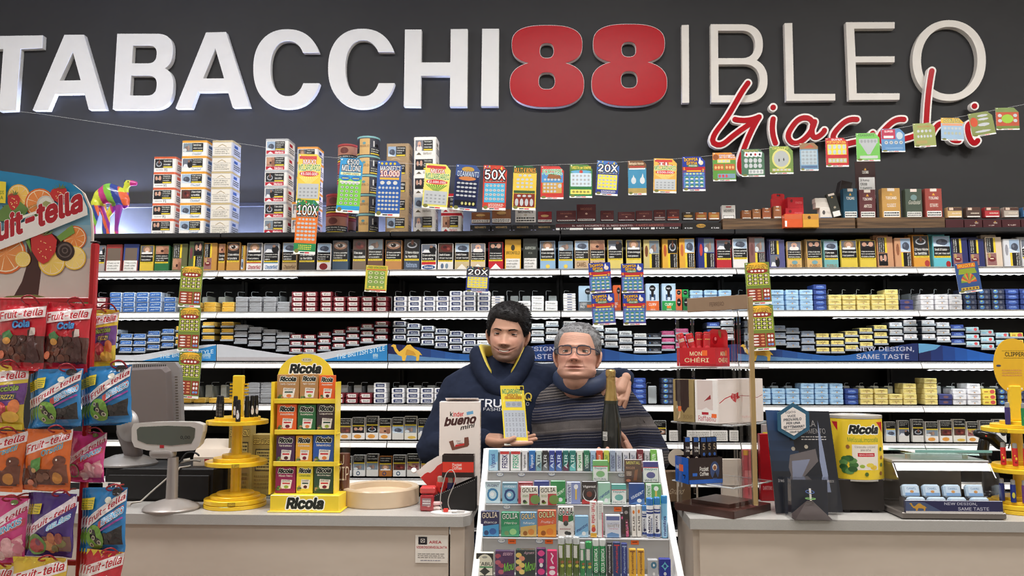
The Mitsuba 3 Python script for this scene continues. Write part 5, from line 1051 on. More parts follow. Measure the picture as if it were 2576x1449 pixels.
def ear(side,W):
    e=trimesh.creation.icosphere(4);v=e.vertices.copy()
    r=np.hypot(v[:,0]*1.0,v[:,2]);inn=np.exp(-(r/.55)**4)*(v[:,1]<.3)
    v=v*[.0115,.0085,.031];v[:,1]+=inn*.0055
    v[:,0]+=.004*np.clip(v[:,2]/.03,-1,1);v[:,0]*=np.where(v[:,2]<-.012,.8,1)
    e=trimesh.Trimesh(v,e.faces);e.apply_transform(rot([0,0,1],-38));e.apply_transform(rot([0,1,0],8))
    if side<0:e.apply_transform(np.diag([-1,1,1,1]));e.invert()
    e.apply_translation((side*(.0745*W+.004),.004,-.012));return e
def to_man(t):
    return m3.Manifold(m3.Mesh(np.asarray(t.vertices,np.float32),np.asarray(t.faces,np.uint32)))
def hand(wrist,d,n,side,curl=(20,20,20,20),spread=4,thumb=(40,20),s=1.0,thumb_out=38):
    "bones of a hand: d towards the fingers, n out of the palm, side = +-1 for the thumb's side along n x d"
    d=np.asarray(d,float);d/=np.linalg.norm(d);n=np.asarray(n,float);n-=d*(n@d);n/=np.linalg.norm(n);a=np.cross(n,d)*side
    W_=np.asarray(wrist,float);L=lambda x,y,z=0.0:W_+s*(d*x+a*y+n*z)
    S=[[(L(0,.0),.024*s),(L(.05,.004),(.026*s))]]
    kn=[(.090,.030),(.094,.010),(.090,-.010),(.082,-.028)]
    for x,y in kn:
        S.append([(L(.012,y*.5),.015*s),(L(.05,y*.85),.0125*s),(L(x,y),.0098*s)])
    S.append([(L(.05,.028),.0125*s),(L(.088,.03),.0100*s),(L(.092,.010),.0102*s),(L(.088,-.010),.0100*s),(L(.08,-.028),.0092*s),(L(.04,-.024),.012*s)])
    fl=[(.041,.025,.019),(.045,.029,.020),(.042,.027,.020),(.033,.020,.018)]
    nails=[]
    for i in range(4):
        p=L(*kn[i]);ang=0.0;sp=math.radians((1.5-i)*spread);ch=[(p,.0095*s)]
        for j in range(3):
            ang+=math.radians(curl[i]*(1.0,1.1,.7)[j])
            q=d*math.cos(ang)*math.cos(sp)+n*math.sin(ang)+a*math.sin(sp)*math.cos(ang)
            p=p+q*fl[i][j]*s;ch.append((p,(.0086,.0078,.0068)[j]*s))
        S.append(ch);up=-(n*math.cos(ang)-d*math.sin(ang));nails.append((p-q*.002*s,q,up,.0068*s))
    p=L(.022,.026,.004);t0,t1=math.radians(thumb_out),math.radians(thumb[0]);ch=[(L(.012,.012),.016*s),(p,.0145*s)]
    for j,(ln,r)in enumerate(((.040,.0115),(.030,.0100),(.024,.0085))):
        q=d*math.cos(t0-j*.25)+a*math.sin(t0-j*.25);q=q*math.cos(t1*(j*.5+.3))+n*math.sin(t1*(j*.5+.3));p=p+q*ln*s;ch.append((p,r*s))
    S.append(ch);nails.append((p-q*.002*s,q,-(n*math.cos(t1)*.6)+a*-.5,.0085*s))
    return S,nails
def eyes(key,hd,mt,look,openness,iris,W=1.0):
    for q in(-1,1):
        ctr=np.array([q*.0315*W,hd.y(q*.0315*W,.001)+.0064,.001])
        e=M().add(trimesh.creation.icosphere(3,.0122),(222,214,208),True,mt@mat(ctr))
        k=part(key,'eye',e,'gloss')
        g=trimesh.creation.icosphere(3,1);ip=ctr+np.array([look[0],-.0102,look[1]])
        part(k,'iris',M().add(g,iris,True,mt@mat(ip)@np.diag([.0062,.0025,.0062,1])).add(g,(12,10,10),True,mt@mat(ip+[0,-.0012,0])@np.diag([.0030,.002,.0030,1])),'gloss')
        for sg,e0 in((1,openness[0]),(-1,openness[1])):
            u,v=np.meshgrid(np.linspace(-1.25,1.25,18),np.linspace(0,1,8));V=[]
            r=.0131
            for a,b in zip(u.ravel(),v.ravel()):
                el=math.radians(e0*(1-.55*(a/1.25)**2))*1+(1.35-math.radians(e0))*b
                V.append(ctr+np.array([r*1.18*math.sin(a),-r*math.cos(a)*math.cos(el)*1.02,sg*r*math.sin(el)]))
            F_=[]
            for j in range(7):
                for i in range(17):
                    x=j*18+i;F_+=[(x,x+1,x+19),(x,x+19,x+18)]
            t=trimesh.Trimesh(V,F_,process=False)
            if t.face_normals[:,1].mean()>0:t.invert()
            part(key,'eyelid',M().add(t,hd.lid,True,mt),'card')
            if sg>0:part(key,'eyelash',M().add(tube(np.array(V[:18])[2:16]+[0,-.0004,-.0002],.0007,5).apply_transform(mt),(38,28,26),True),'card')
def skin_paint(hd,mt,base,spots):
    inv=np.linalg.inv(mt)
    def f(v):
        l=v@inv[:3,:3].T+inv[:3,3];x,y,z=l.T;z=hd.zinv(z)
        col=np.tile(c(base),(len(v),1));nz=meshkit.fbm(v*90,3)[:,None];col=col*(.93+.14*nz)
        front_=(y<-.03)&(np.abs(z)<.125)&(np.abs(x)<.085)
        for fn,tint,amt in spots:
            a=np.clip(fn(x,y,z)*front_,0,1)[:,None]*amt;col=col*(1-a)+c(tint)*a
        return np.clip(col,0,1)
    return f
def hair_cap(key,hd,mt,W,line,thick,col,seed,tufts,tl,comb,greys=None):
    "hair: a shell over the scalp, its edge tucked in, with many short locks on it"
    v=np.array(hd.mesh.vertices);f=np.array(hd.mesh.faces);n=np.array(hd.mesh.vertex_normals)
    ang=np.degrees(np.arctan2(np.abs(v[:,0])/.075,-v[:,1]/.095))
    s=hd.zinv(v[:,2])-line(ang,v[:,0],v[:,1]);ok=s>-.010
    nz=meshkit.fbm(v*np.array([150,60,60]),3,seed)
    h=np.clip(s/.022,-.25,1);off=np.where(h<0,h*.012,thick(v,h)*np.clip(h,0,1)**.6)+h*.0035*(nz-.5)*2
    w=v+n*off[:,None]+np.array([0,0,1])*(np.clip(h,0,1)*np.clip(n[:,2],0,1)*.004)[:,None]
    ff=f[ok[f].all(1)];used=np.unique(ff);mp=-np.ones(len(v),int);mp[used]=np.arange(len(used))
    base=c(col)
    def paint(q):return np.clip(base*(.75+.5*meshkit.fbm(q*260,3,seed)[:,None])+(0 if greys is None else(meshkit.noise(q*420,seed)[:,None]>.55)*c(greys)*.12),0,1)
    m=M().add(trimesh.Trimesh(w[used],mp[ff],process=False),paint,True,mt)
    rn=np.random.default_rng(seed);idx=rn.choice(np.where(s>.001)[0],tufts)
    V,F_,C,k=[],[],[],0
    for i in idx:
        p=w[i]-n[i]*.002;dr_=comb(v[i],n[i])+rn.normal(0,.13,3);dr_-=n[i]*(dr_@n[i])*.6;dr_/=np.linalg.norm(dr_)
        sd=np.cross(dr_,n[i]);sd/=np.linalg.norm(sd)+1e-9;ln=tl*rn.uniform(.6,1.3)*min(1,max(.3,h[i]*1.2));wd=.0011
        a=[p-sd*wd,p+sd*wd,p+n[i]*.0018];mid=p+dr_*ln*.5+n[i]*.0022;b=[mid-sd*wd*.8,mid+sd*wd*.8,mid+n[i]*.002];tip=p+dr_*ln+n[i]*.0004
        V+=a+b+[tip];F_+=[(k,k+3,k+5),(k,k+5,k+2),(k+1,k+2,k+5),(k+1,k+5,k+4),(k,k+1,k+4),(k,k+4,k+3),(k+3,k+6,k+5),(k+4,k+5,k+6),(k+3,k+4,k+6)];k+=7
    m.add(trimesh.Trimesh(V,F_,process=False),paint,True,mt)
    return part(key,'hair',m,'graded',kind='stuff')
def _hood(p,n,uv):return MX(ct((36,44,66)),ct((28,35,54)),FB(p.x*60,p.y*60,p.z*60))
scene['navy_cotton']=tw({'type':'principled','base_color':mikit.proc(_hood),'roughness':0.9,'specular':0.12,'sheen':0.4})
_Z0=float(pix(1450,975,2.79)[2])
def _sweater(p,n,uv):
    z=p.z+.010*FB(p.x*6,p.y*6,0.0)+.25*dr.square(p.x-.26);t=z*108
    k=dr.floor(t);fr=t-k
    r1,r2=mikit.cell_rand(k*0.5,3),mikit.cell_rand(k,7)
    ph=(z-_Z0)/.118;ph=ph-dr.floor(ph+.5)
    col=MX(ct((88,82,80)),ct((36,40,62)),SS(.13,.24,dr.abs(ph)))
    col=MX(col,ct((24,25,34)),dr.select((fr<.45)&(r1>.35),0.75,0.0))
    col=MX(col,ct((132,124,120)),dr.select((fr>.74)&(r2>.3),0.6,0.0))
    return MX(col,ct((60,58,62)),.3*N(p.x*420,p.y*420,p.z*420))
scene['striped_knit']=tw({'type':'principled','base_color':mikit.proc(_sweater),'roughness':0.95,'specular':0.08,'sheen':0.3})
def _denim(p,n,uv):return MX(ct((44,50,66)),ct((34,40,54)),N(p.x*300,p.y*300,p.z*300))
scene['dark_denim']=tw({'type':'diffuse','reflectance':mikit.proc(_denim)})
J=lambda x,y,Y:pix(x,y,Y)
def legs(cx_,cy_,hipz):
    S=[]
    for q in(-1,1):
        S.append([((cx_+q*.09,cy_,hipz),.098),((cx_+q*.1,cy_-.01,.5),.066),((cx_+q*.1,cy_+.01,.1),.045)])
    S.append([((cx_-.09,cy_,hipz),.1),((cx_+.09,cy_,hipz),.1)])
    return S
def shoes(key,cx_,cy_):
    for q in(-1,1):
        t=hullchain([[((cx_+q*.1,cy_+.04,.05),(.04,.045,.048)),((cx_+q*.11,cy_-.12,.035),(.045,.05,.033))]],.02,4);t.apply_translation((0,0,.002-t.vertices[:,2].min()));part(key,'shoe',M().add(t,(40,36,36),True),'card')
def young_man():
    k=thing('person','young man with short black hair in a navy hoodie holding up a yellow ticket','person')
    hd=Head(1.0,1.0,1.0,1.0,.9,1.0,.92,.93);hd.lid=(178,130,108)
    mt=mat((0,0,0),rx=0,ry=3.5,rz=-5,s=.935)
    mt[:3,3]=J(1270,841,2.90)-mt[:3,:3]@np.array([0,-.087,0])
    H=lambda p:mt[:3,:3]@np.array(p)+mt[:3,3]
    parts=[to_man(hd.mesh.copy().apply_transform(mt))]+[to_man(ear(q,1.0).apply_transform(mt))for q in(-1,1)]
    neck0=J(1262,935,3.02)
    w1=J(1222,1106,2.76);w2=J(1571,951,2.862)
    h1,nl1=hand(w1,(1,-.16,-.03),(.03,-.25,.95),-1,(4,6,8,10),2,(16,5),.95,14)
    h2,nl2=hand(w2,(-.32,-.45,-.83),(-.1,.86,-.42),1,(24,28,30,32),2,(16,10),.98,34)
    sh1,sh2=J(1158,985,3.03),J(1362,968,3.03);el1,el2=J(1092,1128,2.98),J(1496,985,3.19)
    tor=lambda gx,gr:[[(sh1,.07+gr),(J(1205,965,3.03),.078+gr),(J(1262,955,3.04),.085+gr),(J(1320,962,3.03),.078+gr),(sh2,.07+gr)],
           [(J(1195,1010,3.02),.112+gr),(J(1325,1010,3.02),.112+gr)],[(J(1195,1010,3.02),.112+gr),(J(1198,1130,3.02),.108+gr),(J(1198,1230,3.02),.108+gr)],[(J(1325,1010,3.02),.112+gr),(J(1318,1130,3.02),.108+gr),(J(1318,1230,3.02),.108+gr)],
           [(J(1198,1130,3.02),.108+gr),(J(1318,1130,3.02),.108+gr)],[(J(1198,1230,3.02),.108+gr),(J(1318,1230,3.02),.108+gr)],[(J(1195,1010,3.02),.112+gr),(J(1318,1130,3.02),.108+gr)],[(J(1262,960,3.03),.1+gr),(J(1260,1050,3.0),.125+gr),(J(1258,1230,3.0),.12+gr)]]
    body=[[(H((0,.03,-.06)),.054),(H((0,.035,-.11)),.057),(neck0,.06),(neck0-[0,0,.06],.08)]]+tor(0,-.02)+[[(sh1,.05),(el1,.04),(w1,.026)],[(sh2,.05),(el2,.04),(w2,.026)]]+legs(neck0[0],3.02,.78)+h1+h2
    b=hullchain(body,.0055,8)
    sk=m3.Manifold.batch_boolean(parts+[to_man(b)],m3.OpType.Add)
    st=lambda x,y,z:np.clip((-.040-.010*np.clip((np.abs(x)-.02)/.02,0,1)+.03*np.clip((np.abs(x)-.052)/.012,0,1)-z)/.016,0,1)*(1-ga(x,z,0,-.0715,.026,.008))
    spots=[(st,(64,50,46),.66),(lambda x,y,z:ga(np.abs(x),z,.038,-.03,.018,.014),(206,130,112),.35),(lambda x,y,z:ga(np.abs(x),z,.031,-.009,.014,.005),(150,100,84),.4),(lambda x,y,z:ga(x,z,0,-.036,.012,.008),(206,136,116),.3),
             (lambda x,y,z:ga(x,z,0,-.0725+.005*(x/.025)**2,.021,.0055)*1.2,(170,92,84),.7)]
    v,f,_=meshkit.arrays(sk)
    own(k,M().add(trimesh.Trimesh(v,f,process=False),skin_paint(hd,mt,(192,142,117),spots),True),'skin')
    eyes(k,hd,mt,(.0004,-.0006),(13,12),(40,27,20))
    for q in(-1,1):
        up=[(q*.014,.0185),(q*.024,.0225),(q*.036,.0245),(q*.048,.0205)];lo=[(q*.049,.0185),(q*.036,.0195),(q*.024,.0165),(q*.014,.0125)]
        part(k,'eyebrow',M().add(hd.patch(Polygon(up+lo),.0014),(34,26,24),True,mt),'card')
    for q in(-1,1):part(k,'nostril',M().add(hd.patch(affinity.scale(Point(q*.0075,-.0468).buffer(.0024),1.2,.6),.0004,.002),(70,40,34),True,mt),'card')
    arc=lambda a,z0,lift,n=9:[(x,z0+lift*(x/.025)**2)for x in np.linspace(-a,a,n)]
    part(k,'mouth',M().add(hd.patch(Polygon(arc(.0235,-.0690,.0065)+arc(.0235,-.0765,.0105)[::-1]),.0012,.002),(96,42,40),True,mt),'card')
    tq=part(k,'teeth',M().add(hd.patch(Polygon(arc(.0195,-.0693,.0060)+arc(.0195,-.0745,.0088)[::-1]),.0020,.002),(226,220,210),True,mt),'gloss')
    line=lambda a,x,y:np.where(a<38,.060-.16*np.clip(x,-.05,.05)+.0*a,np.where(a<72,.058-(a-38)*.0018,np.where(a<96,-.010+(a-72)*.0011,.012-np.clip(a-96,0,40)*.0019)))
    hair_cap(k,hd,mt,1,line,lambda v,h:.004+.016*np.clip(v[:,2]/.1,0,1)+.006*np.clip(-v[:,1]/.09,0,1)*(v[:,2]>.05),(26,23,24),3,2600,.022,lambda p,n:np.array([.75,-.55,.15])if p[2]>.055 else np.array([.1*np.sign(p[0]),.4,-.9]))
    # hoodie: body, hood, print, cuffs
    slv=[[(sh1,.078),(el1,.066),((el1+w1)/2,.055),(w1+(el1-w1)*.08,.042)],[(sh2,.078),(J(1420,955,3.11),.068),(el2,.064),((el2+w2)/2+[0,0,.01],.052),(w2+(el2-w2)*.06,.04)]]
    cl=hullchain(tor(0,.006)+slv,.010,10)
    nz=meshkit.fbm(cl.vertices*np.array([16,16,26]),3)-.5;cl.vertices+=cl.vertex_normals*(nz*.012)[:,None]
    hk=part(k,'hoodie',M().add(cl,(36,44,66),True),'navy_cotton')
    def ringpath(rx_,ry_,dz,front_drop,ctr):
        P_=[]
        for a in np.radians(np.arange(0,360,12)):
            s_,c_=math.sin(a),-math.cos(a)
            P_.append(ctr+np.array([rx_*s_,ry_*c_,dz-front_drop*max(0,-c_)**1.6+.012*abs(s_)]))
        return P_
    ctr=np.array([neck0[0]+.003,3.0,neck0[2]+.022])
    seg=ringpath(.096,.086,.026,.112,ctr);seg.append(seg[0])
    rr=[.030+.016*max(0,-math.cos(math.radians(a)))*0+.020*(1-abs(math.cos(math.radians(a))))*.5 for a in np.arange(0,372,12)]
    hood=hullchain([[(p,np.array([.023,.023,.034])+.006*(r-.03)/.01)for p,r in zip(seg,rr)],[(ctr+[-.05,.085,.0],.05),(ctr+[.05,.085,.0],.05)],[(ctr+[-.05,.085,.0],.05),(ctr+[.0,.10,-.08],.05),(ctr+[.05,.085,.0],.05)]],.009,8)
    part(hk,'hood',M().add(hood,(36,44,66),True),'navy_cotton')
    s2=ringpath(.080,.070,.044,.116,ctr);s2=s2[3:28]
    part(hk,'hood_lining',M().add(hullchain([[(p,(.014,.014,.026))for p in s2]],.007,6),(206,184,60),True),'card',label='yellow hood lining')
    def chest(x0,y0,x1,y1,pr):pass
    # letters on the chest, laid on the cloth
    ray=trimesh.Trimesh(cl.vertices,cl.faces,process=False)
    from scipy.interpolate import LinearNDInterpolator
    fv=cl.vertices[(cl.vertex_normals[:,1]<-.3)];cs=LinearNDInterpolator(fv[:,[0,2]],fv[:,1])
    pm=M()
    for txt,x0,y0,x1,y1 in(('TRU',1197,1004,1262,1024),('FASHION',1216,1025,1282,1033),('Q',1319,988,1338,1010),('O',1323,1012,1331,1021)):
        p,_,_,_=text_poly(txt,txt in('TRU','Q'));v,f=tri2(p)
        a,b,d=pix(x0,y1,2.89),pix(x1,y1,2.89),pix(x0,y0,2.89)
        x=a[0]+v[:,0]*(b[0]-a[0]);z=a[2]+v[:,1]*(d[2]-a[2]);y=np.nan_to_num(cs(x,z),nan=2.9)-.0022
        t=trimesh.Trimesh(np.c_[x,y,z],f,process=False)
        if t.face_normals[:,1].mean()>0:t.invert()
        pm.add(t,(206,180,60)if txt=='Q' else(200,202,208),False)
    part(hk,'lettering',pm)
    for w,e in((w1,el1),(w2,el2)):
        u=(e-w)/np.linalg.norm(e-w);part(hk,'cuff',M().add(hullchain([[(w+u*.012,.036),(w+u*.05,.041)]],.008,4),(30,36,54),True),'navy_cotton')
    tr=hullchain([[(p,np.asarray(r)+.012)for p,r in sg]for sg in legs(neck0[0],3.02,.80)],.02,6)
    part(k,'trousers',M().add(tr,(44,50,66),True),'dark_denim');shoes(k,neck0[0],3.02)
    return w1
def old_man():
    k=thing('person','older grey-haired man in glasses and a striped knit sweater holding a champagne bottle','person')
    W_=1.0
    hd=Head(W_,1.18,1.0,.12,1.1,1.15,.86,.90);hd.lid=(182,132,112)
    mt=mat((0,0,0),rx=-13,ry=0.5,rz=-8,s=.97)
    mt[:3,3]=J(1446,882,2.76)-mt[:3,:3]@np.array([0,-.087,0])
    H=lambda p:mt[:3,:3]@np.array(p)+mt[:3,3]
    parts=[to_man(hd.mesh.copy().apply_transform(mt))]+[to_man(ear(q,W_).apply_transform(mt))for q in(-1,1)]
    neck0=J(1462,985,2.90)
    w1,w2=J(1482,1262,2.615),J(1600,1190,2.735)
    bx=J(1538,1100,2.69)
    h1,_=hand(w1,(.27,.02,.96),(.1,.98,0),1,(4,5,6,8),5,(10,5),.95,24)
    h2,_=hand(w2,(-.28,.12,.95),(-.95,-.1,-.2),-1,(12,14,16,16),3,(6,4),.95,26)
    sh1,sh2=J(1396,1022,2.90),J(1556,1022,2.91);el1,el2=J(1375,1200,2.88),J(1640,1150,2.90)
    def tor(gr):return[[(sh1,.066+gr),(J(1430,1000,2.91),.07+gr),(J(1462,990,2.92),.075+gr),(J(1510,1000,2.91),.07+gr),(sh2,.066+gr)],
           [(J(1415,1060,2.90),.105+gr),(J(1530,1060,2.90),.105+gr)],[(J(1415,1060,2.90),.105+gr),(J(1420,1180,2.9),.11+gr),(J(1420,1270,2.9),.11+gr)],[(J(1530,1060,2.90),.105+gr),(J(1535,1180,2.9),.112+gr),(J(1535,1270,2.9),.112+gr)],
           [(J(1420,1180,2.9),.11+gr),(J(1535,1180,2.9),.112+gr)],[(J(1420,1270,2.9),.11+gr),(J(1535,1270,2.9),.112+gr)],[(J(1470,1000,2.91),.085+gr),(J(1472,1080,2.88),.125+gr),(J(1476,1190,2.87),.14+gr),(J(1476,1280,2.88),.13+gr)]]
    body=[[(H((0,-.03,-.086)),.044),(H((0,.02,-.10)),.056),(neck0+[0,.02,.005],.05)],[(H((0,.03,-.05)),.062),(H((0,.045,-.10)),.060),(neck0+[0,.015,0],.060),(neck0+[0,.03,-.06],.055)]]+tor(-.02)+[[(sh1,.05),(el1,.042),(w1,.027)],[(sh2,.05),(el2,.042),(w2,.027)]]+legs(neck0[0],2.92,.76)+h1+h2
    sk=m3.Manifold.batch_boolean(parts+[to_man(hullchain(body,.0055,8))],m3.OpType.Add)
    wr=lambda x,y,z:sum(np.exp(-((z-zz-.004*np.sin(x*60))/.0011)**2)for zz in(.045,.054,.063))*(np.abs(x)<.035)
    spots=[(lambda x,y,z:ga(np.abs(x),z,.04,-.03,.02,.016),(206,120,104),.4),(lambda x,y,z:ga(x,z,0,-.036,.014,.012),(200,118,104),.45),(wr,(150,96,80),.45),(lambda x,y,z:ga(np.abs(x),z,.031,-.014,.014,.005),(160,106,92),.5),
             (lambda x,y,z:np.clip((-.04-z)/.03,0,1)*.6,(180,132,116),.4),(lambda x,y,z:ga(x,z,0,-.072,.022,.006),(166,92,84),.7),(lambda x,y,z:np.exp(-((np.abs(x)-.028-.3*np.clip(-.045-z,0,.03))/.0016)**2)*(z<-.04)*(z>-.075),(140,90,78),.4)]
    v,f,_=meshkit.arrays(sk)
    own(k,M().add(trimesh.Trimesh(v,f,process=False),skin_paint(hd,mt,(196,144,121),spots),True),'skin')
    eyes(k,hd,mt,(.0,-.0008),(17,17),(60,52,48),1.03)
    for q in(-1,1):
        up=[(q*.013,.020),(q*.025,.024),(q*.038,.024),(q*.050,.019)];lo=[(q*.050,.0175),(q*.038,.0195),(q*.025,.019),(q*.013,.0145)]
        part(k,'eyebrow',M().add(hd.patch(Polygon(up+lo),.0014),(96,84,78),True,mt),'card')
    for q in(-1,1):part(k,'nostril',M().add(hd.patch(affinity.scale(Point(q*.0078,-.0470).buffer(.0024),1.2,.55),.0004,.002),(84,48,42),True,mt),'card')
    part(k,'mouth',M().add(hd.patch(Polygon([(x,-.0705+.002*(x/.025)**2)for x in np.linspace(-.024,.024,9)]+[(x,-.0725+.003*(x/.025)**2)for x in np.linspace(.024,-.024,9)]),.0008,.002),(104,54,50),True,mt),'card')
    line=lambda a,x,y:np.where(a<45,.078-.05*np.clip(x,-.05,.05)+.0*a,np.where(a<74,.076-(a-45)*.0026,np.where(a<98,.0+(a-74)*.0005,.012-np.clip(a-98,0,40)*.0019)))
    hair_cap(k,hd,mt,1,line,lambda v,h:.007+.006*np.clip(v[:,2]/.1,0,1),(112,112,114),9,2400,.017,lambda p,n:np.array([.8,-.3,.1])if p[2]>.07 else np.array([.05*np.sign(p[0]),.5,-.85]),(226,226,228))
    # glasses
    g=part(k,'glasses',M().tube([H((-.010,hd.y(0,.0)-.016,.004)),H((0,hd.y(0,.002)-.0125,.0075)),H((.010,hd.y(0,.0)-.016,.004))],.0016,(36,40,62),8),'gloss')
    for q in(-1,1):
        P_=[]
        for a in np.linspace(0,2*math.pi,41)[:-1]:
            x=q*.0335+.0245*np.sign(math.cos(a))*abs(math.cos(a))**.55;z=-.003+.0165*np.sign(math.sin(a))*abs(math.sin(a))**.6
            P_.append(H((x,-.1045+.10*max(0,abs(x)-.02)**1.0*.25,z)))
        part(g,'rim',M().tube(P_+[P_[0],P_[1]],.0017,(36,40,62),8),'gloss')
        cc=np.mean(P_,0);part(g,'lens',M().add((np.vstack([P_,cc]),[(i,(i+1)%40,40)for i in range(40)]),(255,255,255),True),'film')
        part(g,'temple',M().tube([H((q*.058,-.096,.005)),H((q*.074,-.075,.006)),H((q*.082,-.02,.008)),H((q*.0835,.012,.006)),H((q*.082,.03,-.01))],.0019,(40,46,78),8),'gloss')
    slv=[[(sh1,.072),(el1,.066),(w1,.05)],[(sh2,.072),(J(1602,1075,2.93),.066),(el2,.066),(w2+(el2-w2)*.45,.052),(w2+(el2-w2)*.12,.042)]]
    cl=hullchain(tor(.006)+slv,.010,10);cl.vertices+=cl.vertex_normals*((meshkit.fbm(cl.vertices*np.array([18,18,30]),3,5)-.5)*.010)[:,None]
    sw=part(k,'sweater',M().add(cl,(60,60,70),True),'striped_knit')
    ctr=np.array([neck0[0],2.885,neck0[2]+.030]);P_=[]
    for a in np.radians(np.arange(0,372,12)):P_.append((ctr+np.array([.084*math.sin(a),.088*-math.cos(a)-.008,.018-.030*max(0,math.cos(a))**1.5]),(.019,.019,.030)))
    part(sw,'polo_collar',M().add(hullchain([P_],.008,6),(44,56,86),True),'card',label='dark blue rolled collar')
    tr=hullchain([[(p,np.asarray(r)+.012)for p,r in sg]for sg in legs(neck0[0],2.92,.78)],.02,6)
    part(k,'trousers',M().add(tr,(44,50,66),True),'dark_denim');shoes(k,neck0[0],2.92)
    # the bottle he holds
    bk=thing('champagne_bottle','dark champagne bottle with gold foil held by the older man','bottle')
    Y=2.68;q=(pix(1538,1000,Y)[2]-pix(1538,1100,Y)[2])/100;bz=pix(1538,1165,Y)[2];bx=pix(1538,1100,Y)[0]
    Zp=lambda y:bz+(1165-y)*q
    R=lambda px_:px_/2*q
    glass=[(0,Zp(1165)),(R(46),Zp(1165)),(R(50),Zp(1160)),(R(50),Zp(1075)),(R(48),Zp(1056)),(R(41),Zp(1034)),(R(32),Zp(1012)),(R(25),Zp(985)),(R(21),Zp(960)),(R(20),Zp(945)),(0,Zp(945))]
    own(bk,M().lathe(glass,(16,20,18),48,mat((bx,Y,0))),'wrap')
    foil=[(R(33.5),Zp(1008)),(R(27),Zp(985)),(R(23),Zp(960)),(R(22),Zp(950)),(R(25),Zp(946)),(R(26),Zp(938)),(R(25),Zp(932)),(R(18),Zp(929)),(0,Zp(929))]
    fm=trimesh.creation.revolve(np.array(foil),sections=48);fm.apply_transform(mat((bx,Y,0)));fm=fm.subdivide().subdivide();fm.vertices+=fm.vertex_normals*((meshkit.fbm(fm.vertices*130,3)-.5)*.003)[:,None]
    part(bk,'foil',M().add(fm,(206,170,100),True),'metal',label='gold foil')
    part(bk,'neck_band',M().lathe([(R(33),Zp(1016)),(R(35.5),Zp(1016)),(R(34.5),Zp(1008)),(R(32),Zp(1008))],(40,42,30),48,mat((bx,Y,0))),'gloss')
    def bend(v,off):
        a=math.radians(-62)+v[:,0]*math.radians(34);r=R(50)+off
        return np.c_[bx+r*np.sin(a),Y-r*np.cos(a),Zp(1107)+v[:,1]*(Zp(1085)-Zp(1107))]
    p=Pr((bx-.03,Y,Zp(1107)),(.02,0,0),(0,0,.03),(0,-1,0),bend);p.r(0,0,1,1,(206,206,200));p.lines(.1,.62,.9,.96,3,(90,90,90),2);p.lines(.1,.05,.9,.5,2,(60,60,60),3,.8);part(bk,'label',p.m)
    return bx
W1=young_man();old_man()
def held_ticket():
    k=thing('scratch_ticket','long yellow scratch ticket lettered MILIARDARIO held up by the young man','ticket')
    Y0=2.735
    a0,a1,b0,b1=pix(1258,970,Y0),pix(1317,970,Y0),pix(1270,1118,Y0),pix(1330,1118,Y0)
    def S(u,v): 
        top=a0+(a1-a0)*u;bot=b0+(b1-b0)*u;p=bot+(top-bot)*v
        bendy=-.030*(1-v)**2+.006*math.sin(u*math.pi)
        return p+np.array([0,bendy,0])
    nu,nv=8,30;V=[S(i/nu,j/nv)for j in range(nv+1)for i in range(nu+1)];F_=[]
    for j in range(nv):
        for i in range(nu):
            x=j*(nu+1)+i;F_+=[(x,x+1,x+nu+2),(x,x+nu+2,x+nu+1)]
    t=trimesh.Trimesh(V,F_,process=False);n=len(V)
    V2=np.vstack([V,np.array(V)+[0,.0008,0]]);F2=F_+[(a+n,c_+n,b+n)for a,b,c_ in F_]
    own(k,M().add(trimesh.Trimesh(V2,F2,process=False),(232,228,220),True))
    def bend(v,off):return np.array([S(a,b)-[0,off,0]for a,b in v])
    p=Pr(b0,b1-b0,a0-b0,(0,-1,0),bend)
    p.r(0,0,1,1,(240,214,50));confetti(p,.05,.66,.95,.97,26,4,((250,232,130),(226,186,40)))
    p.t('MILIARDARIO',.07,.86,.9,.94,(60,120,60),out=(226,226,120),ow=.08);p.r(.84,.93,.97,.985,(40,34,34));p.r(.8,.92,1,.935,(40,34,34))
    p.t('MAXI',.28,.82,.72,.86,(150,70,30));p.t('€5.000.000!',.16,.77,.86,.815,(226,160,40),out=(140,60,20),ow=.1)
    p.r(.17,.63,.86,.73,(170,176,186));grid(p,.18,.64,.85,.72,1,3,(150,156,168),.4,.4)
    p.r(.06,.13,.95,.58,(178,186,198));grid(p,.08,.14,.93,.56,5,6,(146,152,166),.22,.16);grid(p,.08,.11,.93,.53,5,6,(90,94,104),.3,.05)
    p.r(0,0,1,.075,(236,234,226));p.e(.5,.035,.16,.02,(206,190,70));p.r(.1,.02,.3,.04,(90,90,90));p.r(.68,.02,.92,.04,(190,60,60))
    part(k,'print',p.m,'gloss')
held_ticket()
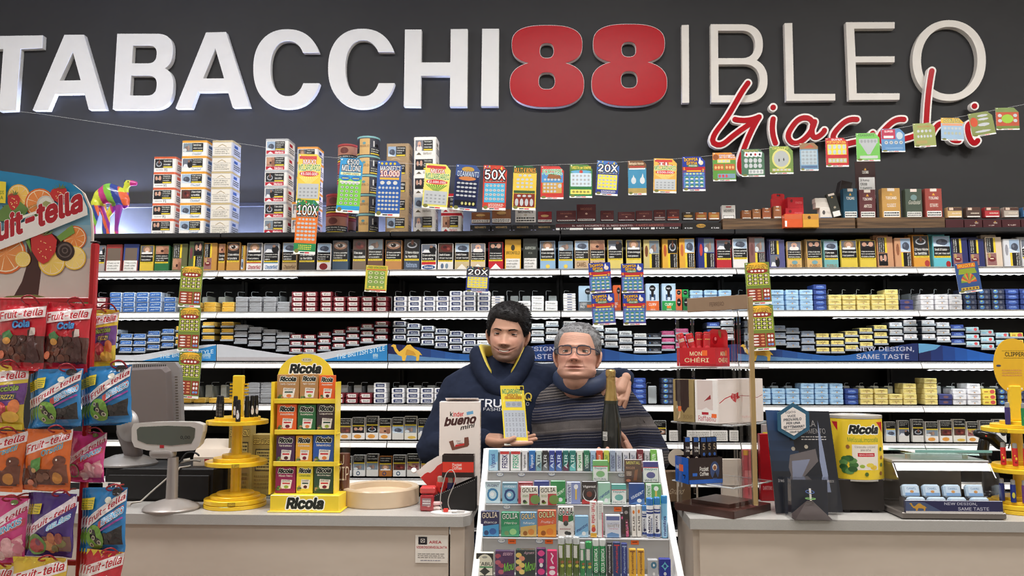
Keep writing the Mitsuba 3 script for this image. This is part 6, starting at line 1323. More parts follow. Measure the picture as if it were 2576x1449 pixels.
# ------------------------------------------------------------------ the two counters
ZC=1.07
def onc(px,py):return pixz(px,py,ZC)
CF=(onc(800,1298)[1]+onc(2300,1309)[1])/2
def poly_slab(m,pts,z0,z1,col):
    g=trimesh.creation.extrude_polygon(Polygon(pts),z1-z0,engine='earcut');g.apply_translation((0,0,z0));return m.add(g,col)
def counters():
    xl,xr=-2.3,pix(1165,1300,CF)[0]
    k=thing('counter','long pale counter with grey worktop under the yellow sweets rack','counter')
    part(k,'worktop',poly_slab(M(),[(xl,CF),(xr,CF),(xr+.02,CF+.03),(xr+.02,2.83),(xr-.2,2.83),(xr-.3,2.94),(xl,2.94)],ZC-.031,ZC,(170,168,164)),'worktop_laminate')
    xe=pix(1129,1380,CF+.012)[0]
    part(k,'front_panel',M().box(((xl+xe)/2,CF+.022,(ZC-.031)/2+.02),(xe-xl-.002,.02,ZC-.071),(190,176,160)),'panel_laminate')
    part(k,'end_panel',M().box(((xe+xr)/2+.004,(CF+2.81)/2+.006,(ZC-.031)/2+.02),(xr-xe,2.81-CF-.01,ZC-.071),(204,188,168)),'panel_laminate')
    part(k,'plinth',M().box(((xl+xr)/2-.03,CF+.08,.0195),(xr-xl-.1,.05,.038),(60,58,56)),'card')
    s=thing('notice','white video surveillance notice with camera symbol on the counter front','notice')
    Y=CF+.0105;cxm,z,w,h=face(1045,1346,1127,1416,Y)
    scene[s]=shape(M().box((cxm,Y-.0008,z+h/2),(w,.0014,h),(226,218,208)))
    p=front(cxm,z,w,h,Y-.0015)
    p.p(sbox(.11,.68,.34,.92).buffer(.02),(40,38,42));p.p(sbox(.16,.73,.29,.87),(216,208,200));p.e(.225,.8,.05,.055,(40,38,42),16);p.e(.225,.8,.025,.027,(216,208,200),12)
    p.t('AREA',.42,.7,.8,.8,(176,50,56));p.t('VIDEOSORVEGLIATA',.03,.52,.97,.61,(176,50,56));p.lines(.08,.16,.9,.36,3,(90,86,84),5,.3);p.lines(.16,.06,.8,.12,1,(110,110,130),6,.4);part(s,'print',p.m)
    a,b=onc(1737,1307),onc(1694,1252);a[1]=CF;xr=2.6
    k=thing('counter','pale counter with grey worktop under the clear sweets stand','counter')
    part(k,'worktop',poly_slab(M(),[(a[0],CF),(xr,CF),(xr,2.83),(b[0],2.83),(b[0],b[1])],ZC-.031,ZC,(170,168,164)),'worktop_laminate')
    part(k,'front_panel',M().box(((a[0]+.03+xr)/2,CF+.022,(ZC-.031)/2+.02),(xr-a[0]-.03,.02,ZC-.071),(190,176,160)),'panel_laminate')
    d=np.array([b[0]-a[0],b[1]-CF]);L=np.linalg.norm(d);an=math.degrees(math.atan2(d[1],d[0]))
    part(k,'end_panel',M().box((0,0,0),(L-.03,.02,ZC-.071),(200,186,168),0,mat(((a[0]+b[0])/2+.022,(CF+b[1])/2+.008,(ZC-.031)/2+.02),rz=an)),'panel_laminate')
counters()
def cstand(px,py):return onc(px,py)[1]
E0=.0006
# ------------------------------------------------------------------ on the left counter
def ric(p,a,b,e,d,tc=(34,38,32)):
    p.t('Ricola',a,b,e,d,tc,out=(242,240,228),ow=.17,slant=.18);p.t('Ricola',a,b,e,d,tc,out=tc,ow=.06,slant=.18)
def left_items():
    zd=ZC+E0
    # till box, monitor, customer display, printer
    Y=2.70;cxm,_,w,_=face(262,1180,538,1285,Y);h=pix(400,1178,Y)[2]-zd
    k=thing('till_box','long black till box behind the customer display','till box')
    own(k,M().box((cxm,Y+.11,zd+h/2),(w,.22,h),(22,21,22),.004));part(k,'front',M().box((cxm,Y-.003,zd+h*.44),(w-.03,.006,h*.72),(28,27,28),.002))
    zt=zd+h+E0
    k=thing('monitor','silver back of a till monitor beside the candy bags','monitor')
    Ym=2.73;q=lambda x,y,d=0:pix(x,y,Ym+d)
    out=Polygon([(316,916),(432,911),(444,925),(452,1112),(318,1118)]).buffer(-4).buffer(4)
    g=trimesh.creation.extrude_polygon(out,1,engine='earcut');v=np.array(g.vertices);wv=np.array([q(a,b)for a,b,_ in v]);wv[:,1]=np.where(v[:,2]>.5,Ym+.045,Ym+.02)
    t=trimesh.Trimesh(wv,g.faces,process=False);t.invert()if t.volume<0 else 0
    scene[k]=shape(M().add(t,(150,146,146),30),'silver')
    inn=Polygon([(324,932),(410,928),(420,938),(428,1100),(326,1104)]).buffer(-6).buffer(6)
    g=trimesh.creation.extrude_polygon(inn,1,engine='earcut');v=np.array(g.vertices);cc=np.array(inn.centroid.coords[0]);vv=v.copy();vv[:,:2]=np.where(v[:,2:]>.5,v[:,:2],cc+(v[:,:2]-cc)*1.08)
    wv=np.array([q(a,b)for a,b,_ in vv]);wv[:,1]=np.where(v[:,2]>.5,Ym-.012,Ym+.02);t=trimesh.Trimesh(wv,g.faces,process=False);t.invert()if t.volume<0 else 0
    part(k,'back_bulge',M().add(t,(128,118,116),40),'silver')
    for i in range(16):
        a=q(330+i*5.3,921,-.0);part(k,'vent_slot',M().box((a[0],Ym+.0195,a[2]),(.0022,.002,.011),(40,38,38)),'card')
    for i in range(22):
        a=q(436.5+i*.22,948+i*7);part(k,'vent_slot',M().box((a[0],Ym+.0195,a[2]),(.009,.002,.0024),(70,62,50)),'card')
    dm=trimesh.creation.icosphere(4,1.0);dm.apply_transform(mat(q(330,1068,.01))@np.diag([.045,.05,.06,1]));part(k,'hinge_dome',M().add(dm,(150,146,145),True),'silver')
    dm=hullchain([[(q(320,1085,.03),.035),(np.array([q(320,1085)[0],2.78,zt+.04]),.03)]],.012,6);part(k,'neck',M().add(dm,(120,112,112),True),'silver')
    bx=pix(318,1160,2.78)[0];part(k,'base',M().lathe([(0,0),(.098,0),(.100,.006),(.085,.018),(.045,.034),(0,.04)],(160,156,154),48,mat((bx,2.79,zt))@np.diag([1,.95,1,1])),'silver')
    k=thing('customer_display','silver customer display on a round foot and pole','customer display')
    b=onc(398,1295);b[1]+=.086;F_=mat((b[0],b[1],zd));qq=(pix(400,1200,b[1])[2]-pix(400,1300,b[1])[2])/100
    zz=lambda y:(pix(400,y,b[1])[2]-zd)
    part(k,'foot',M().lathe([(0,0),(.083,0),(.087,.006),(.082,.013),(.05,.026),(.022,.034),(0,.036)],(168,160,154),56,F_),'silver')
    part(k,'pole',M().lathe([(0,.03),(.0185,.03),(.0165,zz(1150)),(0,zz(1150))],(158,150,146),32,F_),'silver')
    c0=pix(410,1140,b[1]);part(k,'swivel',M().add(hullchain([[(c0+[-.026,0,0],.018),(c0+[.026,0,0],.018)]],.006,2),(164,158,154),True),'silver')
    o=Polygon([(334,1078),(338,1068),(380,1065),(440,1064),(490,1065),(508,1071),(507,1086),(498,1120),(488,1130),(430,1134),(370,1130),(340,1122),(334,1108)]).buffer(3)
    Yd=b[1]-.015
    def slab(poly,Y0,Y1,col,bs,nm,sm=30,sc=1.0):
        g=trimesh.creation.extrude_polygon(poly,1,engine='earcut');v=np.array(g.vertices);cc=np.array(poly.centroid.coords[0]);v[:,:2]=np.where(v[:,2:]>.5,cc+(v[:,:2]-cc)*sc+[4*(sc<1),-2*(sc<1)],v[:,:2])
        wv=np.array([pix(a_,b_,Y0)for a_,b_,_ in v]);wv[:,1]=np.where(v[:,2]>.5,Y1,Y0);t=trimesh.Trimesh(wv,g.faces,process=False);t.invert()if t.volume<0 else 0
        part(k,nm,M().add(t,col,sm),bs)
    slab(o,Yd,Yd+.04,(214,212,208),'silver','head',30,.93)
    slab(Polygon([(346,1082),(352,1076),(420,1073),(478,1075),(489,1079),(487,1100),(480,1114),(430,1119),(370,1115),(348,1106)]).buffer(2),Yd-.0015,Yd+.001,(74,82,74),'wrap','screen',30)
    p=Pr(pix(445,1107,Yd-.0016),pix(480,1107,Yd-.0016)-pix(445,1107,Yd-.0016),pix(445,1095,Yd-.0016)-pix(445,1107,Yd-.0016),(0,-1,0));p.t('0,00',.25,.1,.95,.9,(40,44,40));part(k,'digits',p.m)
    slab(sbox(402,1118,412,1127),Yd-.0012,Yd,(176,36,44),'card','badge')
    k=thing('receipt_printer','cream receipt printer with small red badge behind the customer display','printer')
    Y=2.76;cxm,z0,w,hh=face(488,1064,574,1130,Y);z0=zt
    g=trimesh.creation.extrude_polygon(Polygon([(0,0),(.16,0),(.16,.075),(.1,.085),(.02,.055),(0,.03)]),w,engine='earcut');g.apply_transform(np.array([[0,0,1,cxm-w/2],[1,0,0,Y],[0,1,0,z0],[0,0,0,1.0]]))
    own(k,M().add(g,(206,192,174),25));part(k,'badge',M().box((cxm-w*.1,Y-.0008,z0+.018),(.016,.0012,.012),(170,40,44)))
    for lab,pts,r,col in[('thin white cable running down in front of the till box',[(478,1178,2.75),(462,1180,2.71),(440,1188,2.69),(418,1205,2.685),(380,1238,2.68),(345,1270,2.67),(325,1284,2.60)],.0028,(206,200,190)),
                             ('black cable looped on top of the till box',[(440,1170,2.715),(455,1158,2.72),(470,1140,2.73),(485,1138,2.74),(500,1146,2.735)],.003,(26,26,28)),
                             ('grey cable with thick plug on top of the till box',[(452,1166,2.725),(470,1160,2.73),(490,1158,2.74),(505,1160,2.745)],.0034,(150,146,138))]:
        kk=thing('cable',lab,'cable');P_=spline([pix(*q_)for q_ in pts],40);P_[:,2]=np.maximum(P_[:,2],np.where(P_[:,1]>2.695,zt+r,zd+r));own(kk,M().tube(P_,r,col,8))
        if 'plug' in lab:part(kk,'plug',M().tube([pix(462,1159,2.729),pix(478,1156,2.734)],.006,(190,184,172),12))
    k=thing('price_card','white price card with dark letter T leaning on the till box','card');Y=2.50
    cxm,z,w,h=face(258,1213,302,1262,Y);own(k,M().box((cxm,Y,z+h/2-.03),(w,.0012,h+.06),(232,228,222)));p=front(cxm,z,w,h,Y-.0008);p.r(.3,.45,.7,.95,(30,34,50));p.t('T',.38,.55,.62,.86,(226,226,226));part(k,'print',p.m)
    # yellow lighter carousel
    carousel(592,1287,'yellow lighter carousel beside the customer display',True)
    k=thing('ticket_box','clear plastic box of golden casino game tickets behind the lighter carousel','box');Y=2.785
    for i,(a,y0,b,y1)in enumerate([(572,1072,628,1240),(632,1096,690,1240)]):
        cxm,z,w,h=face(a,y0,b,y1,Y+.02*i);h=h+z-zd;z=zd+.004
        part(k,'ticket_stack',M().box((cxm,Y+.02*i+.03,z+h/2),(w,.05,h),(150,128,66),.002));p=front(cxm,z,w,h,Y+.02*i+.0045)
        p.t('SFIDA al CASINO',.06,.84,.94,.93,(206,180,90),out=(90,70,30),ow=.1);p.r(.15,.4,.9,.76,(60,54,34));p.r(.18,.42,.87,.74,(170,150,84));p.lines(.22,.44,.84,.72,6,(60,54,34),i);p.lines(.12,.1,.88,.34,4,(120,100,50),i+3);part(k,'print',p.m)
    cxm,z,w,h=face(566,1150,694,1240,Y-.02)
    part(k,'front_sheet',M().box((cxm,Y-.012,zd+.075),(w,.002,.148),(255,255,255)),'acrylic');part(k,'base_sheet',M().box((cxm,Y+.05,zd+.0012),(w,.13,.0022),(120,130,130)),'gloss')
    # the yellow herb-sweet rack and its boxes
    k=thing('sweets_rack','yellow counter rack with arched top lettered Ricola','display rack');yel=(238,206,40)
    Yb=onc(770,1289)[1];Yr=Yb+.03
    def F(x0,y0,x1,y1,Y):return face(x0,y0,x1,y1,Y)
    cxm,z,w,h=F(694,890,836,1250,Yr+.05);ar=[(-w/2,-(z-zd)*0)]
    zc_=z+h-w*.44
    arch=Polygon([(-w/2,0),(w/2,0),(w/2,zc_-zd)]+[(w/2*math.cos(a),zc_-zd+w*.44*math.sin(a))for a in np.linspace(0,math.pi,25)]+[(-w/2,zc_-zd)])
    g=trimesh.creation.extrude_polygon(arch,.004,engine='earcut');g.apply_transform(rot([1,0,0],90));g.apply_translation((cxm,Yr+.056,zd));part(k,'back_board',M().add(g,yel),'gloss')
    p=front(cxm,zc_-w*.1,w,w*.54,Yr+.0519);ric(p,.22,.37,.76,.66);p.e(.52,.80,.1,.07,(200,190,150));p.t('€ 2,20',.45,.77,.59,.83,(90,80,60));part(k,'lettering',p.m)
    cxm,z,w,h=F(679,1247,853,1290,Yb);part(k,'base_box',M().box((cxm,Yb+.045,zd+h/2),(w,.09,h-.001),yel,.002),'gloss')
    p=front(cxm,zd,w,h,Yb);ric(p,.24,.2,.76,.84);part(k,'lettering',p.m)
    part(k,'foot_plate',M().box((cxm,Yb+.04,zd+.0016),(w+.012,.095,.003),yel,.0006),'gloss')
    rows=[((691,847),1003,1015),((692,847),1081,1093),((689,849),1161,1173)]
    for i,((x0,x1),y0,y1)in enumerate(rows):
        Ys=Yr-.004+.008*(2-i)*.5;cxm,z,w,h=F(x0,y0,x1,y1,Ys);part(k,'shelf_lip',M().box((cxm,Ys,z+h/2),(w+.004,.003,h),yel,.0008),'gloss');part(k,'shelf',M().box((cxm,Ys+.026,z+.0015),(w,.05,.002),yel),'gloss')
    for x in(688.5,846.5):
        a=pix(x,960,Yr+.02);b=pix(x+(3 if x>700 else-2),1250,Yr+.02);part(k,'side_wall',M().box(((a[0]+b[0])/2,Yr+.022,(a[2]+zd+.05)/2),(.003,.06,a[2]-zd-.05),yel),'gloss')
    SW=[('brown herb-caramel','Herb-Caramel',696,942,752,1006,(178,128,76),0),('second brown herb-caramel','Herb-Caramel',754,941,800,1006,(178,128,76),0),('narrow orange','ArancioMenta',802,944,842,1006,(232,92,34),0),
          ('wide orange','ArancioMenta',696,1017,746,1084,(232,92,34),1),('mid green','Eucaliptolo',748,1018,794,1084,(46,106,60),1),('near-black','Liquirizia',796,1016,844,1084,(62,48,52),1),
          ('dark purple','Fiori di sambuco',694,1096,741,1164,(80,48,84),2),('amber','Echinacea',743,1096,785,1164,(226,160,36),2),('blue','Mentolo',787,1094,840,1164,(44,86,170),2),
          ('magenta','Ribes Nero',692,1174,743,1246,(150,40,84),3),('lemon yellow','Limoncella',745,1173,787,1246,(230,206,40),3),('dark green','Menta di montagna',789,1172,839,1246,(50,76,58),3)]
    rw=['top','second','third','bottom']
    for i,(nm,fl,a,y0,b,y1,col,r)in enumerate(SW):
        def f(p,fl=fl,i=i):
            ric(p,.14,.76,.86,.93);p.t(fl,.16,.62,.86,.7,(226,216,200)if i not in(10,)else(120,140,50));p.p([(.26,.16),(.78,.16),(.86,.5),(.3,.52)],(234,226,214));p.lines(.34,.42,.78,.5,2,(90,84,80),i);p.r(.36,.34,.74,.39,(206,40,44)if i%5 else(50,80,70));p.e(.56,.23,.12,.06,[(226,120,60),(150,170,60),(90,40,40),(120,30,50)][i%4],12)
            for q_ in range(5):p.e(.12+.06*(q_%3),.12+.06*(q_//2),.09,.035,[(70,100,50),(96,130,66),(180,140,90)][(q_+i)%3],7)
        Yx=Yr+.0+.004*(3-r)+.002;z=[pix(770,1009,Yx)[2],pix(770,1087,Yx)[2],pix(770,1167,Yx)[2],zd+.040][r]
        zs={0:1015,1:1093,2:1173}
        Ys=Yr-.004+.008*(2-r)*.5;z=(F(691,rows[r][1],847,rows[r][2],Ys)[1]+.0032)if r<3 else zd+F(679,1247,853,1290,Yb)[3]+.0006
        carton('sweets_box',f'{nm} herb-sweet box on the {rw[r]} tier of the yellow rack','sweets box','herb-sweet boxes in the yellow rack',a+.4,y0,b-.4,y1,Yx,.02,col,f,z=z,bs='gloss',tilt=.0)
    # clear tube, cream ring
    k=thing('chocolate_tube','clear plastic tube half filled with brown wrapped chocolates beside the yellow rack','tube');Y=2.64
    a,b=pix(845,1100,Y),pix(878,1100,Y);r=(b[0]-a[0])/2;X=(a[0]+b[0])/2;hT,hB=pix(860,1066,Y)[2]-zd,pix(860,1142,Y)[2]-zd
    own(k,M().lathe([(r*.93,.002),(r,.002),(r,hT),(r*.96,hT)],(255,255,255),32,mat((X,Y+r,zd))),'acrylic')
    part(k,'filling',M().lathe([(0,.001),(r*.92,.001),(r*.92,hB),(0,hB)],(104,56,36),28,mat((X,Y+r,zd))),'gloss')
    part(k,'base',M().lathe([(0,0),(r*.9,0),(r*.9,.0009),(0,.0009)],(60,40,30),24,mat((X,Y+r,zd))))
    def bend(v,off):an=math.radians(-80)+v[:,0]*math.radians(160);return np.c_[X+(r+off)*np.sin(an),Y+r-(r+off)*np.cos(an),zd+.01+v[:,1]*(hB-.01)]
    p=Pr((X,Y,zd),(r*2,0,0),(0,0,hB),(0,-1,0),bend);p.t('ZIP',.25,.46,.9,.74,(206,186,160),False);p.t('2J',.2,.78,.6,.98,(206,186,160),False);p.t('latte',.3,.16,.8,.28,(226,210,190),False,slant=.3);part(k,'print',p.m)
    k=thing('cash_ring','round cream coin dish with raised hollow rim beside the yellow rack','dish');f_=onc(957,1283);R=(pix(1055,1260,f_[1])[0]-pix(860,1260,f_[1])[0])/2*1.03
    own(k,M().lathe([(0,0),(R*.98,0),(R,.004),(R,.052),(R*.97,.056),(R*.86,.057),(R*.82,.054),(R*.80,.036),(R*.4,.034),(0,.034)],(214,188,156),72,mat((pix(957,1260,f_[1]+R)[0],f_[1]+R,zd))),'gloss')
def carousel(px,py,label,full,ybase=None):
    k=thing('lighter_carousel',label,'display stand','yellow lighter carousels');yel=(236,190,24);zd=ZC+E0
    f_=onc(px,py);R=.099;X,Y=pix(px,1250,f_[1]+R)[0],f_[1]+R
    zz=lambda y:pix(px,y,Y)[2]-zd
    mm=mat((X,Y,zd));pole=.017
    D=lambda r0,z0,z1,nm:part(k,nm,M().lathe([(0,z0),(r0-.001,z0),(r0,z0+.001),(r0,z1-.001),(r0-.001,z1),(0,z1)],yel,56,mm,30),'gloss')
    T_=[(1272,1),(1168,1),(1066,0)]if full else[(1290,1),(1185,1),(1085,1)]
    D(R,0,.012,'base');D(R*.99,.0135,.027,'tier');D(R*.80,.0275,.037,'tier');D(R*.60,.0375,.046,'tier')
    tops=[.046]
    for y,three in T_[1:]:
        z=zz(y);D(R*1.0,z,z+.013,'tier');D(R*.74,z+.0132,z+.024,'tier');tops.append(z+.024)
        if three:D(R*.46,z+.0242,z+.034,'tier');tops[-1]=z+.034
    part(k,'pole',M().lathe([(0,.0465),(pole,.0465),(pole,tops[1]-.036),(0,tops[1]-.036)],yel,28,mm),'gloss')
    part(k,'pole',M().lathe([(0,tops[1]+.0003),(pole,tops[1]+.0003),(pole,zz(T_[2][0])-.0003),(0,zz(T_[2][0])-.0003)],yel,28,mm),'gloss')
    top=zz(944)if full else zz(970)
    part(k,'pole',M().box((X,Y,zd+(tops[2]+top)/2+.0002),(.036,.02,top-tops[2]),yel,.003),'gloss')
    for sx in(-1,1):
        for j in range(5 if full else 0):part(k,'slot',M().box((X+sx*.024,Y+.006,zd+top-.03-j*.011),(.013,.012,.006),(206,160,20)),'gloss')
    for i,(z,a0)in enumerate([(.006,-62),(.020,15)]+[(zz(y)+.0065,(20,-50,62)[j])for j,(y,_)in enumerate(T_[1:])]):
        def bend(v,off,z=z,a0=a0):an=math.radians(a0)+(v[:,0]-.5)*.22;return np.c_[X+(R+off)*np.sin(an),Y-(R+off)*np.cos(an),zd+z-.0055+v[:,1]*.011]
        p=Pr((X,Y,zd),(.022,0,0),(0,0,.011),(0,-1,0),bend);p.r(0,0,1,1,(40,34,20));p.r(.05,.1,.95,.9,(226,180,30));p.t('CLIPPER',.12,.25,.88,.75,(40,34,20));part(k,'badge',p.m)
    def lighter(a,rr,zt_,col,lab,deco=None):
        kk=thing('lighter',lab,'lighter','lighters on the '+('carousel beside the customer display' if full else 'carousel at the counter end'))
        x,y=X+rr*math.sin(math.radians(a)),Y-rr*math.cos(math.radians(a));m=mat((x,y,zd+zt_+.0005))
        own(kk,M().lathe([(0,0),(.0075,0),(.0078,.002),(.0078,.052),(.0072,.054),(0,.054)],col,20,m),'gloss');part(kk,'metal_top',M().lathe([(0,.0543),(.0066,.0543),(.0066,.068),(.004,.070),(0,.070)],(170,170,172)if not full else(40,40,42),16,m),'silver')
        if deco is not None:
            def bend(v,off):an=math.radians(a*.5)+(v[:,0]-.5)*1.9;return np.c_[x+(.0078+off)*np.sin(an),y-(.0078+off)*np.cos(an),zd+zt_+.004+v[:,1]*.046]
            p=Pr((x,y,0),(.015,0,0),(0,0,.046),(0,-1,0),bend);deco(p);part(kk,'print',p.m)
    peng=lambda p:(p.e(.5,.35,.34,.26,(210,206,206),12),p.e(.46,.62,.2,.12,(206,204,204),10),p.p([(.2,.5),(.5,.44),(.5,.5)],(190,60,50)))
    pat=lambda p:[p.lines(.05,.05+.22*i,.95,.22+.22*i,3,(120,112,104),i)for i in range(4)]
    if full:
        W_=['first','second','third','fourth','fifth','sixth','seventh','eighth']
        for i,(a,r_,dc)in enumerate([(-78,.062,pat),(-56,.062,pat),(-34,.062,pat),(14,.062,peng),(22,.09,peng),(48,.062,None),(66,.062,peng),(88,.062,peng)]):
            lighter(a,r_,tops[2]-(.011 if r_>.08 else 0),(24,23,25),f'black lighter with {"grey band" if dc is pat else "white blot" if dc is peng else "plain black"} print, {W_[i]} along the top carousel tier',dc)
    else:
        smile=lambda p:(p.e(.35,.6,.12,.06,(240,190,50)),p.e(.6,.4,.2,.1,(240,190,50)),p.r(.3,.1,.7,.2,(140,20,24)))
        for a,r_,t_,col,lab,dc in[(-50,.06,2,(60,46,110),'dark violet lighter on the top tier of the end carousel',None),(-14,.085,2,(30,130,70),'green lighter on the top tier of the end carousel',lambda p:p.e(.5,.4,.3,.2,(150,190,60))),(-62,.072,1,(222,40,40),'red lighter with yellow print, outermost on the middle tier',smile),(-35,.072,1,(222,40,40),'red lighter with yellow print, second on the middle tier',smile),(-12,.072,1,(222,40,40),'red lighter with yellow print, third on the middle tier',smile),
                                      (-66,.08,0,(34,42,120),'dark blue lighter, outermost on the bottom tier',None),(-42,.08,0,(30,50,140),'blue lighter with yellow blot on the bottom tier',lambda p:p.e(.5,.4,.3,.2,(200,190,60))),(-20,.08,0,(110,60,130),'purple lighter with pink print on the bottom tier',lambda p:p.e(.5,.35,.34,.2,(226,150,160)))]:
            lighter(a,r_,tops[t_]-.010,col,lab,dc)
        oz,Yo=zz(975),Y
        o=Polygon(sup(0,0,.062,.088,2.1));g=trimesh.creation.extrude_polygon(o,.003,engine='earcut');g.apply_transform(rot([1,0,0],90));ctr=pix(2549,920,Yo);g.apply_translation(ctr+[0,.002,0]);part(k,'oval_sign',M().add(g,(226,172,24)),'gloss')
        p=front(ctr[0],ctr[2]-.088,.124,.176,ctr[1]-.001);p.r(.22,.77,.84,.775,(60,50,20));p.t('CLIPPER',.3,.67,.78,.75,(70,56,20));p.r(.26,.64,.8,.645,(60,50,20));p.r(.8,.4,.86,.62,(150,60,30));p.e(.12,.5,.06,.02,(60,60,90));p.lines(.2,.3,.7,.44,3,(206,140,60),4);p.r(.3,.06,.7,.1,(226,220,190));part(k,'print',p.m)
        part(k,'sign_stem',M().box((ctr[0]+.012,Yo+.006,(ctr[2]-.08+zd+top)/2),(.014,.006,abs(ctr[2]-.08-zd-top)+.03),(210,220,226)),'gloss')
left_items()
# ------------------------------------------------------------------ around the white box, and the gum stand in the gap
def quadbox(name,label,cat,group,L,R,Zs,depth,body,fn=None,fn2=None,z=None,bs='card',open_top=False,wall=.002,nm='print',key=None,lean=0.0,ch=.001):
    "a box turned about its near edge: L, R = ground points (x, y) of the front face, depth to the back, Zs = height"
    L,R=np.asarray(L,float)[:2],np.asarray(R,float)[:2];d=R-L;w=np.linalg.norm(d);an=math.degrees(math.atan2(d[1],d[0]));z=ZC+E0 if z is None else z
    m=mat(((L[0]+R[0])/2,(L[1]+R[1])/2,z),rx=lean,rz=an);k=key or thing(name,label,cat,group)
    if open_top:
        g=M()
        for c_,s_ in(((0,depth/2,wall/2),(w,depth,wall)),((0,wall/2,Zs/2),(w,wall,Zs)),((0,depth-wall/2,Zs/2),(w,wall,Zs)),((-w/2+wall/2,depth/2,Zs/2),(wall,depth-2*wall,Zs)),((w/2-wall/2,depth/2,Zs/2),(wall,depth-2*wall,Zs))):g.box(c_,s_,body,0,m)
    else:g=M().box((0,depth/2,Zs/2),(w,depth,Zs),body,ch,m)
    if key:part(k,nm,g,bs)
    else:scene[k]=shape(g,bs)
    if fn:p=front(0,.0008,w-.0016,Zs-.0016,0,m);fn(p);part(k,'print',p.m,bs)
    if fn2:
        o=m[:3,:3]@np.array([w/2,.001,.0008])+m[:3,3];p=Pr(o,m[:3,:3]@np.array([0,depth-.002,0]),[0,0,Zs-.0016]);fn2(p);part(k,'side_print',p.m,bs)
    return k,m,w
def kinder():
    zd=ZC+E0;Y=2.665
    Lp,Rp=pix(1104,1200,Y),pix(1207,1200,Y+.004);H=pix(1160,1011,Y)[2]-zd
    def f(p):
        t,b=lambda v:.342+.655*v,lambda v:.40+.54*v
        p.t('k',.26,t(.79),.33,t(.86),(30,28,30));p.t('inder',.34,t(.785),.60,t(.86),(206,40,40),rise=.004);p.p([(.68,t(.81)),(.84,t(.83)),(.83,t(.875)),(.67,t(.855))],(96,160,206))
        p.t('bueno',.12,t(.645),.88,t(.775),(70,36,34),out=(70,36,34),ow=.04,slant=.25,rise=.03);p.t('mini',.52,t(.585),.86,t(.655),(40,36,36),slant=.2,rise=.03)
        B=lambda L:[(u,b(v))for u,v in L]
        p.p(B([(.24,.40),(.34,.42),(.38,.30),(.62,.33),(.62,.47),(.72,.48),(.74,.34),(.70,.31),(.32,.24)]),(120,70,56));p.p(B([(.34,.42),(.38,.30),(.62,.34),(.61,.45)]),(224,214,206));p.p(B([(.38,.30),(.4,.34),(.62,.37),(.62,.33)]),(206,50,44))
        p.t('kinder',.42,b(.395),.53,b(.42),(120,40,40));p.t('bueno',.44,b(.355),.58,b(.385),(70,36,34))
    k,m,w=quadbox('chocolate_box','tall white chocolate snack box with brown lettering in front of the young man','box',None,Lp,Rp,H,.055,(226,214,206),f,lambda p:(p.lines(.1,.05,.9,.7,14,(176,166,160),4),p.r(.2,.75,.8,.9,(206,180,140))))
    o=m[:3,:3]@np.array([0,.03,H])+m[:3,3]
    part(k,'top_flap',M().box((0.006,.0,.007),(w*.82,.05,.0012),(236,232,228),0,mat(o,rx=-12,rz=2)))
    # the fan shaped card and its white cap
    k=thing('display_card','fan shaped red and white card with wavy edge beside the white chocolate box','card');Yf=2.655
    o=Polygon([(1046,1187),(1056,1180),(1075,1163),(1100,1148),(1120,1144),(1140,1146),(1150,1260),(1110,1260),(1058,1202)])
    on_wall.col=c((222,212,204));own(k,on_wall(o,Yf,.002),'card')
    r=Polygon([(1058,1202),(1068,1192),(1076,1188),(1082,1190),(1092,1182),(1100,1172),(1110,1166),(1118,1162),(1130,1156),(1140,1154),(1150,1260),(1110,1260)]);on_wall.col=c((206,44,40));part(k,'red_field',on_wall(r,Yf-.0012,.001),'card')
    cp=pix(1042,1185,Yf-.004);part(k,'white_cap',M().lathe([(0,0),(.008,0),(.0085,.002),(.0085,.01),(0,.012)],(232,228,224),24,mat(cp,rx=60)),'card')
    # black display with lighters, coffee tray on top
    Yb=2.575;k=thing('lighter_display','black cardboard display with dotted slanted edge holding lighters beside the gum stand','display stand')
    x0,x1=pix(1091,1240,Yb)[0],pix(1196,1240,Yb)[0];zt_,zl_=pix(1140,1203,Yb)[2]-zd,pix(1140,1247,Yb)[2]-zd
    prof=Polygon([(x0,0),(x1,0),(x1,zt_),(x0,zl_)])
    for y_ in(Yb,Yb+.058):
        g=trimesh.creation.extrude_polygon(prof,.002,engine='earcut');g.apply_transform(np.array([[1,0,0,0],[0,0,1,y_],[0,1,0,zd],[0,0,0,1.0]]));part(k,'panel',M().add(g,(32,30,30)))
    part(k,'panel',M().box(((x0+x1)/2,Yb+.03,zd+.001),(x1-x0,.054,.002),(32,30,30)));part(k,'panel',M().box((x1-.001,Yb+.03,zd+zt_/2),(.002,.054,zt_),(32,30,30)))
    for i in range(22):
        t=(i+.5)/22;part(k,'stitch',M().box((x0+(x1-x0)*t,Yb-.0006,zd+zl_+(zt_-zl_)*t-.003),(.0028,.0006,.0012),(190,184,180)))
    for i,(a,b,y0,col,lab)in enumerate([(1098,1122,1203,(206,40,36),'red lighter with star print standing in the black display'),(1125,1142,1205,(40,40,90),'navy lighter standing in the black display')]):
        kk=thing('lighter',lab,'lighter');X=pix((a+b)/2,1220,Yb+.03)[0];rx_=(pix(b,1220,Yb+.03)[0]-pix(a,1220,Yb+.03)[0])/2;zt2=pix(1110,y0+9,Yb+.03)[2];mm=mat((X,Yb+.03,zd+.0026))@np.diag([1,.55,1,1])
        h=zt2-zd-.0026;own(kk,M().lathe([(0,0),(rx_,0),(rx_,h-.002),(rx_*.9,h),(0,h)],col,24,mm),'gloss');part(kk,'metal_top',M().lathe([(0,h+.0004),(rx_*.8,h+.0004),(rx_*.8,h+.016),(rx_*.5,h+.019),(0,h+.019)],(190,176,160),20,mm),'silver')
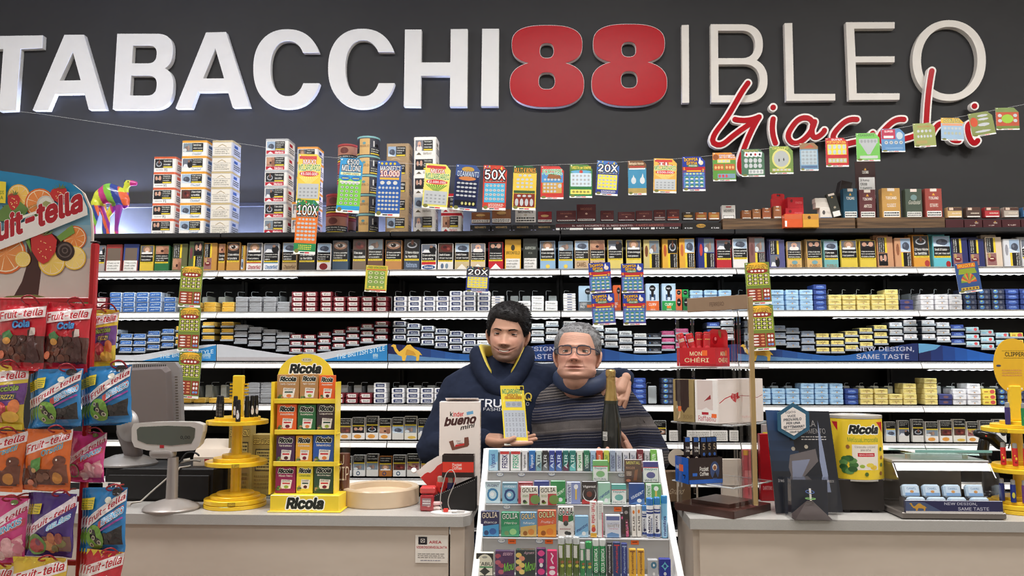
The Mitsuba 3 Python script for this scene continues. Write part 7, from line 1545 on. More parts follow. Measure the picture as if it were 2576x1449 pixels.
        if i==0:
            p=front(X,zd+h*.3,rx_*1.6,h*.66,Yb+.03-rx_*.55-.0006)
            for q_ in range(5):p.p(sup(.2+.3*(q_%3),.25+.25*(q_//2),.12,.1,.8,12),(60,24,30))
            part(kk,'print',p.m)
    Lp,Rp=pix(1112,1195,2.585),pix(1192,1195,2.585);zt3=zd+zt_+.001;H=pix(1150,1145,2.585)[2]-zt3
    def f2(p):p.r(0,.22,1,.70,(222,50,34));p.t('Pocket',.32,.5,.62,.64,(232,214,200));p.t('Coffee',.32,.34,.62,.5,(232,214,200));p.r(0,.7,1,1,(40,28,26))
    k,m,w=quadbox('coffee_tray','black and red open tray lettered Pocket Coffee in front of the white chocolate box','tray',None,Lp,Rp,H,.042,(42,28,26),f2,None,z=zt3,bs='gloss',open_top=True)
    # sweets bags and the white plate with wire hoop
    rn=random.Random(4)
    def bagpile(lab,px,py,w,d,h,cols,n):
        k=thing('sweets_bag',lab,'sweets bag');p0=onc(px,py);p0[1]+=d/2
        for i in range(n):
            x,y=p0[0]+rn.uniform(-.32,.32)*w,p0[1]+rn.uniform(-.25,.25)*d;part(k,'sweet',M().add(hullchain([[((0,0,0),(w*.12,d*.14,h*.2)),((w*.22,d*.05,0),(w*.1,d*.12,h*.18))]],.01,2),cols[i%len(cols)],True,mat((x,y,zd+h*(.25+.22*(i%3))),rz=rn.uniform(-40,40))),'gloss')
        g=trimesh.creation.icosphere(4,1);v=g.vertices*np.array([w/2,d/2,h/2]);v*=(1+.28*(meshkit.fbm(g.vertices*3.1,3,4)-.5))[:,None];v[:,2]=np.maximum(v[:,2],-h*.36);g=trimesh.Trimesh(v,g.faces);g.apply_translation((p0[0],p0[1],zd+h*.362));part(k,'wrapper',M().add(g,(255,255,255),20),'film')
    bagpile('clear bag of pastel twisted lollies at the counter edge beside the white plate',1077,1288,.075,.05,.034,[(226,176,176),(176,214,206),(226,206,200),(200,150,160)],9)
    for i,(lab,a,y0,b,y1,col)in enumerate([('red candy packet lying beside the cream dish, lower of two',1056,1245,1090,1266,(170,36,44)),('red candy packet under clear film beside the cream dish, upper of two',1056,1226,1094,1245,(206,60,60))]):
        carton('candy_packet',lab,'candy packet','red candy packets',a,y0,b,y1,2.56,.045,col,(lambda p:(p.r(.15,.3,.85,.8,(150,120,124)),p.lines(.2,.4,.8,.7,2,(226,220,220),2)))if i==0 else None,z=zd+i*.0545,bs='wrap',turn=-4+6*i,ch=.004)
    k=thing('wire_hoop_plate','flat white oval plate with wire hoop standing at the counter corner','plate');p0=onc(1133,1297);R=.062;cc=np.array([pix(1133,1280,p0[1]+.036)[0],p0[1]+.036,zd])
    pl=affinity.scale(Point(0,0).buffer(1,quad_segs=24),R,.036).difference(affinity.scale(sbox(.18,-.5,.62,.5).buffer(.1),R,.036,origin=(0,0)))
    part(k,'plate',M().add(trimesh.creation.extrude_polygon(pl,.004,engine='earcut'),(232,228,224),30,mat(cc)),'gloss')
    hp=[pix(1114,1262,cc[1]),pix(1111,1232,cc[1]),pix(1118,1205,cc[1]),pix(1127,1186,cc[1]),pix(1136,1182,cc[1]),pix(1143,1190,cc[1]),pix(1142,1220,cc[1]),pix(1137,1264,cc[1])];hp[0][2]=hp[-1][2]=zd+.004;part(k,'hoop',M().tube(spline(hp,40),.0016,(196,190,184),8),'silver')
    part(k,'clip',M().box((hp[0][0]+.01,cc[1]-.004,zd+.010),(.016,.012,.011),(214,50,40),.002),'gloss');part(k,'clip_holder',M().box((cc[0],cc[1],zd+.0065),(.045,.016,.005),(232,226,220),.002),'gloss')
    bagpile('crumpled clear bag behind the white oval plate',1182,1268,.05,.04,.03,[(226,226,226)],1)
kinder()
# ------------------------------------------------------------------ the white gum stand
def gum_stand():
    k=thing('gum_stand','white tiered gum and sweets stand standing in the gap between the counters','display stand')
    YT_=[2.40,2.30,2.20,2.10];base=[1186,1269,1353,1452]
    Zr=[pix(1450,y,Y)[2]for y,Y in zip(base,YT_)]
    xl=[pix(x,y,Y)[0]for x,y,Y in((1229,1186,2.4),(1217,1269,2.3),(1206,1353,2.2),(1194,1449,2.1))];xr=[pix(x,y,Y)[0]for x,y,Y in((1654,1186,2.4),(1668,1269,2.3),(1681,1353,2.2),(1692,1449,2.1))]
    ztop=pix(1440,1131,2.43)[2];wht=(232,230,226);gry=(172,170,168)
    XL,XR=min(xl)-.004,max(xr)+.004
    XL,XR=xl[0]-.0,xr[0]+.0
    # side panels, leaning with the tiers
    for X,sx,nm in((XL,-1,0),(XR,1,1)):
        w0=np.mean([xl,xr][nm]);pr=Polygon([(2.445,ztop),(2.415,ztop+.004),(2.36,ztop-.05),(2.26,Zr[1]+.01),(2.16,Zr[2]+.0),(2.03,Zr[3]+.0),(1.99,.25),(1.99,.0),(2.445,.0)])
        g=trimesh.creation.extrude_polygon(pr.buffer(-.004).buffer(.004),.016,engine='earcut');g.apply_transform(np.array([[0,0,1,X+(0 if sx>0 else-.016)],[1,0,0,0],[0,1,0,0],[0,0,0,1.0]]));part(k,'side_panel',M().add(g,wht,30),'gloss')
    part(k,'back_panel',M().box(((XL+XR)/2,2.438,ztop/2),(XR-XL,.012,ztop),wht,.002),'gloss')
    part(k,'top_rail',M().box(((XL+XR)/2,2.432,ztop-.004),(XR-XL+.03,.03,.012),wht,.003),'gloss')
    for i in range(4):
        part(k,'shelf',M().box(((XL+XR)/2,YT_[i]-.0+.017,Zr[i]-.003),(XR-XL-.002,.05,.004),gry),'card')
        if i<3:
            zb=Zr[i+1];part(k,'riser',M().box(((XL+XR)/2,YT_[i]-.010,(Zr[i]-.001+zb)/2),(XR-XL-.002,.003,Zr[i]-.001-zb),gry),'card');part(k,'riser_edge',M().box(((XL+XR)/2,YT_[i]-.0105,Zr[i]-.0004),(XR-XL-.002,.006,.003),(206,206,206)),'card')
    part(k,'front_panel',M().box(((XL+XR)/2,2.075,Zr[3]/2-.01),(XR-XL-.002,.004,Zr[3]-.02),wht),'gloss')
    def tag_(px,py,i,or_=False,tx='€ 1,80'):
        Y=YT_[i]-.0121;q=pix(px,py,Y);w,h=(.021,.0125)if or_ else(.021,.012)
        p=front(q[0],q[2]-h/2,w,h,Y)
        if or_:p.r(0,0,1,1,(236,100,40));p.lines(.2,.3,.8,.7,1,(120,40,20),px)
        else:p.e(.5,.5,.5,.5,(110,130,170),20);p.e(.5,.5,.45,.42,(222,222,220),20);p.t(tx,.2,.28,.8,.72,(60,66,84))
        part(k,'price_tag',p.m)
    for px,py,i in((1258,1193,0),(1312,1193,0),(1388,1192,0),(1564,1195,0),(1275,1275,1),(1262,1360,2),(1357,1361,2)):tag_(px,py,i)
    for px,py,i in((1288,1362,2),(1381,1362,2),(1554,1281,1),(1597,1364,2)):tag_(px,py,i,True)
    def it(lab,i,x0,x1,y0,body,fn,d=.016,y1=None,dy=0.0,tilt=0.0,kind='gum_packet',bs='wrap',lift=0.0):
        return carton(kind,lab,'gum packet' if 'gum' in kind else 'sweets box' if 'box' in kind else 'sweets roll',f'packs on the {["top", "second", "third", "bottom"][i]} tier of the gum stand',x0+.5,y0,x1-.5,y1 or base[i],YT_[i]+.002+dy,d,body,fn,z=Zr[i]+.0006+lift,bs=bs,tilt=tilt,ch=.0015)
    def stick(col,band,txt,tc,c2=None):
        def f(p):
            p.r(0,0,1,1,col)
            if c2:p.p([(0,0),(1,0),(1,.45),(0,.2)],c2)
            if band:p.r(0,.82,1,.96,band)
            p.t(txt,.2,.12,.82,.8,tc,rot=-90 if 'r' in txt and 0 else 90)
        return f
    S=[('pale blue',1229,1253,(120,186,222),'Vigorsol',(40,60,140),(190,222,240)),('white and navy',1257,1282,(226,226,230),'FRISK',(46,44,96),None),('white and green',1284,1310,(226,228,226),'FRISK',(50,160,120),None),('black and white striped',1313,1327,(226,226,228),'Vigorsol',(30,32,44),None),('bright blue',1330,1347,(24,110,190),'Vigorsol',(230,236,244),(20,60,140)),('pale green and white',1348,1363,(190,214,210),'AIR',(60,80,90),(110,160,170)),('black',1364,1379,(34,34,38),'AIR',(206,210,214),(110,116,120)),
         ('royal blue',1381,1396,(40,56,150),'AIR',(206,220,244),(70,110,180)),('second royal blue',1398,1414,(40,56,150),'AIR',(206,220,244),(70,110,180)),('dark green',1416,1431,(24,110,104),'AIR',(200,226,220),(100,40,70)),('second dark green',1432,1449,(26,120,112),'AIR',(200,226,220),(90,180,180)),('green and white',1451,1466,(216,226,214),'Xylit',(40,140,70),None),('deep green',1468,1484,(30,120,84),'VIVIDENT',(220,230,226),(40,70,80)),('light blue and white',1485,1499,(160,190,224),'VIVIDENT',(40,50,110),None),
         ('red and orange',1500,1517,(214,70,40),'Vigorsol',(244,226,214),(196,40,40)),('yellow-green',1519,1533,(196,206,70),'VIVIDENT',(60,120,60),(90,160,70)),('grey-blue',1534,1549,(150,164,190),'VIVIDENT',(40,44,96),None),('silver blue',1550,1565,(196,202,216),'VIVIDENT',(44,52,110),None),('white and grey',1567,1583,(216,218,226),'VIVIDENT',(70,80,120),(160,180,210)),('silver',1585,1601,(206,210,220),'VIVIDENT',(90,100,130),(170,186,210)),('dark red',1602,1619,(120,26,40),'VIVIDENT',(230,220,220),(150,40,50)),('silver and black',1621,1635,(190,190,194),'VIVIDENT',(40,40,46),None),('leaf green',1636,1653,(110,180,70),'BROOKLYN',(232,240,226),(70,140,50))]
    for i,(nm,a,b,col,tx,tc,c2)in enumerate(S):
        it(f'{nm} gum stick packet on the top tier of the gum stand',0,a,b,1133-(2 if i in(0,20,22)else 0),col,stick(col,(206,50,50)if 'and' in nm and i in(1,2)else None,tx,tc,c2),d=.012)
    # second tier
    def vivi(col,tc,sw):
        def f(p):p.r(0,0,1,1,col);p.r(0,.88,1,1,tuple(int(q*.82)for q in col));p.t('ViViDENT',.08,.76,.92,.88,tc);p.e(.5,.4,.38,.3,sw,20);p.e(.5,.4,.26,.2,col,20);p.e(.46,.42,.14,.1,(232,236,240),12);p.l([(.2,.6),(.4,.68),(.7,.64)],.04,sw)
        return f
    def diag(col,txt,tc,c2):
        def f(p):p.r(0,0,1,1,col);p.p([(0,0),(1,0),(1,.3)],c2);p.t(txt,.1,.2,.95,.36,tc,rise=.34);p.e(.66,.18,.16,.1,(232,236,240),10)
        return f
    def daygum(col,txt):return lambda p:(p.r(0,0,1,1,(226,230,226)),p.r(0,.74,1,1,col),p.r(0,.7,1,.74,(190,60,70)),p.t('Daygum',.1,.56,.9,.68,(40,120,130)),p.e(.5,.34,.3,.16,tuple(int(q*.8+40)for q in col),12),p.t(txt,.08,.04,.92,.14,(50,60,90),False))
    T2=[('white gum box with blue swirl',1220,1259,1211,(196,222,232),vivi((196,222,232),(30,36,80),(60,130,180))),('pale blue gum box with navy swirl',1263,1302,1214,(120,176,206),vivi((120,176,206),(226,230,240),(40,70,130))),('pinkish red gum box half hidden behind the white and red sweets boxes',1303,1341,1213,(190,60,76),vivi((190,60,76),(236,226,226),(220,150,150))),('navy gum box behind the second white and red sweets box',1343,1382,1210,(44,60,140),diag((44,60,140),'VIVIDENT',(226,230,240),(80,140,180))),('green gum box with slanted white lettering',1385,1423,1210,(40,140,70),diag((40,140,70),'ViViDENT',(232,240,230),(70,170,90))),('lilac gum box with yellow brush print',1425,1461,1213,(130,144,196),lambda p:(p.r(0,0,1,1,(130,144,196)),p.r(.0,0,.32,1,(206,212,226)),p.t('ViViDENT',.06,.06,.28,.92,(44,50,110),rot=90),p.r(.62,.2,.74,.74,(220,180,70)),p.e(.68,.8,.16,.12,(230,232,236)))),
          ('dark brown gum box with white lettering',1463,1502,1211,(52,44,44),lambda p:(p.r(0,0,1,1,(52,44,44)),p.r(0,0,1,.2,(190,40,40)),p.e(.5,.42,.46,.32,(226,222,220),20),p.e(.5,.45,.42,.3,(52,40,38),20),p.t('Vigorsol',.06,.7,.94,.84,(236,232,230)),p.e(.5,.44,.2,.14,(120,60,46),8))),('pale green gum box with blue slanted lettering',1504,1536,1214,(150,200,176),diag((150,200,176),'mentos',(40,70,140),(200,226,210))),('teal and white gum box with yellow spot',1538,1576,1218,(90,170,160),daygum((90,176,166),'PROTEX')),('dark blue gum box with large white slanted lettering',1582,1622,1216,(40,76,150),diag((40,76,150),'ViViDENT',(230,236,244),(70,120,190))),('green and white gum box with brush print',1624,1664,1217,(90,170,90),lambda p:(p.r(0,0,1,1,(90,170,90)),p.r(0,0,.36,1,(222,230,222)),p.t('ViViDENT',.08,.06,.3,.92,(40,120,60),rot=90),p.r(.6,.1,.74,.7,(214,190,80)),p.e(.68,.78,.16,.12,(236,240,236))))]
    for lab,a,b,y0,col,fn in T2:it(lab+', second tier',1,a,b,y0,col,fn)
    def golia2(p):p.r(0,0,1,1,(226,222,206));p.r(.48,0,1,.62,(190,60,62));p.e(.85,.3,.3,.26,(110,150,70),14);p.t('GOLIA',.06,.68,.94,.92,(60,52,34),out=(240,238,226),ow=.1,rise=.05);p.lines(.08,.42,.44,.56,2,(110,130,80),2);p.e(.24,.14,.14,.08,(110,150,60));p.e(.2,.2,.1,.08,(50,50,40))
    for i,(a,b)in enumerate(((1310,1354),(1357,1401))):it(f'white and red sweets box lettered GOLIA in front of gum boxes, {["left", "right"][i]} of two',1,a,b,1224,(226,222,206),golia2,y1=1285,dy=-.024,kind='sweets_box',d=.014,lift=-.0)
    for lab,a,b,y0,y1,col,fn in[('tall green and white gum box in front of the top tier sticks',1491,1530,1158,1210,(110,190,110),daygum((110,180,100),'NATURAL')),('brown sweets box lettered MENTAL in front of the top tier sticks',1571,1615,1156,1214,(96,72,60),lambda p:(p.r(0,0,1,1,(96,72,60)),p.t('MENTAL',.08,.8,.92,.94,(206,196,90)),p.t('RADIX',.08,.6,.6,.7,(206,150,110),False),p.p([(.5,.1),(.6,.55),(.8,.6),(.7,.1)],(140,92,64)),p.lines(.08,.3,.4,.5,3,(226,200,180),3),p.e(.2,.1,.14,.06,(196,120,90)))),('white and blue gum box in front of the top tier sticks',1617,1657,1161,1212,(214,216,226),daygum((70,66,140),'WHITE'))]:
        it(lab,0,a,b,y0,col,fn,y1=y1,dy=-.030,lift=pix(1450,y1,YT_[0]-.03)[2]-Zr[0]-.001,d=.016)
    # third tier
    def golia(col,sub,tc,c2,c3):
        def f(p):p.r(0,0,1,1,col);p.p([(0,0),(1,0),(1,.5),(0,.4)],c2);p.t('GOLIA',.06,.72,.92,.95,tc,out=tuple(int(q*.5)for q in col),ow=.1,rise=.04);p.t(sub,.16,.52,.86,.62,(230,226,220),False,slant=.3);p.e(.66,.2,.2,.13,c3,14);p.e(.3,.14,.14,.1,tuple(int(q*.7)for q in c3),10)
        return f
    T3=[('navy to blue sweets box lettered GOLIA',1209,1256,1286,(44,40,86),golia((44,40,86),'Bianca',(226,206,190),(60,150,206),(40,90,160)),'sweets_box'),('green sweets box lettered GOLIA',1260,1307,1289,(36,140,90),golia((36,140,90),'Herbs',(226,236,226),(60,160,110),(150,206,130)),'sweets_box'),('sand and orange sweets box lettered GOLIA',1308,1351,1289,(96,150,190),golia((96,150,190),'Miele',(236,206,150),(206,170,90),(214,130,50)),'sweets_box'),('orange fruit sweets box lettered GOLIA',1352,1400,1284,(222,90,50),golia((222,90,50),'Frutta C',(236,226,160),(232,150,40),(226,120,30)),'sweets_box'),
          ('white sweets box with green and red stripes lettered GOLIA',1403,1444,1275,(226,222,216),lambda p:(p.r(0,0,1,1,(224,220,214)),p.r(0,.5,.3,.86,(40,120,70)),p.r(.3,.5,.66,.86,(200,50,50)),p.r(.66,.5,1,.86,(40,120,70)),p.t('GOLIA',.04,.74,.96,.98,(30,30,30),out=(236,234,230),ow=.1),p.p([(.02,.36),(.4,.48),(.02,.56)],(232,232,230)),p.p([(.98,.36),(.6,.48),(.98,.56)],(232,232,230)),p.e(.5,.46,.16,.09,(60,64,60),12),p.lines(.1,.24,.8,.3,1,(170,120,120)),p.e(.7,.12,.14,.06,(60,60,60)),p.e(.55,.14,.14,.06,(70,70,70))),'sweets_box'),('light blue mint box with slanted lettering',1446,1481,1298,(120,176,220),diag((120,176,220),'mentos',(40,60,130),(170,206,232)),'sweets_box'),
          ('tall white fruit chew packet lettered Fruit-tella',1484,1502,1262,(232,228,222),lambda p:(p.r(0,0,1,1,(232,226,220)),p.t('Fruit-tella',.2,.4,.8,.97,(206,40,60),rot=-90),p.e(.5,.3,.3,.06,(236,150,60)),p.e(.5,.22,.34,.07,(214,70,60)),p.r(0,0,1,.12,(230,170,50))),'sweets_box'),('tall plain white chew packet',1503,1518,1262,(228,228,226),lambda p:(p.lines(.2,.5,.8,.95,9,(170,170,170),6),p.r(.8,0,1,.7,(206,90,110))),'sweets_box'),('white gum box lettered WHITE',1522,1562,1296,(206,210,226),lambda p:(p.r(0,0,1,1,(214,216,228)),p.r(.06,.78,.94,.96,(96,110,170)),p.t('ViViDENT',.1,.58,.92,.68,(150,156,180)),p.t('WHITE',.12,.46,.94,.58,(150,140,130)),p.t('Complete',.2,.36,.86,.43,(190,60,80),False),p.p([(.1,0),(.9,0),(.9,.16),(.4,.24),(.1,.16)],(110,150,200))),'gum_packet')]
    for lab,a,b,y0,col,fn,kd in T3:it(lab+', third tier',2,a,b,y0,col,fn,kind=kd)
    def roll(lab,i,x0,x1,y0,col,fn,cap=None,y1=None,dy=.004,tilt=0.0):
        Y=YT_[i]+dy;cxm,z,w,h=face(x0,y0,x1,y1 or base[i],Y);kk=thing('sweets_roll',lab,'sweets roll',f'rolls on the {["top", "second", "third", "bottom"][i]} tier of the gum stand');r=w/2*.97;zb=Zr[i]+.0006;h=z+h-zb
        mm=mat((cxm,Y+r,zb),ry=tilt);own(kk,M().lathe([(0,0),(r*.9,0),(r,.003),(r,h-.004),(r*.8,h),(0,h)],col,24,mm),'wrap')
        if cap:part(kk,'cap',M().lathe([(0,h*.82),(r*1.03,h*.82),(r*1.03,h*.985),(r*.85,h*1.004),(0,h*1.004)],cap,24,mm),'wrap')
        def bend(v,off):an=(v[:,0]-.5)*math.pi*.92;return np.c_[(r+off)*np.sin(an),-(r+off)*np.cos(an),v[:,1]*h*.8+.003]@mm[:3,:3].T+mm[:3,3]
        if fn:p=Pr((cxm-r,Y,zb),(2*r,0,0),(0,0,h*.8),(0,-1,0),bend);fn(p);part(kk,'print',p.m,'wrap')
    for i,(lab,a,b,y0,col,dc,tl)in enumerate([('dark chew stick with pink edge',1562,1572,1290,(60,40,50),(226,90,150),-8),('pink twisted chew stick',1573,1584,1306,(220,70,130),(240,170,200),-8),('black liquorice stick packet',1568,1586,1273,(40,36,36),(150,140,140),-5),('white chew stick with orange fruit print',1589,1601,1272,(226,222,214),(226,120,40),-3),('second white chew stick with orange fruit print',1602,1614,1270,(226,222,214),(226,120,40),-2)]):
        it(lab+' on the third tier',2,a,b,y0,col,lambda p,dc=dc:(p.e(.5,.8,.3,.06,dc),p.t('PLUS',.24,.2,.76,.66,(60,40,40)if sum(dc)<500 else dc,rot=90)),kind='chew_roll',d=.01,tilt=tl*.3,dy=.012)
    mint=lambda t1,t2:(lambda p:(p.r(0,.72,1,.78,(40,60,130)),p.r(0,.82,1,.86,(40,60,130)),p.r(0,0,1,.1,(40,70,150)),p.t(t1,.3,.14,.5,.66,(30,36,80),rot=90),p.t(t2,.54,.14,.72,.6,(30,60,130),rot=90)if t2 else p.e(.5,.2,.2,.05,(30,36,80))))
    roll('white mint roll with blue stripes, half hidden, third tier',2,1616,1628,1272,(226,228,232),mint('MENTA',''),(60,130,200),dy=.03)
    roll('white mint roll lettered MENTA FREDDA with blue cap, third tier',2,1627,1645,1254,(226,228,232),mint('MENTA','FREDDA'),(30,110,190))
    roll('white mint roll lettered MENTA with blue cap, third tier',2,1646,1662,1252,(226,228,232),mint('MENTA',''),(30,120,190))
    roll('light blue mint roll lettered mentos at the end of the third tier',2,1664,1680,1248,(110,180,220),lambda p:(p.r(0,0,1,.5,(150,200,232)),p.t('mentos',.34,.04,.66,.62,(30,44,120),rot=90)),(20,130,200))
    # bottom tier
    def tabu(p):p.r(0,0,1,1,(44,44,44));p.e(.5,.56,.46,.4,(222,218,196),20);p.r(.04,0,.96,.56,(222,218,196));p.t('TABU',.08,.44,.92,.6,(40,40,40));p.r(.04,.34,.96,.41,(70,140,90));p.p(sup(.5,.18,.32,.2,.9,20),(50,54,48));p.e(.5,.82,.16,.05,(150,150,140))
    def morbi(bg,b2,t):
        def f(p):
            p.r(0,0,1,1,bg);p.t(t,.4,.82,.92,.95,(226,180,200),False,slant=.3)
            for q_ in range(6):p.e(.14+.17*(q_%2),.8-.13*q_,.16,.1,b2[q_%len(b2)],12)
            p.t('Mou',.44,.14,.98,.5,(110,190,60),out=(40,60,30),ow=.05,slant=.1,rise=.1)
        return f
    B=[('black and cream sweets box lettered TABU',1197,1242,1391,(222,218,196),tabu),('purple berry sweets box',1245,1294,1386,(80,44,90),morbi((80,44,90),[(176,70,90),(90,50,100),(190,90,110)],'BERRY')),('dark fruit sweets box with peach drops',1297,1347,1383,(44,54,56),morbi((44,54,56),[(226,190,90),(226,140,110),(230,200,110)],'Agrumi')),('pink and purple box with sweets print',1349,1374,1380,(80,30,90),lambda p:(p.r(0,0,1,1,(60,30,84)),p.p(sup(.5,.84,.42,.12,1.6,10),(230,60,140)),p.e(.5,.56,.3,.1,(230,80,150)),p.e(.5,.4,.2,.08,(226,226,226)),p.e(.5,.16,.4,.12,(226,50,130)))),('bright pink box with white sweet print',1376,1402,1385,(206,30,100),lambda p:(p.r(0,0,1,1,(206,30,100)),p.l([(.4,.9),(.6,.8),(.4,.65),(.6,.5)],.05,(236,210,226)),p.e(.5,.34,.3,.06,(226,200,216)),p.e(.5,.14,.34,.1,(236,220,226))))]
    for lab,a,b,y0,col,fn in B:it(lab+', bottom tier',3,a,b,y0,col,fn,kind='sweets_box',y1=1460)
    R3=[('olive green sweets roll with silver top',1404,1421,1352,(90,110,40),(186,190,190)),('second olive green sweets roll with silver top',1422,1440,1350,(96,116,40),(186,190,190)),('third olive green sweets roll with silver top',1441,1458,1352,(70,92,36),(186,190,190)),('green and silver roll',1459,1472,1366,(40,130,70),(186,190,190)),('second green and silver roll',1473,1490,1364,(60,120,90),(40,150,70))]
    for lab,a,b,y0,col,cap in R3:roll(lab+', bottom tier',3,a,b,y0,col,lambda p:(p.r(.2,.55,.6,.95,(206,206,200)),p.e(.6,.3,.2,.05,(190,190,60)),p.e(.6,.42,.2,.05,(150,90,50))),cap,1460)
    gb=lambda p:(p.r(0,0,1,.14,(30,90,60)),p.t('GOLIA BIANCA',.32,.1,.7,.9,(232,236,232),rot=90))
    roll('green roll lettered GOLIA BIANCA, bottom tier',3,1491,1507,1357,(40,140,80),gb,(206,210,208),1460);roll('second green roll lettered GOLIA BIANCA, bottom tier',3,1508,1525,1357,(40,140,80),gb,(206,210,208),1460)
    for i,(lab,a,b,y0,col,c2)in enumerate([('black and white chocolate bar',1526,1541,1364,(40,38,44),(200,200,206)),('navy chocolate bar with red label',1542,1562,1364,(36,54,110),(206,50,60)),('shiny blue chocolate bar',1563,1579,1367,(40,56,130),(150,170,210)),('golden yellow caramel bar',1582,1601,1381,(226,166,30),(120,60,30)),('second golden yellow caramel bar',1603,1622,1382,(226,166,30),(120,60,30))]):
        it(lab+' on the bottom tier',3,a,b,y0,col,lambda p,c2=c2:(p.t('Alpenliebe',.3,.1,.72,.9,c2,rot=90),p.r(.1,.9,.9,.94,c2)),kind='chew_roll',y1=1460,d=.012)
    it('grey sweets box with blue eye print, bottom tier',3,1629,1656,1408,(170,172,176),lambda p:(p.e(.6,.7,.3,.2,(70,120,150)),p.e(.6,.7,.1,.08,(220,220,220)),p.e(.6,.2,.12,.1,(220,220,220))),kind='sweets_box',y1=1460,bs='gloss');it('royal blue sweets box with pale sun print, end of the bottom tier',3,1658,1688,1406,(40,50,150),lambda p:(p.p(sup(.5,.62,.4,.28,.7,40),(90,180,200)),p.e(.5,.62,.14,.1,(40,60,140)),p.e(.5,.2,.14,.1,(200,206,216))),kind='sweets_box',y1=1460,bs='gloss')
gum_stand()
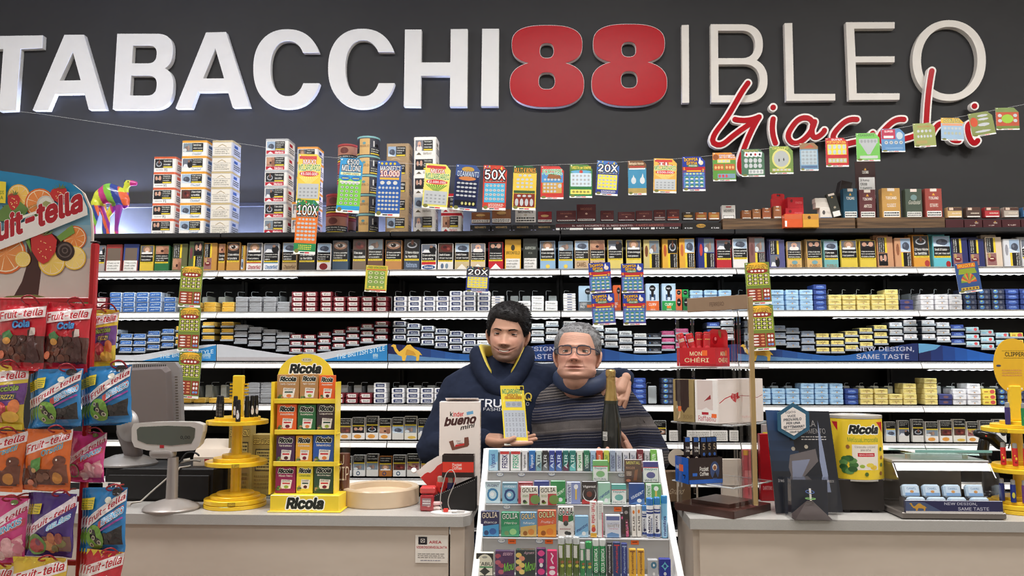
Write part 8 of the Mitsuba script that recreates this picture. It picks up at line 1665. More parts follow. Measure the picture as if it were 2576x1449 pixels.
# ------------------------------------------------------------------ on the right counter
def right_items():
    zd=ZC+E0
    # clear revolving stand
    k=thing('sweets_stand','clear acrylic sweets stand with gold post and dark brown foot on the counter corner','display stand')
    Yc=2.63;X=pix(1816,1200,Yc)[0];R=pix(1942,1200,Yc)[0]-X;zz=lambda y:pix(1816,y,Yc)[2]
    def dia(r,a=0):return Polygon([(X+r*math.cos(math.radians(a+q)),Yc+r*.98*math.sin(math.radians(a+q)))for q in(0,90,180,270)])
    def plate(poly,z0,z1,nm,col,bs):
        g=trimesh.creation.extrude_polygon(poly,z1-z0,engine='earcut');g.apply_translation((0,0,z0));part(k,nm,M().add(g,col),bs)
    plate(dia(R*.92).buffer(.006),zd,zd+.022,'foot',(64,36,30),'gloss');plate(dia(R*.62),zd+.0225,zd+.034,'foot_step',(70,42,36),'gloss')
    Z=[zz(1206),zz(1058),zz(921)];zt=zz(768)
    for z in Z:
        plate(dia(R),z-.008,z-.0002,'shelf',(255,255,255),'acrylic')
        e=[np.array([X+R*a,Yc+R*.98*b,z-.004])for a,b in((1,0),(0,1),(-1,0),(0,-1),(1,0))]
        for a,b in zip(e[:-1],e[1:]):part(k,'shelf_edge',M().tube([a*.995+b*.005,a*.005+b*.995],.0022,(186,190,192),6),'gloss')  # opaque pale tubes stand in for light caught along the acrylic edges
    plate(dia(R*.62,6),zt-.012,zt,'top_plate',(150,126,92),'gloss')
    P_=lambda px,Y,y=1000:np.array([pix(px,y,Y)[0],Y])
    gp=P_(1893,2.525);part(k,'gold_post',M().box((gp[0],gp[1],(zd+.034+zt+.02)/2),(.015,.018,zt-zd-.014),(222,190,130),.002),'metal')
    part(k,'post_edge',M().box((gp[0]-.0145,gp[1]-.004,(zd+.034+zt+.02)/2),(.010,.02,zt-zd-.014),(255,255,255)),'acrylic')
    for px,Y in((1707,2.555),(1745,2.72),(1862,2.485),(1848,2.475)):
        q=P_(px,Y);part(k,'clear_post',M().box((q[0],q[1],(zd+.034+zt-.012)/2),(.010,.010,zt-zd-.048),(255,255,255)),'acrylic')
    L,R_=P_(1728,2.56,770),P_(1880,2.47,770);d=R_-L;an=math.degrees(math.atan2(d[1],d[0]));hb=pix(1800,763,2.51)[2]
    m=mat(((L[0]+R_[0])/2,(L[1]+R_[1])/2,hb),rz=an,ry=-1.5);part(k,'header',M().box((0,.006,0),(np.linalg.norm(d),.008,.044),(140,112,88),.001,m),'gloss')
    p=front(0,-.01,.05,.016,.0019,m);p.t('FERRERO',.05,.1,.95,.9,(100,74,56));part(k,'lettering',p.m)
    red=(200,20,32)
    # top shelf: open red box, four red tubes
    z=Z[2]+.0004;A,B,C_=P_(1703,2.585,905),P_(1800,2.50,905),P_(1859,2.575,905);H=pix(1800,874,2.50)[2]-z
    mon=lambda p:(p.t('MON',.34,.56,.66,.8,(226,196,150)),p.t('CHÉRI',.2,.2,.84,.5,(226,196,150)),p.r(0,0,1,.1,(170,14,26)),p.r(.66,.56,.8,.86,(240,96,30)))
    w1=np.linalg.norm(B-A);d1=(B-A)/w1;k2=thing('praline_box','open red praline box lettered MON CHERI on the top tier of the clear stand','box')
    d2=np.array([-d1[1],d1[0]]);dep=.095
    _,m,w=quadbox('','','',None,A,B,H,dep,red,mon,mon,z,'gloss',True,.0015,'tray',k2)
    bk=Polygon([(-w*.05,0),(w*.5,0),(w*.5,H*1.75),(w*.46,H*1.95),(w*.1,H*2.02),(-w*.05,H*1.7)]);g=trimesh.creation.extrude_polygon(bk,.0015,engine='earcut');g.apply_transform(rot([1,0,0],90));g.apply_transform(m@mat((-.003,dep-.004,.002)));part(k2,'back_card',M().add(g,(206,26,36)),'gloss')
    p=front(w*.2,H*1.1,w*.3,H*.8,dep-.0056,m);p.e(.35,.4,.22,.26,(170,14,24));p.e(.4,.5,.1,.12,(226,120,120));p.e(.9,.95,.25,.4,(140,96,50),12,150,270);part(k2,'print',p.m,'gloss')
    for i,(px,dy,tl,y0,ln)in enumerate([(1716,.022,-17,826,.082),(1736,.034,-14,832,.080),(1757,.055,1,808,.086),(1776,.055,2,806,.086)]):
        q=A+d2*dy+d1*(w1*(.12+.2*i));kk=thing('praline_tube',f'red praline tube {["leaning outermost", "leaning second", "upright third", "upright fourth"][i]} in the open red box','tube','red praline tubes');Yq=q[1]if i<2 else q[1]
        xx=pix(px,850,Yq)[0];zb=z+.004+(.012 if i<2 else .008);mm=mat((xx+(.018 if i<2 else 0),Yq,zb),ry=tl);r=.0125
        own(kk,M().lathe([(0,0),(r,0),(r,ln),(r*.9,ln+.003),(0,ln+.003)],red,20,mm),'wrap');part(kk,'cap',M().lathe([(r*.2,ln+.0033),(r*.95,ln+.0033),(r,ln+.008),(r*.7,ln+.011),(0,ln+.009)],(206,40,46),14,mm),'wrap')
        def bend(v,off,mm=mm):a=(v[:,0]-.5)*2.2;return np.c_[(r+off)*np.sin(a),-(r+off)*np.cos(a),ln*.1+v[:,1]*ln*.85]@mm[:3,:3].T+mm[:3,3]
        p=Pr((xx,Yq,z),(.02,0,0),(0,0,ln*.85),(0,-1,0),bend);p.e(.5,.5,.3,.12,(226,60,70));p.r(.1,.02,.9,.24,(206,170,170))if i>1 else p.r(.1,.8,.8,.96,(206,170,170));p.lines(.2,.84,.8,.93,1,(226,170,90),i);part(kk,'print',p.m)
    # middle shelf: gold box, two white boxes
    z=Z[1]+.0004
    def gold(p):p.r(0,0,1,1,(150,126,76));p.p([(.12,.48),(.2,.48),(.22,.36),(.42,.28),(.52,.2),(.72,.34),(.78,.34),(.78,1),(.12,1)],(48,28,24));p.t('ROCHER',.5,.06,.95,.16,(120,96,50));p.p([(.2,.04),(.3,.2),(.26,.34),(.36,.3),(.34,.1)],(206,170,120));p.r(.24,.24,.4,.36,(240,96,30))
    quadbox('praline_box','gold praline box with dark window on the middle tier of the clear stand','box','boxes on the middle tier',P_(1694,2.60,1050),P_(1746,2.55,1050),pix(1720,954,2.58)[2]-z,.05,(160,140,90),gold,None,z,'gloss')
    def raff(p):p.r(0,0,1,1,(226,220,216));p.p([(.1,.3),(.3,.3),(.5,.36),(.7,.3),(.8,.3),(.8,1),(.1,1)],(206,190,184));p.r(.3,.19,.6,.25,(176,30,44));p.t('Raffaello',.14,.04,.92,.17,(170,60,66),False);p.p([(.4,.5),(.7,.66),(.72,.56),(.52,.53)],(150,40,46));p.r(.74,.13,.96,.22,(240,100,36))
    quadbox('praline_box','narrow white praline box lettered Raffaello on the middle tier of the clear stand','box','boxes on the middle tier',P_(1749,2.545,1050),P_(1806,2.487,1050),pix(1780,956,2.51)[2]-z,.05,(228,222,218),raff,None,z,'gloss')
    def bow(p):p.r(0,0,1,1,(224,212,206));p.l([(.02,.46),(.14,.56),(.28,.62)],.02,(190,36,48));p.p([(.26,.58),(.3,.68),(.36,.66),(.44,.7),(.43,.62),(.48,.58),(.4,.54),(.38,.46),(.32,.5)],(190,30,44));p.l([(.46,.62),(.7,.6),(.86,.56),(.98,.62)],.012,(150,60,66));p.t('Raffaello',.5,.1,.8,.15,(206,150,146),False)
    quadbox('praline_box','large white praline box with red ribbon on the middle tier of the clear stand','box','boxes on the middle tier',P_(1808,2.486,1050),P_(1921,2.60,1050),pix(1860,953,2.54)[2]-z,.05,(226,216,210),bow,None,z,'gloss')
    # lower shelf: blue coffee box with sticks
    z=Z[0]+.0004;A,B=P_(1732,2.53,1200),P_(1818,2.60,1200)
    cof=lambda p:(p.r(0,0,1,.16,(30,90,190)),p.t('Pocket',.32,.48,.58,.66,(226,220,214)),p.t('Coffee',.32,.3,.58,.46,(226,220,214)),p.e(.77,.5,.14,.36,(50,70,120),16),p.e(.77,.62,.07,.13,(226,210,196),12),p.e(.77,.6,.05,.09,(150,90,56),12),p.p([(.7,.2),(.86,.2),(.78,.46)],(30,24,28)),p.r(.1,.3,.24,.42,(40,100,200)))
    A,B=P_(1733,2.515,1200),P_(1818,2.555,1200);H=pix(1800,1150,2.55)[2]-z
    k3=thing('coffee_box','open blue and black box lettered Pocket Coffee on the lowest tier of the clear stand','box');_,m,w=quadbox('','','',None,A,B,H,.085,(44,28,28),cof,None,z,'gloss',True,.0015,'tray',k3)
    o=m[:3,:3]@np.array([-w/2,.084,0])+m[:3,3];p=Pr(o,m[:3,:3]@np.array([0,-.083,0]),[0,0,H]);p.r(0,0,1,1,(30,90,190));p.t('Pocket Coffee',.06,.5,.5,.66,(226,226,226));p.r(.3,.44,.6,.7,(240,96,40));p.l([(.6,.3),(.75,.3),(.7,.2)],.06,(30,40,70));part(k3,'side_print',p.m,'gloss')
    zs=z+.002;hs=pix(1775,1100,2.56)[2]-zs
    for i in range(5):
        f=(lambda p:(p.r(0,.9,1,1,(40,96,190)),p.t('Pocket',.1,.74,.9,.8,(220,214,210)),p.t('Coffee',.1,.67,.9,.73,(220,214,210)),p.e(.5,.5,.36,.07,(226,210,196)),p.e(.5,.495,.26,.05,(160,96,60)),p.r(.3,.1,.7,.4,(50,70,120))))if i<2 else(lambda p:(p.r(0,.9,1,1,(40,96,190)),p.t('5',.3,.72,.8,.86,(190,166,140)),p.e(.55,.62,.26,.04,(60,110,200)),p.lines(.4,.1,.6,.5,5,(170,160,160),2)))
        u,v_=[(-.33,.040),(-.12,.030),(.06,.022),(.24,.024),(.40,.026)][i];q=m[:3,:3]@np.array([u*w,v_,0])+m[:3,3]
        kk=thing('coffee_stick',f'black and blue coffee stick box, {ORD[i]} in the open blue box','box','coffee stick boxes');mm=mat((q[0],q[1],zs),rz=8)
        own(kk,M().box((0,.008,hs/2),(.0165,.016,hs),(36,26,28),.0008,mm),'gloss');p=front(0,.001,.0155,hs-.002,0,mm);f(p);part(kk,'print',p.m,'gloss')
    # behind the stand
    k=thing('cardboard_box','brown open cardboard box behind the clear stand','box');cxm,z,w,h=face(1674,1150,1738,1250,2.76);own(k,M().box((cxm,2.79,zd+.05),(w,.05,.1),(110,84,60),.002));p=front(cxm-w*.1,zd+.02,w*.6,.03,2.765);p.t('Grand',.05,.2,.95,.8,(190,170,140),False,slant=.4);part(k,'print',p.m)
    for i,(px,py)in enumerate(((1703,1152),(1752,1152))):
        kk=thing('label_disc',f'cream round card disc behind the clear stand, {["larger one nearest the gum stand", "one half hidden by the coffee box"][i]}','disc','cream discs');q=pix(px,py,2.752+.0);own(kk,M().lathe([(0,0),(.030,0),(.030,.002),(0,.002)],(214,198,180),40,mat(q,rx=90)))
        part(kk,'stick',M().box((q[0],q[1]-.001,(q[2]-.03+zd)/2),(.006,.0016,q[2]-.03-zd),(190,176,156)))
    carton('white_box','plain cream box behind the lowest tier of the clear stand','box',None,1815,1155,1866,1225,2.80,.02,(222,208,192),None,z=zd)
    carton('candy_packet','pink foil packet behind the gold post','candy packet',None,1869,1132,1897,1190,2.79,.02,(206,84,90),lambda p:(p.r(.1,.3,.9,.6,(226,130,130)),p.r(0,.9,.5,1,(226,160,60))),z=zd,bs='wrap')
    kk=carton('red_box','tall red box standing beside the dark hexagon sign board','box',None,1912,1092,1958,1195,2.80,.03,(170,18,28),lambda p:p.t('DARTONS FINI',.1,.16,.9,.22,(206,150,150)),z=zd,bs='gloss')
    carton('cigarette_packet','grey capped packet with yellow line standing behind the tall red box','cigarette packet',None,1918,1068,1942,1104,2.84,.02,(150,144,142),lambda p:p.r(0,.8,1,.9,(206,190,40)),z=zd)
    # the dark board with the hexagon
    k=thing('display_board','dark blue-black promotional board with hexagon sign and clear box at its foot','display board');Yb=2.56
    o=Polygon([(1934,1034),(2096,1037),(2121,1288),(1953,1292)]);on_wall.col=c((34,36,44)); 
    g=trimesh.creation.extrude_polygon(o,1,engine='earcut');v=np.array(g.vertices);wv=np.array([pix(a,b,Yb)for a,b,_ in v]);lean=lambda z:Yb+(z-zd)*.12
    wv[:,2]=np.maximum(wv[:,2],zd);wv[:,1]=np.where(v[:,2]>.5,lean(wv[:,2])+.006,lean(wv[:,2]));t=trimesh.Trimesh(wv,g.faces,process=False);t.invert()if t.volume<0 else 0;part(k,'board',M().add(t,(36,38,46)),'gloss')
    a,b,d_=pix(1953,1290,Yb),pix(2121,1290,Yb),pix(1934,1034,Yb)
    def bend(v_,off):
        q=a+v_[:,:1]*(b-a)+v_[:,1:2]*(d_-a);q[:,2]=a[2]+v_[:,1]*(d_[2]-a[2]);q[:,1]=lean(q[:,2])-off;return q
    p=Pr(a,b-a,d_-a,(0,-1,0),bend)
    for i in range(6):p.r(0,.4+.1*i,.5-.06*i,.5+.1*i,(36+2*i,46+6*i,64+12*i))
    p.t('LA',.62,.84,.74,.90,(150,146,146),False);p.t('TRASFORMENTO',.3,.77,.88,.82,(150,146,146),False);p.lines(.5,.70,.88,.75,2,(190,186,184),2,.35)
    p.p([(.3,.56),(.7,.62),(.72,.5),(.5,.36),(.3,.3),(.26,.44)],(98,92,94));p.p([(.32,.5),(.6,.52),(.44,.34),(.3,.3)],(120,126,150));p.e(.36,.62,.03,.02,(176,166,150));p.e(.56,.64,.03,.02,(176,166,150));p.p([(.78,.9),(.82,.6),(.86,.2),(.78,.2),(.74,.5)],(130,140,170))
    p.t('Il rivoluzionario sistema che scalda e non brucia il tabacco',.08,.295,.92,.325,(196,190,190),False);p.t('www.iqositalia.it',.36,.25,.64,.275,(196,190,190),False);part(k,'print',p.m,'gloss')
    hx=lambda r:Polygon([(1996+r*math.cos(math.radians(q)),1060+r*1.03*math.sin(math.radians(q)))for q in(26,88,150,206,268,330)])
    Yh=Yb+.012;on_wall.col=c((40,90,120));hk=part(k,'hexagon_sign',on_wall(hx(42).buffer(3),Yh,.004),'gloss');on_wall.col=c((222,214,208));part(hk,'face',on_wall(hx(35),Yh-.0012,.001),'card')
    q0,q1,q2=pix(1966,1092,Yh-.0013),pix(2028,1088,Yh-.0013),pix(1963,1032,Yh-.0013);p=Pr(q0,q1-q0,q2-q0,(0,-1,0))
    for s,u0,v0,u1,v1,bd in(('IQOS',.2,.84,.62,.94,False),('VUOI',.28,.68,.6,.78,True),('PROVARLO',.12,.53,.84,.64,True),('PER UNA',.22,.38,.78,.48,True),('SETTIMANA?',.1,.22,.94,.33,True),('Chiedi Qui',.34,.02,.78,.1,True)):p.t(s,u0,v0,u1,v1,(50,54,66),bd)
    p.r(.14,.16,.94,.175,(60,60,66));part(hk,'lettering',p.m)
    Yx=2.462;A,B=pix(1992,1300,Yx),pix(2108,1302,Yx);hb=pix(2050,1207,Yx)[2]-zd;bk=part(k,'clear_box',M().box(((A[0]+B[0])/2,Yx+.04,zd+hb/2),(B[0]-A[0],.08,hb),(255,255,255)),'acrylic')
    xm=(A[0]+B[0])/2;pyr=trimesh.Trimesh([(xm-.055,Yx+.008,zd+.002),(xm+.055,Yx+.008,zd+.002),(xm+.055,Yx+.072,zd+.002),(xm-.055,Yx+.072,zd+.002),(xm-.008,Yx+.045,zd+.052),(xm+.008,Yx+.045,zd+.052)],[(0,1,5),(0,5,4),(1,2,5),(2,3,4),(2,4,5),(3,0,4),(0,2,1),(0,3,2)],process=False);part(k,'pyramid',M().add(pyr,(70,60,60)),'gloss')
    part(k,'dark_lining',M().box((xm,Yx+.075,zd+hb/2),(B[0]-A[0]-.006,.002,hb-.006),(30,36,50)),'gloss');part(k,'stick',M().tube([(xm+.004,Yx+.045,zd+.052),(xm+.002,Yx+.045,zd+.088)],.0032,(226,222,216),12));part(k,'ring',M().add(trimesh.creation.torus(.014,.0016,24,8),(110,170,90),True,mat((xm+.003,Yx+.045,zd+.058))),'gloss');part(k,'ring',M().add(trimesh.creation.torus(.012,.0012,24,8),(60,90,160),True,mat((xm+.002,Yx+.045,zd+.078),rx=14)),'gloss')
    # the big yellow tin on a black box
    carton('black_box','black box with small feet under the big yellow sweets tin','box',None,2110,1206,2224,1278,2.60,.12,(40,34,32),None,z=zd+.008)
    part('black_box','foot',M().box((pix(2200,1280,2.61)[0],2.615,zd+.004),(.018,.018,.008),(26,24,24)));part('black_box','foot',M().box((pix(2130,1280,2.61)[0],2.615,zd+.004),(.018,.018,.008),(26,24,24)));part('black_box','foot',M().box((pix(2165,1280,2.70)[0],2.70,zd+.004),(.018,.018,.008),(26,24,24)))
    hbx=face(2110,1206,2224,1278,2.60)[3];zt=zd+.008+hbx+.0006
    k=thing('sweets_tin','big round yellow sweets tin lettered Ricola standing on a black box','tin');Yt=2.59;cxm,z,w,h=face(2096,1040,2228,1200,Yt+.04);r=w/2;h=pix(2160,1047,Yt)[2]-zt;ct=np.array([cxm,Yt+r*.9,zt]);E_=np.diag([1,.9,1,1])
    scene[k]=shape(M().lathe([(0,.004),(r-.001,.004),(r-.001,h-.01),(0,h-.01)],(232,196,30),64,mat(ct)@E_),'gloss')
    for z0,z1,nm in((0,.0055,'rim'),(h-.009,h,'rim')):part(k,nm,M().lathe([(r-.006,z0),(r+.0012,z0),(r+.0012,z1),(r-.006,z1),(r-.008,z1-.003),(0,z1-.003)],(196,190,180),64,mat(ct)@E_),'silver')
    def bend(v_,off):a_=(v_[:,0]-.5)*2.5-.05;return np.c_[ct[0]+(r+off)*np.sin(a_),ct[1]-(r*.9+off)*np.cos(a_),zt+.006+v_[:,1]*(h-.016)]
    p=Pr(ct,(2*r,0,0),(0,0,h-.016),(0,-1,0),bend);p.r(-.1,.0,1.1,1,(236,200,30));ric(p,.3,.76,.76,.90,(26,30,28));p.p([(.74,.95),(.9,.95),(.9,.76)],(206,30,40));p.p([(.0,.95),(.12,.95),(.12,.8)],(206,30,40));p.t('MelissaLimoncella',.28,.62,.76,.7,(110,150,50),False)
    p.p([(.34,.16),(.74,.16),(.76,.58),(.34,.58)],(232,222,206));p.t('Caramelle svizzere',.38,.52,.7,.56,(70,64,60),False);p.t('alle erbe',.46,.47,.62,.51,(70,64,60),False);p.r(.42,.38,.68,.44,(196,24,40));p.t('SENZA ZUCCHERI',.44,.395,.66,.425,(236,200,200));p.e(.66,.2,.06,.04,(226,186,40),12);p.e(.6,.24,.06,.035,(226,200,60),12);p.e(.48,.22,.04,.03,(150,180,60),10)
    for q in range(9):p.e(.28+.08*math.cos(q*.7),.24+.11*math.sin(q*.7),.07,.05,[(60,110,50),(90,140,70),(44,90,44)][q%3],9)
    for q,(u,v_)in enumerate(((.28,.54),(.82,.5),(.83,.36),(.82,.24),(.8,.1),(.54,.09))):p.e(u,v_,.03,.035,[(150,90,40),(80,110,40)][q%2],7)
    part(k,'print',p.m,'gloss')
    # cigarette display with glass change tray on top
    k=thing('counter_display','grey counter display of pale blue packs with navy camel front','display');Yd=2.50
    cxm,z,w,h=face(2268,1250,2532,1297,Yd);zf=zd+h;dep=.24;ztp=pix(2380,1168,Yd+.05)[2]
    gcol=(120,112,106)
    part(k,'base',M().box((cxm,Yd+dep/2,zd+.0115),(w,dep,.019),gcol,.003),'silver')
    part(k,'front',M().box((cxm,Yd+.004,zd+.002+h/2+.009),(w-.02,.008,h-.02),(60,60,80),.001),'gloss')
    p=front(cxm,zd+.021,w-.024,h-.022,Yd-.0002);p.r(0,0,1,1,(44,44,84));p.p([(0,0),(.4,0),(.2,.9),(0,1)],(70,84,120));p.r(0,-.1,1,.12,(206,200,196));p.t('NEW DESIGN,',.4,.62,.74,.92,(176,176,190));p.t('SAME TASTE',.54,.2,.86,.5,(176,176,190))
    p.p([(a_*.5+.02,b_*.8+.14)for a_,b_ in[(.03,.78),(.06,.88),(.09,.84),(.1,.66),(.13,.48),(.17,.6),(.22,.84),(.26,.86),(.31,.64),(.36,.52),(.4,.3),(.37,.32),(.36,0),(.33,0),(.33,.22),(.29,.28),(.22,.3),(.2,.0),(.17,0),(.16,.24),(.12,.3),(.08,.5),(.06,.72)]],(196,142,50));part(k,'front_print',p.m,'gloss')
    sp=Polygon([(Yd+.002,zd+.0215),(Yd+dep-.004,zd+.0215),(Yd+dep-.004,ztp),(Yd+.07,ztp),(Yd+.016,zf+.04)])
    for x in(cxm-w/2+.006,cxm+w/2-.009):
        g=trimesh.creation.extrude_polygon(sp,.004,engine='earcut');g.apply_transform(np.array([[0,0,1,x],[1,0,0,0],[0,1,0,0],[0,0,0,1.0]]));part(k,'clear_side',M().add(g,(160,160,160)),'acrylic')
    part(k,'lid',M().box((cxm,Yd+.155,ztp+.005),(w*.96,.17,.009),(150,146,140),.002),'silver')
    a_,b_=np.array([0,Yd+.016,zf+.041]),np.array([0,Yd+.07,ztp+.002]);V=[(x,q[1],q[2])for x in(cxm-w/2+.012,cxm+w/2-.012)for q in(a_,b_)];part(k,'clear_front',M().add((np.array(V),np.array([(0,2,3),(0,3,1)])),(255,255,255)),'acrylic')
    part(k,'back_wall',M().box((cxm,Yd+dep-.008,(zd+.021+ztp)/2),(w-.03,.004,ztp-zd-.023),(120,114,108)),'card')
    for r_ in range(2):
        for i,px in enumerate((2311,2363,2415,2472)):
            kk=thing('cigarette_pack',f'pale blue cigarette pack, {ORD[i]} in the {["front", "rear"][r_]} row of the counter display','cigarette pack','pale blue packs in the counter display');Yp=Yd+.012+r_*.05;x=pix(px-14*r_,1230,Yp)[0]
            mm=mat((x,Yp+.004,zd+.0235+r_*.030),rx=-14);own(kk,M().box((0,.013,.021),(.052,.024,.040),(176,200,220),.006,mm),'gloss');p=front(0,.006,.042,.030,.0009,mm);p.r(0,0,1,1,(190,206,222));p.r(0,0,1,.3,(120,160,206));p.t('CAMEL',.16,.62,.84,.84,(110,140,176));p.e(.5,.42,.14,.14,(196,140,80),10);part(kk,'print',p.m,'gloss')
            part(k,'step',M().box((x,Yp+.026,zd+.0215+r_*.0145),(.05,.03,.001+r_*.029),(90,86,84)))
    for px in(2284,2428):q=pix(px,1165,Yd+.12);part(k,'lid_stud',M().lathe([(0,0),(.008,0),(.008,.014),(0,.014)],(180,170,150),20,mat((q[0],Yd+.12,ztp+.0098))),'silver')
    k=thing('change_tray','green tinted glass change tray with cut edge on the counter display','tray');zg=ztp+.0246;xa,xb=pix(2290,1155,Yd+.1)[0],pix(2486,1155,Yd+.1)[0];xc=pix(2235,1140,Yd+.2)[0]
    g=trimesh.creation.extrude_polygon(Polygon([(xa,Yd+.07),(xb,Yd+.07),(xb-.05,Yd+.21),(xc,Yd+.21)]).buffer(-.006).buffer(.006),.008,engine='earcut');g.apply_translation((0,0,zg));own(k,M().add(g,(190,226,220)),'green_glass')
    g=trimesh.creation.extrude_polygon(Polygon([(xa+.004,Yd+.071),(xb-.002,Yd+.071),(xb-.002,Yd+.074),(xa+.004,Yd+.074)]),.0078,engine='earcut');g.apply_translation((0,0,zg+.0083));part(k,'edge',M().add(g,(120,176,166)),'gloss')
    # scanner
    k=thing('barcode_scanner','black barcode scanner on a curved stand with small red light','scanner');Y=2.79;q=lambda x,y,d=0:pix(x,y,Y+d)
    own(k,M().add(hullchain([[(q(2462,1090),(.016,.022,.014)),(q(2492,1098,-.01),(.022,.024,.014)),(q(2515,1118),(.018,.02,.018))]],.008,6),(26,25,26),True),'gloss')
    part(k,'stand',M().add(hullchain([[(q(2476,1110),.017),(q(2470,1150,.01),.018),(q(2488,1180,.02),.022),(np.array([q(2505,1180)[0],Y+.02,zd+.04]),.034)],[(np.array([q(2490,1200)[0],Y+.0,zd+.02]),(.05,.04,.018)),(np.array([q(2530,1200)[0],Y+.0,zd+.02]),(.05,.04,.018))]],.01,5),(30,29,30),True),'gloss');part(k,'red_light',M().add(trimesh.creation.icosphere(2,.003),(230,40,30),True,mat(q(2481,1097,-.036))),'gloss')
    k=thing('cable','thin black cable beside the scanner and the end carousel','cable');P2=[q(2537,1128),q(2542,1105),q(2550,1085,.02),q(2560,1120,.02),np.array([q(2560,1200)[0],Y+.01,zd+.003])];own(k,M().tube(spline(P2,30),.002,(24,24,24),7))
    carousel(2566,1300,'yellow lighter carousel with oval sign at the counter end',False)
right_items()
# ------------------------------------------------------------------ the candy stand in the near left corner
def candy():
    k=thing('candy_stand','tall candy stand with fruit tree header board and red post at the near left','display stand')
    Y=2.06;q=lambda x,y,Y_=Y:pix(x,y,Y_)
    o=Polygon([(-190,420),(-60,424),(10,432),(100,446),(185,464),(212,486),(230,528),(234,580),(232,800),(-190,800)]);on_wall.col=c((206,190,176))
    part(k,'header_board',on_wall(o,Y,.006),'gloss')
    a,b,d=q(-190,800),q(236,800),q(-190,420)
    p=Pr(a,b-a,d-a,(0,-1,0));W_,H_=426.,380.
    U=lambda x:(x+190)/W_;V=lambda y:(800-y)/H_
    clip=affinity.affine_transform(o,[1/W_,0,0,-1/H_,190/W_,800/H_])
    def C(pts,col):p.p(Polygon([(U(x),V(y))for x,y in pts]).intersection(clip),col)
    def E(x,y,r,col,ry=None,n=20,cut=True):g=Polygon([(U(x+r*math.cos(t)),V(y+(ry or r)*math.sin(t)))for t in np.linspace(0,2*math.pi,n+1)[:-1]]).intersection(clip);p.p(g,col)
    for i in range(12):
        t=i/11;y0,y1=430+28*i,430+28*(i+1)if i<11 else 800
        f=np.clip((i-1)/7,0,1);C([(-190,y0-(12 if i==0 else 0)),(240,y0-(12 if i==0 else 0)),(240,y1),(-190,y1)],tuple(np.array((30,126,176))*(1-f)+np.array((204,190,180))*f))
    def slice_(x,y,r,rim,flesh,a0=0):
        E(x,y,r,rim);E(x,y,r*.9,(240,216,180));E(x,y,r*.84,flesh)
        for s_ in range(8):
            t=a0+s_*math.pi/4;C([(x+2*math.cos(t+.4),y+2*math.sin(t+.4)),(x+r*.82*math.cos(t),y+r*.82*math.sin(t)),(x+r*.82*math.cos(t+.06),y+r*.82*math.sin(t+.06))],(244,214,170))
    def straw(x,y,w,h,an=0):
        ca,sa=math.cos(an),math.sin(an);pts=[(-.5,-.3),(-.3,-.5),(.3,-.5),(.5,-.3),(.46,.1),(.2,.45),(0,.55),(-.2,.45),(-.46,.1)]
        C([(x+w*(ca*u-sa*v),y+h*(sa*u+ca*v))for u,v in pts],(200,44,44))
        for s_ in range(12):E(x+w*(.3*math.cos(s_*2.4)*(s_%3+1)/3),y+h*(.05+.32*math.sin(s_*2.4)*(s_%4+1)/4),1.6,(236,190,120),n=6)
        for s_ in range(6):t=-.3+s_*.65;C([(x,y-h*.42),(x+w*.42*math.cos(t+3.0),y-h*.5+h*.2*math.sin(t+3.0)-3),(x+w*.3*math.cos(t+3.3),y-h*.5+h*.16*math.sin(t+3.3)+2)],(90,110,60))
    C([(36,748),(58,710),(74,660),(70,610),(40,570),(10,520),(30,530),(66,580),(86,590),(110,575),(150,600),(200,612),(212,606),(190,620),(140,622),(108,640),(106,690),(98,748)],(74,42,40))
    C([(-20,760),(20,746),(90,742),(130,752),(180,765),(180,772),(100,764),(40,768),(-20,780)],(110,116,60));C([(-20,800),(-20,774),(60,768),(160,770),(200,800)],(226,216,206))
    slice_(52,495,29,(226,160,50),(240,190,80));slice_(106,515,38,(222,100,40),(232,130,60),.3);slice_(18,640,52,(222,100,40),(230,136,66),.2);slice_(62,655,20,(232,180,50),(240,206,100));slice_(194,602,30,(222,100,40),(230,130,56),.5);slice_(192,652,30,(236,190,50),(244,210,110),.2);slice_(136,662,34,(232,186,50),(240,200,90),.1)
    E(170,636,24,(50,34,34));E(170,634,18,(96,80,76));E(170,635,14,(50,34,34));E(170,634,8,(96,80,76));E(170,634,5,(50,34,34))
    C([(-20,560),(20,520),(60,512),(80,530),(60,560)],(96,130,60));C([(70,560),(110,530),(160,526),(120,560)],(96,130,60));C([(150,600),(190,570),(196,590),(160,612)],(110,150,60));C([(72,610),(80,590),(86,640)],(110,150,60))
    straw(42,512,32,40,.2);straw(160,497,44,40,-.3);straw(118,628,66,72,.05)
    C([(-30,455),(26,462),(24,516),(-30,512)],(226,200,40));p.t('CON',U(-24),V(480),U(8),V(470),(110,130,40));p.t('SUCCO DI',U(-24),V(493),U(20),V(484),(110,130,40));p.t('FRUTTA',U(-24),V(506),U(18),V(497),(110,130,40))
    E(126,520,23,(196,190,180));E(126,519,18,(214,210,196));C([(112,520),(126,510),(140,516),(130,526),(118,528)],(150,150,90))
    C([(-190,650),(-60,617),(228,497),(231,540),(232,546),(100,598),(-60,658),(-190,694)],(222,214,208))
    C([(30,560),(100,536),(104,542),(34,566)],(226,222,206));p.t('GUSTI DALLA NATURA',U(32),V(549),U(104),V(541),(90,110,60),False,rise=.064)
    p.t('Fruit-tella',U(-52),V(632),U(218),V(572),(176,28,40),out=(232,226,222),ow=.06,rise=.25);p.t('Fruit-tella',U(-52),V(632),U(218),V(572),(176,28,40),out=(176,28,40),ow=.035,rise=.25)
    p.r(U(190),V(775),U(232),V(756),(110,130,70));E(206,766,12,(206,206,200),6);p.t('1,50',U(198),V(769),U(214),V(763),(80,90,100));part(k,'print',p.m,'gloss')
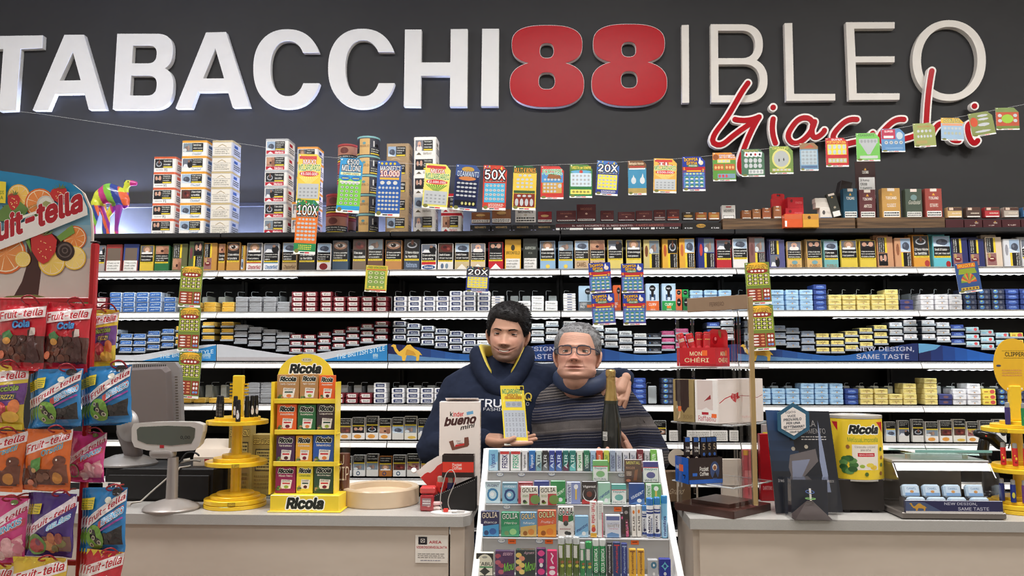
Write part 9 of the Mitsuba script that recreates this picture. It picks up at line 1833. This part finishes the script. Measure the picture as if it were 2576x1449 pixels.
    pp=[q(241,612,Y-.01),None];x=pp[0][0];part(k,'post',M().box((x,Y-.012,(pp[0][2]+.03)/2),(.018,.018,pp[0][2]-.03),(176,24,32),.004),'gloss');part(k,'post_cap',M().box((x,Y-.012,pp[0][2]+.0025),(.0185,.0185,.004),(40,20,24),.001),'gloss')
    x2=q(-180,700,Y-.01)[0];part(k,'post',M().box((x2,Y-.012,(pp[0][2]+.03)/2),(.018,.018,pp[0][2]-.03),(176,24,32),.004),'gloss')
    part(k,'foot',M().box(((x+x2)/2,Y-.05,.018),(x-x2+.1,.4,.03),(170,24,32),.006),'gloss')
    zbar=[735+0,915,1080,1235,1395]
    for y in zbar:
        zz=q(100,y+20,Y-.01)[2];part(k,'cross_bar',M().box(((x+x2)/2,Y-.0075,zz),(x-x2-.018,.008,.014),(180,30,36),.002),'gloss')
    def crimp(v):return v
    def bag(lab,x0,y0,x1,y1,tilt,Yb,body,fn,group,stack_=0,yaw=0.0,seed=1,hook=True,bulge=.017):
        cxm,z0,w,h=face(x0,y0,x1,y1,Yb);m=mat((cxm,Yb,z0+h/2),ry=tilt,rz=yaw)
        nu,nv=26,30;u,v=np.meshgrid(np.linspace(0,1,nu+1),np.linspace(0,1,nv+1));u,v=u.ravel(),v.ravel()
        def S(u,v,sgn=-1,off=0.0,sd=seed):
            vv=np.clip((v-.08)/.84,0,1);b_=np.sin(np.pi*np.clip(u,0,1))**.55*np.sin(np.pi*vv)**.6*(1.25-.5*vv)
            nz=meshkit.fbm(np.c_[u*5+sd*3.1,v*6,np.full(len(u),sd)],3)-.5;nz2=(meshkit.noise(np.c_[u*22,v*3+sd,np.zeros(len(u))])-.5)*(np.abs(v-.5)>.38)
            y=sgn*(bulge*b_*(1+.45*nz)+.004*nz+.0018*nz2*(sgn<0))+(.0004 if sgn>0 else-.0004)+.006*np.sin(u*5+sd)*(v<.1)*(.1-v)*10
            xx=(u-.5)*w*(1-.05*np.sin(np.pi*vv))+.004*(meshkit.noise(np.c_[v*5,np.full(len(v),sd),np.zeros(len(v))])-.5)
            return np.c_[xx,y+sgn*off,(v-.5)*h]@m[:3,:3].T+m[:3,3]
        A,B=S(u,v,-1),S(u,v,1);F_=[]
        for j in range(nv):
            for i in range(nu):t=j*(nu+1)+i;F_+=[(t,t+1,t+nu+2),(t,t+nu+2,t+nu+1)]
        F_=np.array(F_);n=len(A);ring=[i for i in range(nu+1)]+[j*(nu+1)+nu for j in range(1,nv+1)]+[nv*(nu+1)+i for i in range(nu-1,-1,-1)]+[j*(nu+1)for j in range(nv-1,0,-1)]
        rim=[]
        for s_ in range(len(ring)):r0,r1=ring[s_],ring[(s_+1)%len(ring)];rim+=[(r0,r0+n,r1+n),(r0,r1+n,r1)]
        mesh=M().add(trimesh.Trimesh(np.vstack([A,B]),np.vstack([F_,F_[:,::-1]+n,np.array(rim)]),process=False),body,True)
        kk=thing('candy_bag',lab,'candy bag',group);own(kk,mesh,'wrap')
        p=Pr(A[0],A[nu]-A[0],A[nv*(nu+1)]-A[0],(0,-1,0),lambda v_,off:S(v_[:,0],v_[:,1],-1,off));p.an,p.STEP=1.0,.00022;fn(p);part(kk,'print',p.m,'wrap')
        for s_ in range(stack_):
            k3=thing('candy_bag',f'{["first", "second", "third"][s_]} bag behind the {lab}','candy bag','bags hanging behind the front ones');own(k3,mesh2(mesh,(-.019*(s_+1),.020*(s_+1),-.004*(s_+1))),'wrap')
            sh=M();sh.V,sh.F,sh.C,sh.n=[v_+np.array((-.019*(s_+1),.020*(s_+1),-.004*(s_+1)))for v_ in p.m.V],p.m.F,p.m.C,p.m.n;part(k3,'print',sh,'wrap')
        if hook:
            xc,zt_=cxm+w*.12,z0+h*.94;P_=[(xc-.01,Y-.006,zt_+.006),(xc-.006,Yb+.02,zt_+.004),(xc,Yb-.022,zt_+.006),(xc+.008,Yb-.040,zt_+.016),(xc+.022,Yb-.034,zt_+.022),(xc+.030,Yb-.02,zt_+.014),(xc+.026,Yb+.0,zt_+.004)]
            part(k,'hook',M().tube(spline(P_,34),.0022,(150,20,30),7),'gloss')
    def mesh2(m_,d):g=M();g.V,g.F,g.C,g.n=[v+np.array(d)for v in m_.V],m_.F,m_.C,m_.n;return g
    def ban(p,v0,v1,txt0,txt1,hh=.15):
        p.p([(.0,v0),(1,v1),(1,v1+hh),(.0,v0+hh)],(224,206,206));p.t('Fruit-tella',.06,v0+hh*.16+(v1-v0)*.06,.95,v0+hh*.86+(v1-v0)*.06,(190,24,40),rise=(v1-v0)*.89,out=(236,216,216),ow=.05)
    def blobs(p,u0,v0,u1,v1,n,cols,r,seed):
        rn=random.Random(seed)
        for i in range(n):p.e(rn.uniform(u0,u1),rn.uniform(v0,v1),r*rn.uniform(.7,1.2),r*rn.uniform(.6,1),cols[i%len(cols)],9)
    def cola(p):p.r(.0,.12,1,.5,(80,40,34));blobs(p,.05,.16,.7,.46,14,[(96,52,40),(70,34,30),(120,66,50)],.08,3);ban(p,.68,.78,0,0,.16);p.t('Cola',.36,.60,.72,.70,(60,150,210),out=(40,60,130),ow=.1,rise=.03);p.p([(.14,.52),(.3,.58),(.42,.5),(.36,.44),(.28,.4),(.18,.46)],(60,120,60));p.e(.28,.42,.09,.05,(222,150,60));p.p([(.7,.58),(.8,.62),(.9,.36),(.94,.16),(.82,.1),(.7,.16),(.74,.36)],(70,34,34));p.p([(.74,.5),(.86,.52),(.84,.62),(.76,.62)],(206,190,180));p.e(.16,.22,.07,.06,(226,110,70))
    def ceil_(p):p.r(0,.78,1,1,(226,190,50));p.p([(0,.3),(1,.4),(1,.74),(0,.62)],(110,60,140));ban(p,.66,.80,0,0,.17);p.t('Chiocciole',.3,.55,.86,.64,(150,180,70),out=(70,90,40),ow=.1,rise=.07);p.p([(.46,.42),(.86,.48),(.84,.58),(.48,.52)],(60,60,90));p.t('FRIZZ!',.52,.46,.82,.53,(240,206,60),rise=.02);p.r(.0,.1,.62,.36,(206,140,90));blobs(p,.05,.14,.6,.34,9,[(216,150,100),(196,126,76)],.1,5);p.e(.58,.32,.16,.11,(190,50,60),16);p.e(.58,.33,.1,.07,(220,90,90),12);p.e(.86,.36,.1,.12,(226,120,60),12);p.e(.8,.2,.16,.09,(236,180,60),14);p.r(0,0,1,.09,(226,206,40))
    def lico(p):p.p([(.1,.12),(.95,.12),(.95,.42),(.6,.3),(.4,.2)],(40,34,34));blobs(p,.55,.14,.9,.3,8,[(60,52,50),(34,30,32)],.07,6);p.p([(.0,.34),(1,.8),(1,.98),(.0,.5)],(226,212,212));p.t('Fruit-tella',.1,.42,.98,.52,(176,24,44),rise=.41);p.p([(.4,.36),(.98,.62),(.98,.74),(.4,.48)],(200,74,70));p.t('RIPIENERO',.5,.42,.98,.52,(60,160,220),out=(226,230,240),ow=.1,rise=.2);p.l([(.4,.32),(.96,.54)],.03,(150,60,150));p.e(.3,.24,.24,.2,(110,160,50),18); 
    def lico2(p):
        lico(p);p.l([(.22,.26),(.4,.2)],.07,(44,38,36));p.l([(.28,.34),(.36,.16)],.06,(50,42,40))
        for u_,v_ in((.2,.34),(.42,.16),(.22,.12),(.3,.24)):p.e(u_,v_,.05,.04,(206,196,170),9);p.e(u_,v_,.03,.024,(80,64,60),8)
        p.p([(.06,.66),(.26,.68),(.26,.86),(.06,.84)],(226,196,30));p.lines(.08,.68,.24,.82,4,(120,130,40),5);p.e(.78,.94,.12,.06,(36,34,40));p.e(.62,.82,.08,.05,(214,210,196),10)
    def bear(p):ban(p,.56,.84,0,0,.18);p.t('Orsetti',.44,.56,.86,.66,(60,150,200),out=(226,150,90),ow=.08,rise=.14);p.r(.0,.1,.9,.36,(96,50,34));blobs(p,.05,.12,.6,.34,9,[(110,58,40),(84,42,32),(130,80,60)],.1,8);p.p([(.24,.5),(.44,.56),(.46,.38),(.36,.32),(.22,.4)],(80,140,60));p.e(.3,.34,.06,.04,(206,150,90));p.e(.84,.5,.12,.09,(110,54,38),14);p.p([(.66,.12),(.98,.14),(.98,.44),(.76,.44),(.62,.3)],(116,58,40));p.e(.78,.22,.1,.1,(206,130,50),12);p.e(.8,.52,.02,.02,(240,230,220),6);p.e(.2,.14,.08,.05,(230,140,110))
    def pinki(p):p.p([(.0,.3),(1,.84),(1,1),(.0,.46)],(224,206,212));p.t('Fruit-tella',.06,.36,.98,.46,(176,24,60),rise=.46);p.p([(.3,.34),(.98,.6),(.98,.7),(.3,.44)],(206,70,90));p.t('PINKIS',.44,.42,.92,.52,(80,160,210),out=(226,230,240),ow=.08,rise=.2);p.p([(.1,.08),(.96,.1),(.96,.46),(.5,.26)],(222,140,150));blobs(p,.5,.12,.92,.34,7,[(230,170,174),(214,120,140),(226,190,186)],.12,2);p.e(.18,.22,.22,.14,(110,160,70),16);p.e(.2,.22,.17,.11,(206,60,120),14);p.e(.7,.94,.08,.04,(110,130,60))
    def gelee(p):p.p([(.0,.28),(1,.82),(1,1),(.0,.46)],(222,206,214));p.t('Fruit-tella',.08,.36,.98,.46,(176,24,50),rise=.44);p.p([(.46,.4),(.96,.64),(.96,.74),(.46,.5)],(44,50,140));p.t('GELÉES',.5,.42,.94,.52,(80,170,220),out=(226,230,240),ow=.08,rise=.2);p.r(.4,.1,.98,.34,(120,76,70));blobs(p,.45,.12,.94,.36,9,[(190,110,70),(150,70,60),(206,140,80),(120,110,60)],.1,9);p.e(.24,.2,.24,.17,(96,140,60),18);p.e(.24,.18,.19,.12,(190,70,70),14);p.e(.28,.24,.08,.06,(130,70,100),10);p.p([(.06,.66),(.26,.68),(.26,.84),(.06,.82)],(216,190,30));p.lines(.08,.69,.24,.81,3,(140,130,40),5)
    def sour(p):p.p([(0,.9),(.1,1),(.2,.9),(.3,1),(.4,.9),(.5,1),(.6,.9),(.7,1),(.8,.9),(.9,1),(1,.92),(1,1),(0,1)],(222,190,40));p.p([(.0,.52),(1,.8),(1,1),(.0,.72)],(226,212,208));p.t('Fruit-tella',.1,.6,.96,.74,(186,24,36),rise=.22);p.t('Cola',.5,.48,.8,.58,(90,160,70),out=(226,230,210),ow=.08,rise=.06);blobs(p,.1,.1,.9,.4,10,[(160,50,40),(120,40,36)],.1,3)
    RED,BLU,ORA,PNK,PUR=(196,22,40),(22,116,182),(222,96,26),(216,56,130),(66,36,120)
    gs='candy bags on the near left stand'
    bag('big red candy bag with cola bottles, outermost of the top row',-4,757,114,932,2,1.97,RED,cola,gs,1,2,1);bag('big red candy bag with cola bottles, beside the red post',114,762,226,934,3,1.985,RED,cola,gs,1,2,2)
    bag('yellow and purple candy bag tucked behind the red bags beside the post',216,778,298,924,4,2.10,(222,190,50),ceil_,gs,0,-8,3)
    bag('yellow and purple candy bag at the edge of the second row',-58,918,66,1078,3,1.97,(222,190,50),ceil_,gs,1,2,4);bag('blue liquorice bag in the middle of the second row',90,928,208,1072,-1,1.96,BLU,lico2,gs,3,-3,5);bag('blue liquorice bag at the inner end of the second row',222,920,334,1064,-3,1.98,BLU,lico2,gs,3,-4,6)
    bag('orange bear candy bag at the edge of the third row',-62,1084,62,1236,2,1.97,ORA,bear,gs,0,2,7);bag('orange bear candy bag in the middle of the third row',63,1080,182,1234,1,1.97,ORA,bear,gs,1,-2,8);bag('pink candy bag at the inner end of the third row',176,1086,266,1212,2,2.04,PNK,pinki,gs,1,-3,9)
    bag('pink candy bag at the edge of the fourth row',-48,1252,66,1416,2,1.97,PNK,pinki,gs,0,2,10);bag('dark purple jelly bag in the middle of the fourth row',76,1240,190,1400,2,1.97,PUR,gelee,gs,2,-2,11);bag('blue liquorice bag at the inner end of the fourth row',216,1226,320,1388,-1,1.985,BLU,lico2,gs,2,-4,12)
    bag('yellow and red candy bag at the edge of the lowest row',30,1402,164,1560,2,1.96,(210,170,40),sour,gs,1,2,13);bag('jagged-top red candy bag at the end of the lowest row',208,1384,306,1540,4,1.975,RED,sour,gs,2,-3,14)
    bag('yellow candy bag at the far edge of the lowest row',-90,1420,30,1560,2,1.97,(214,180,40),sour,gs,0,2,15)
candy()
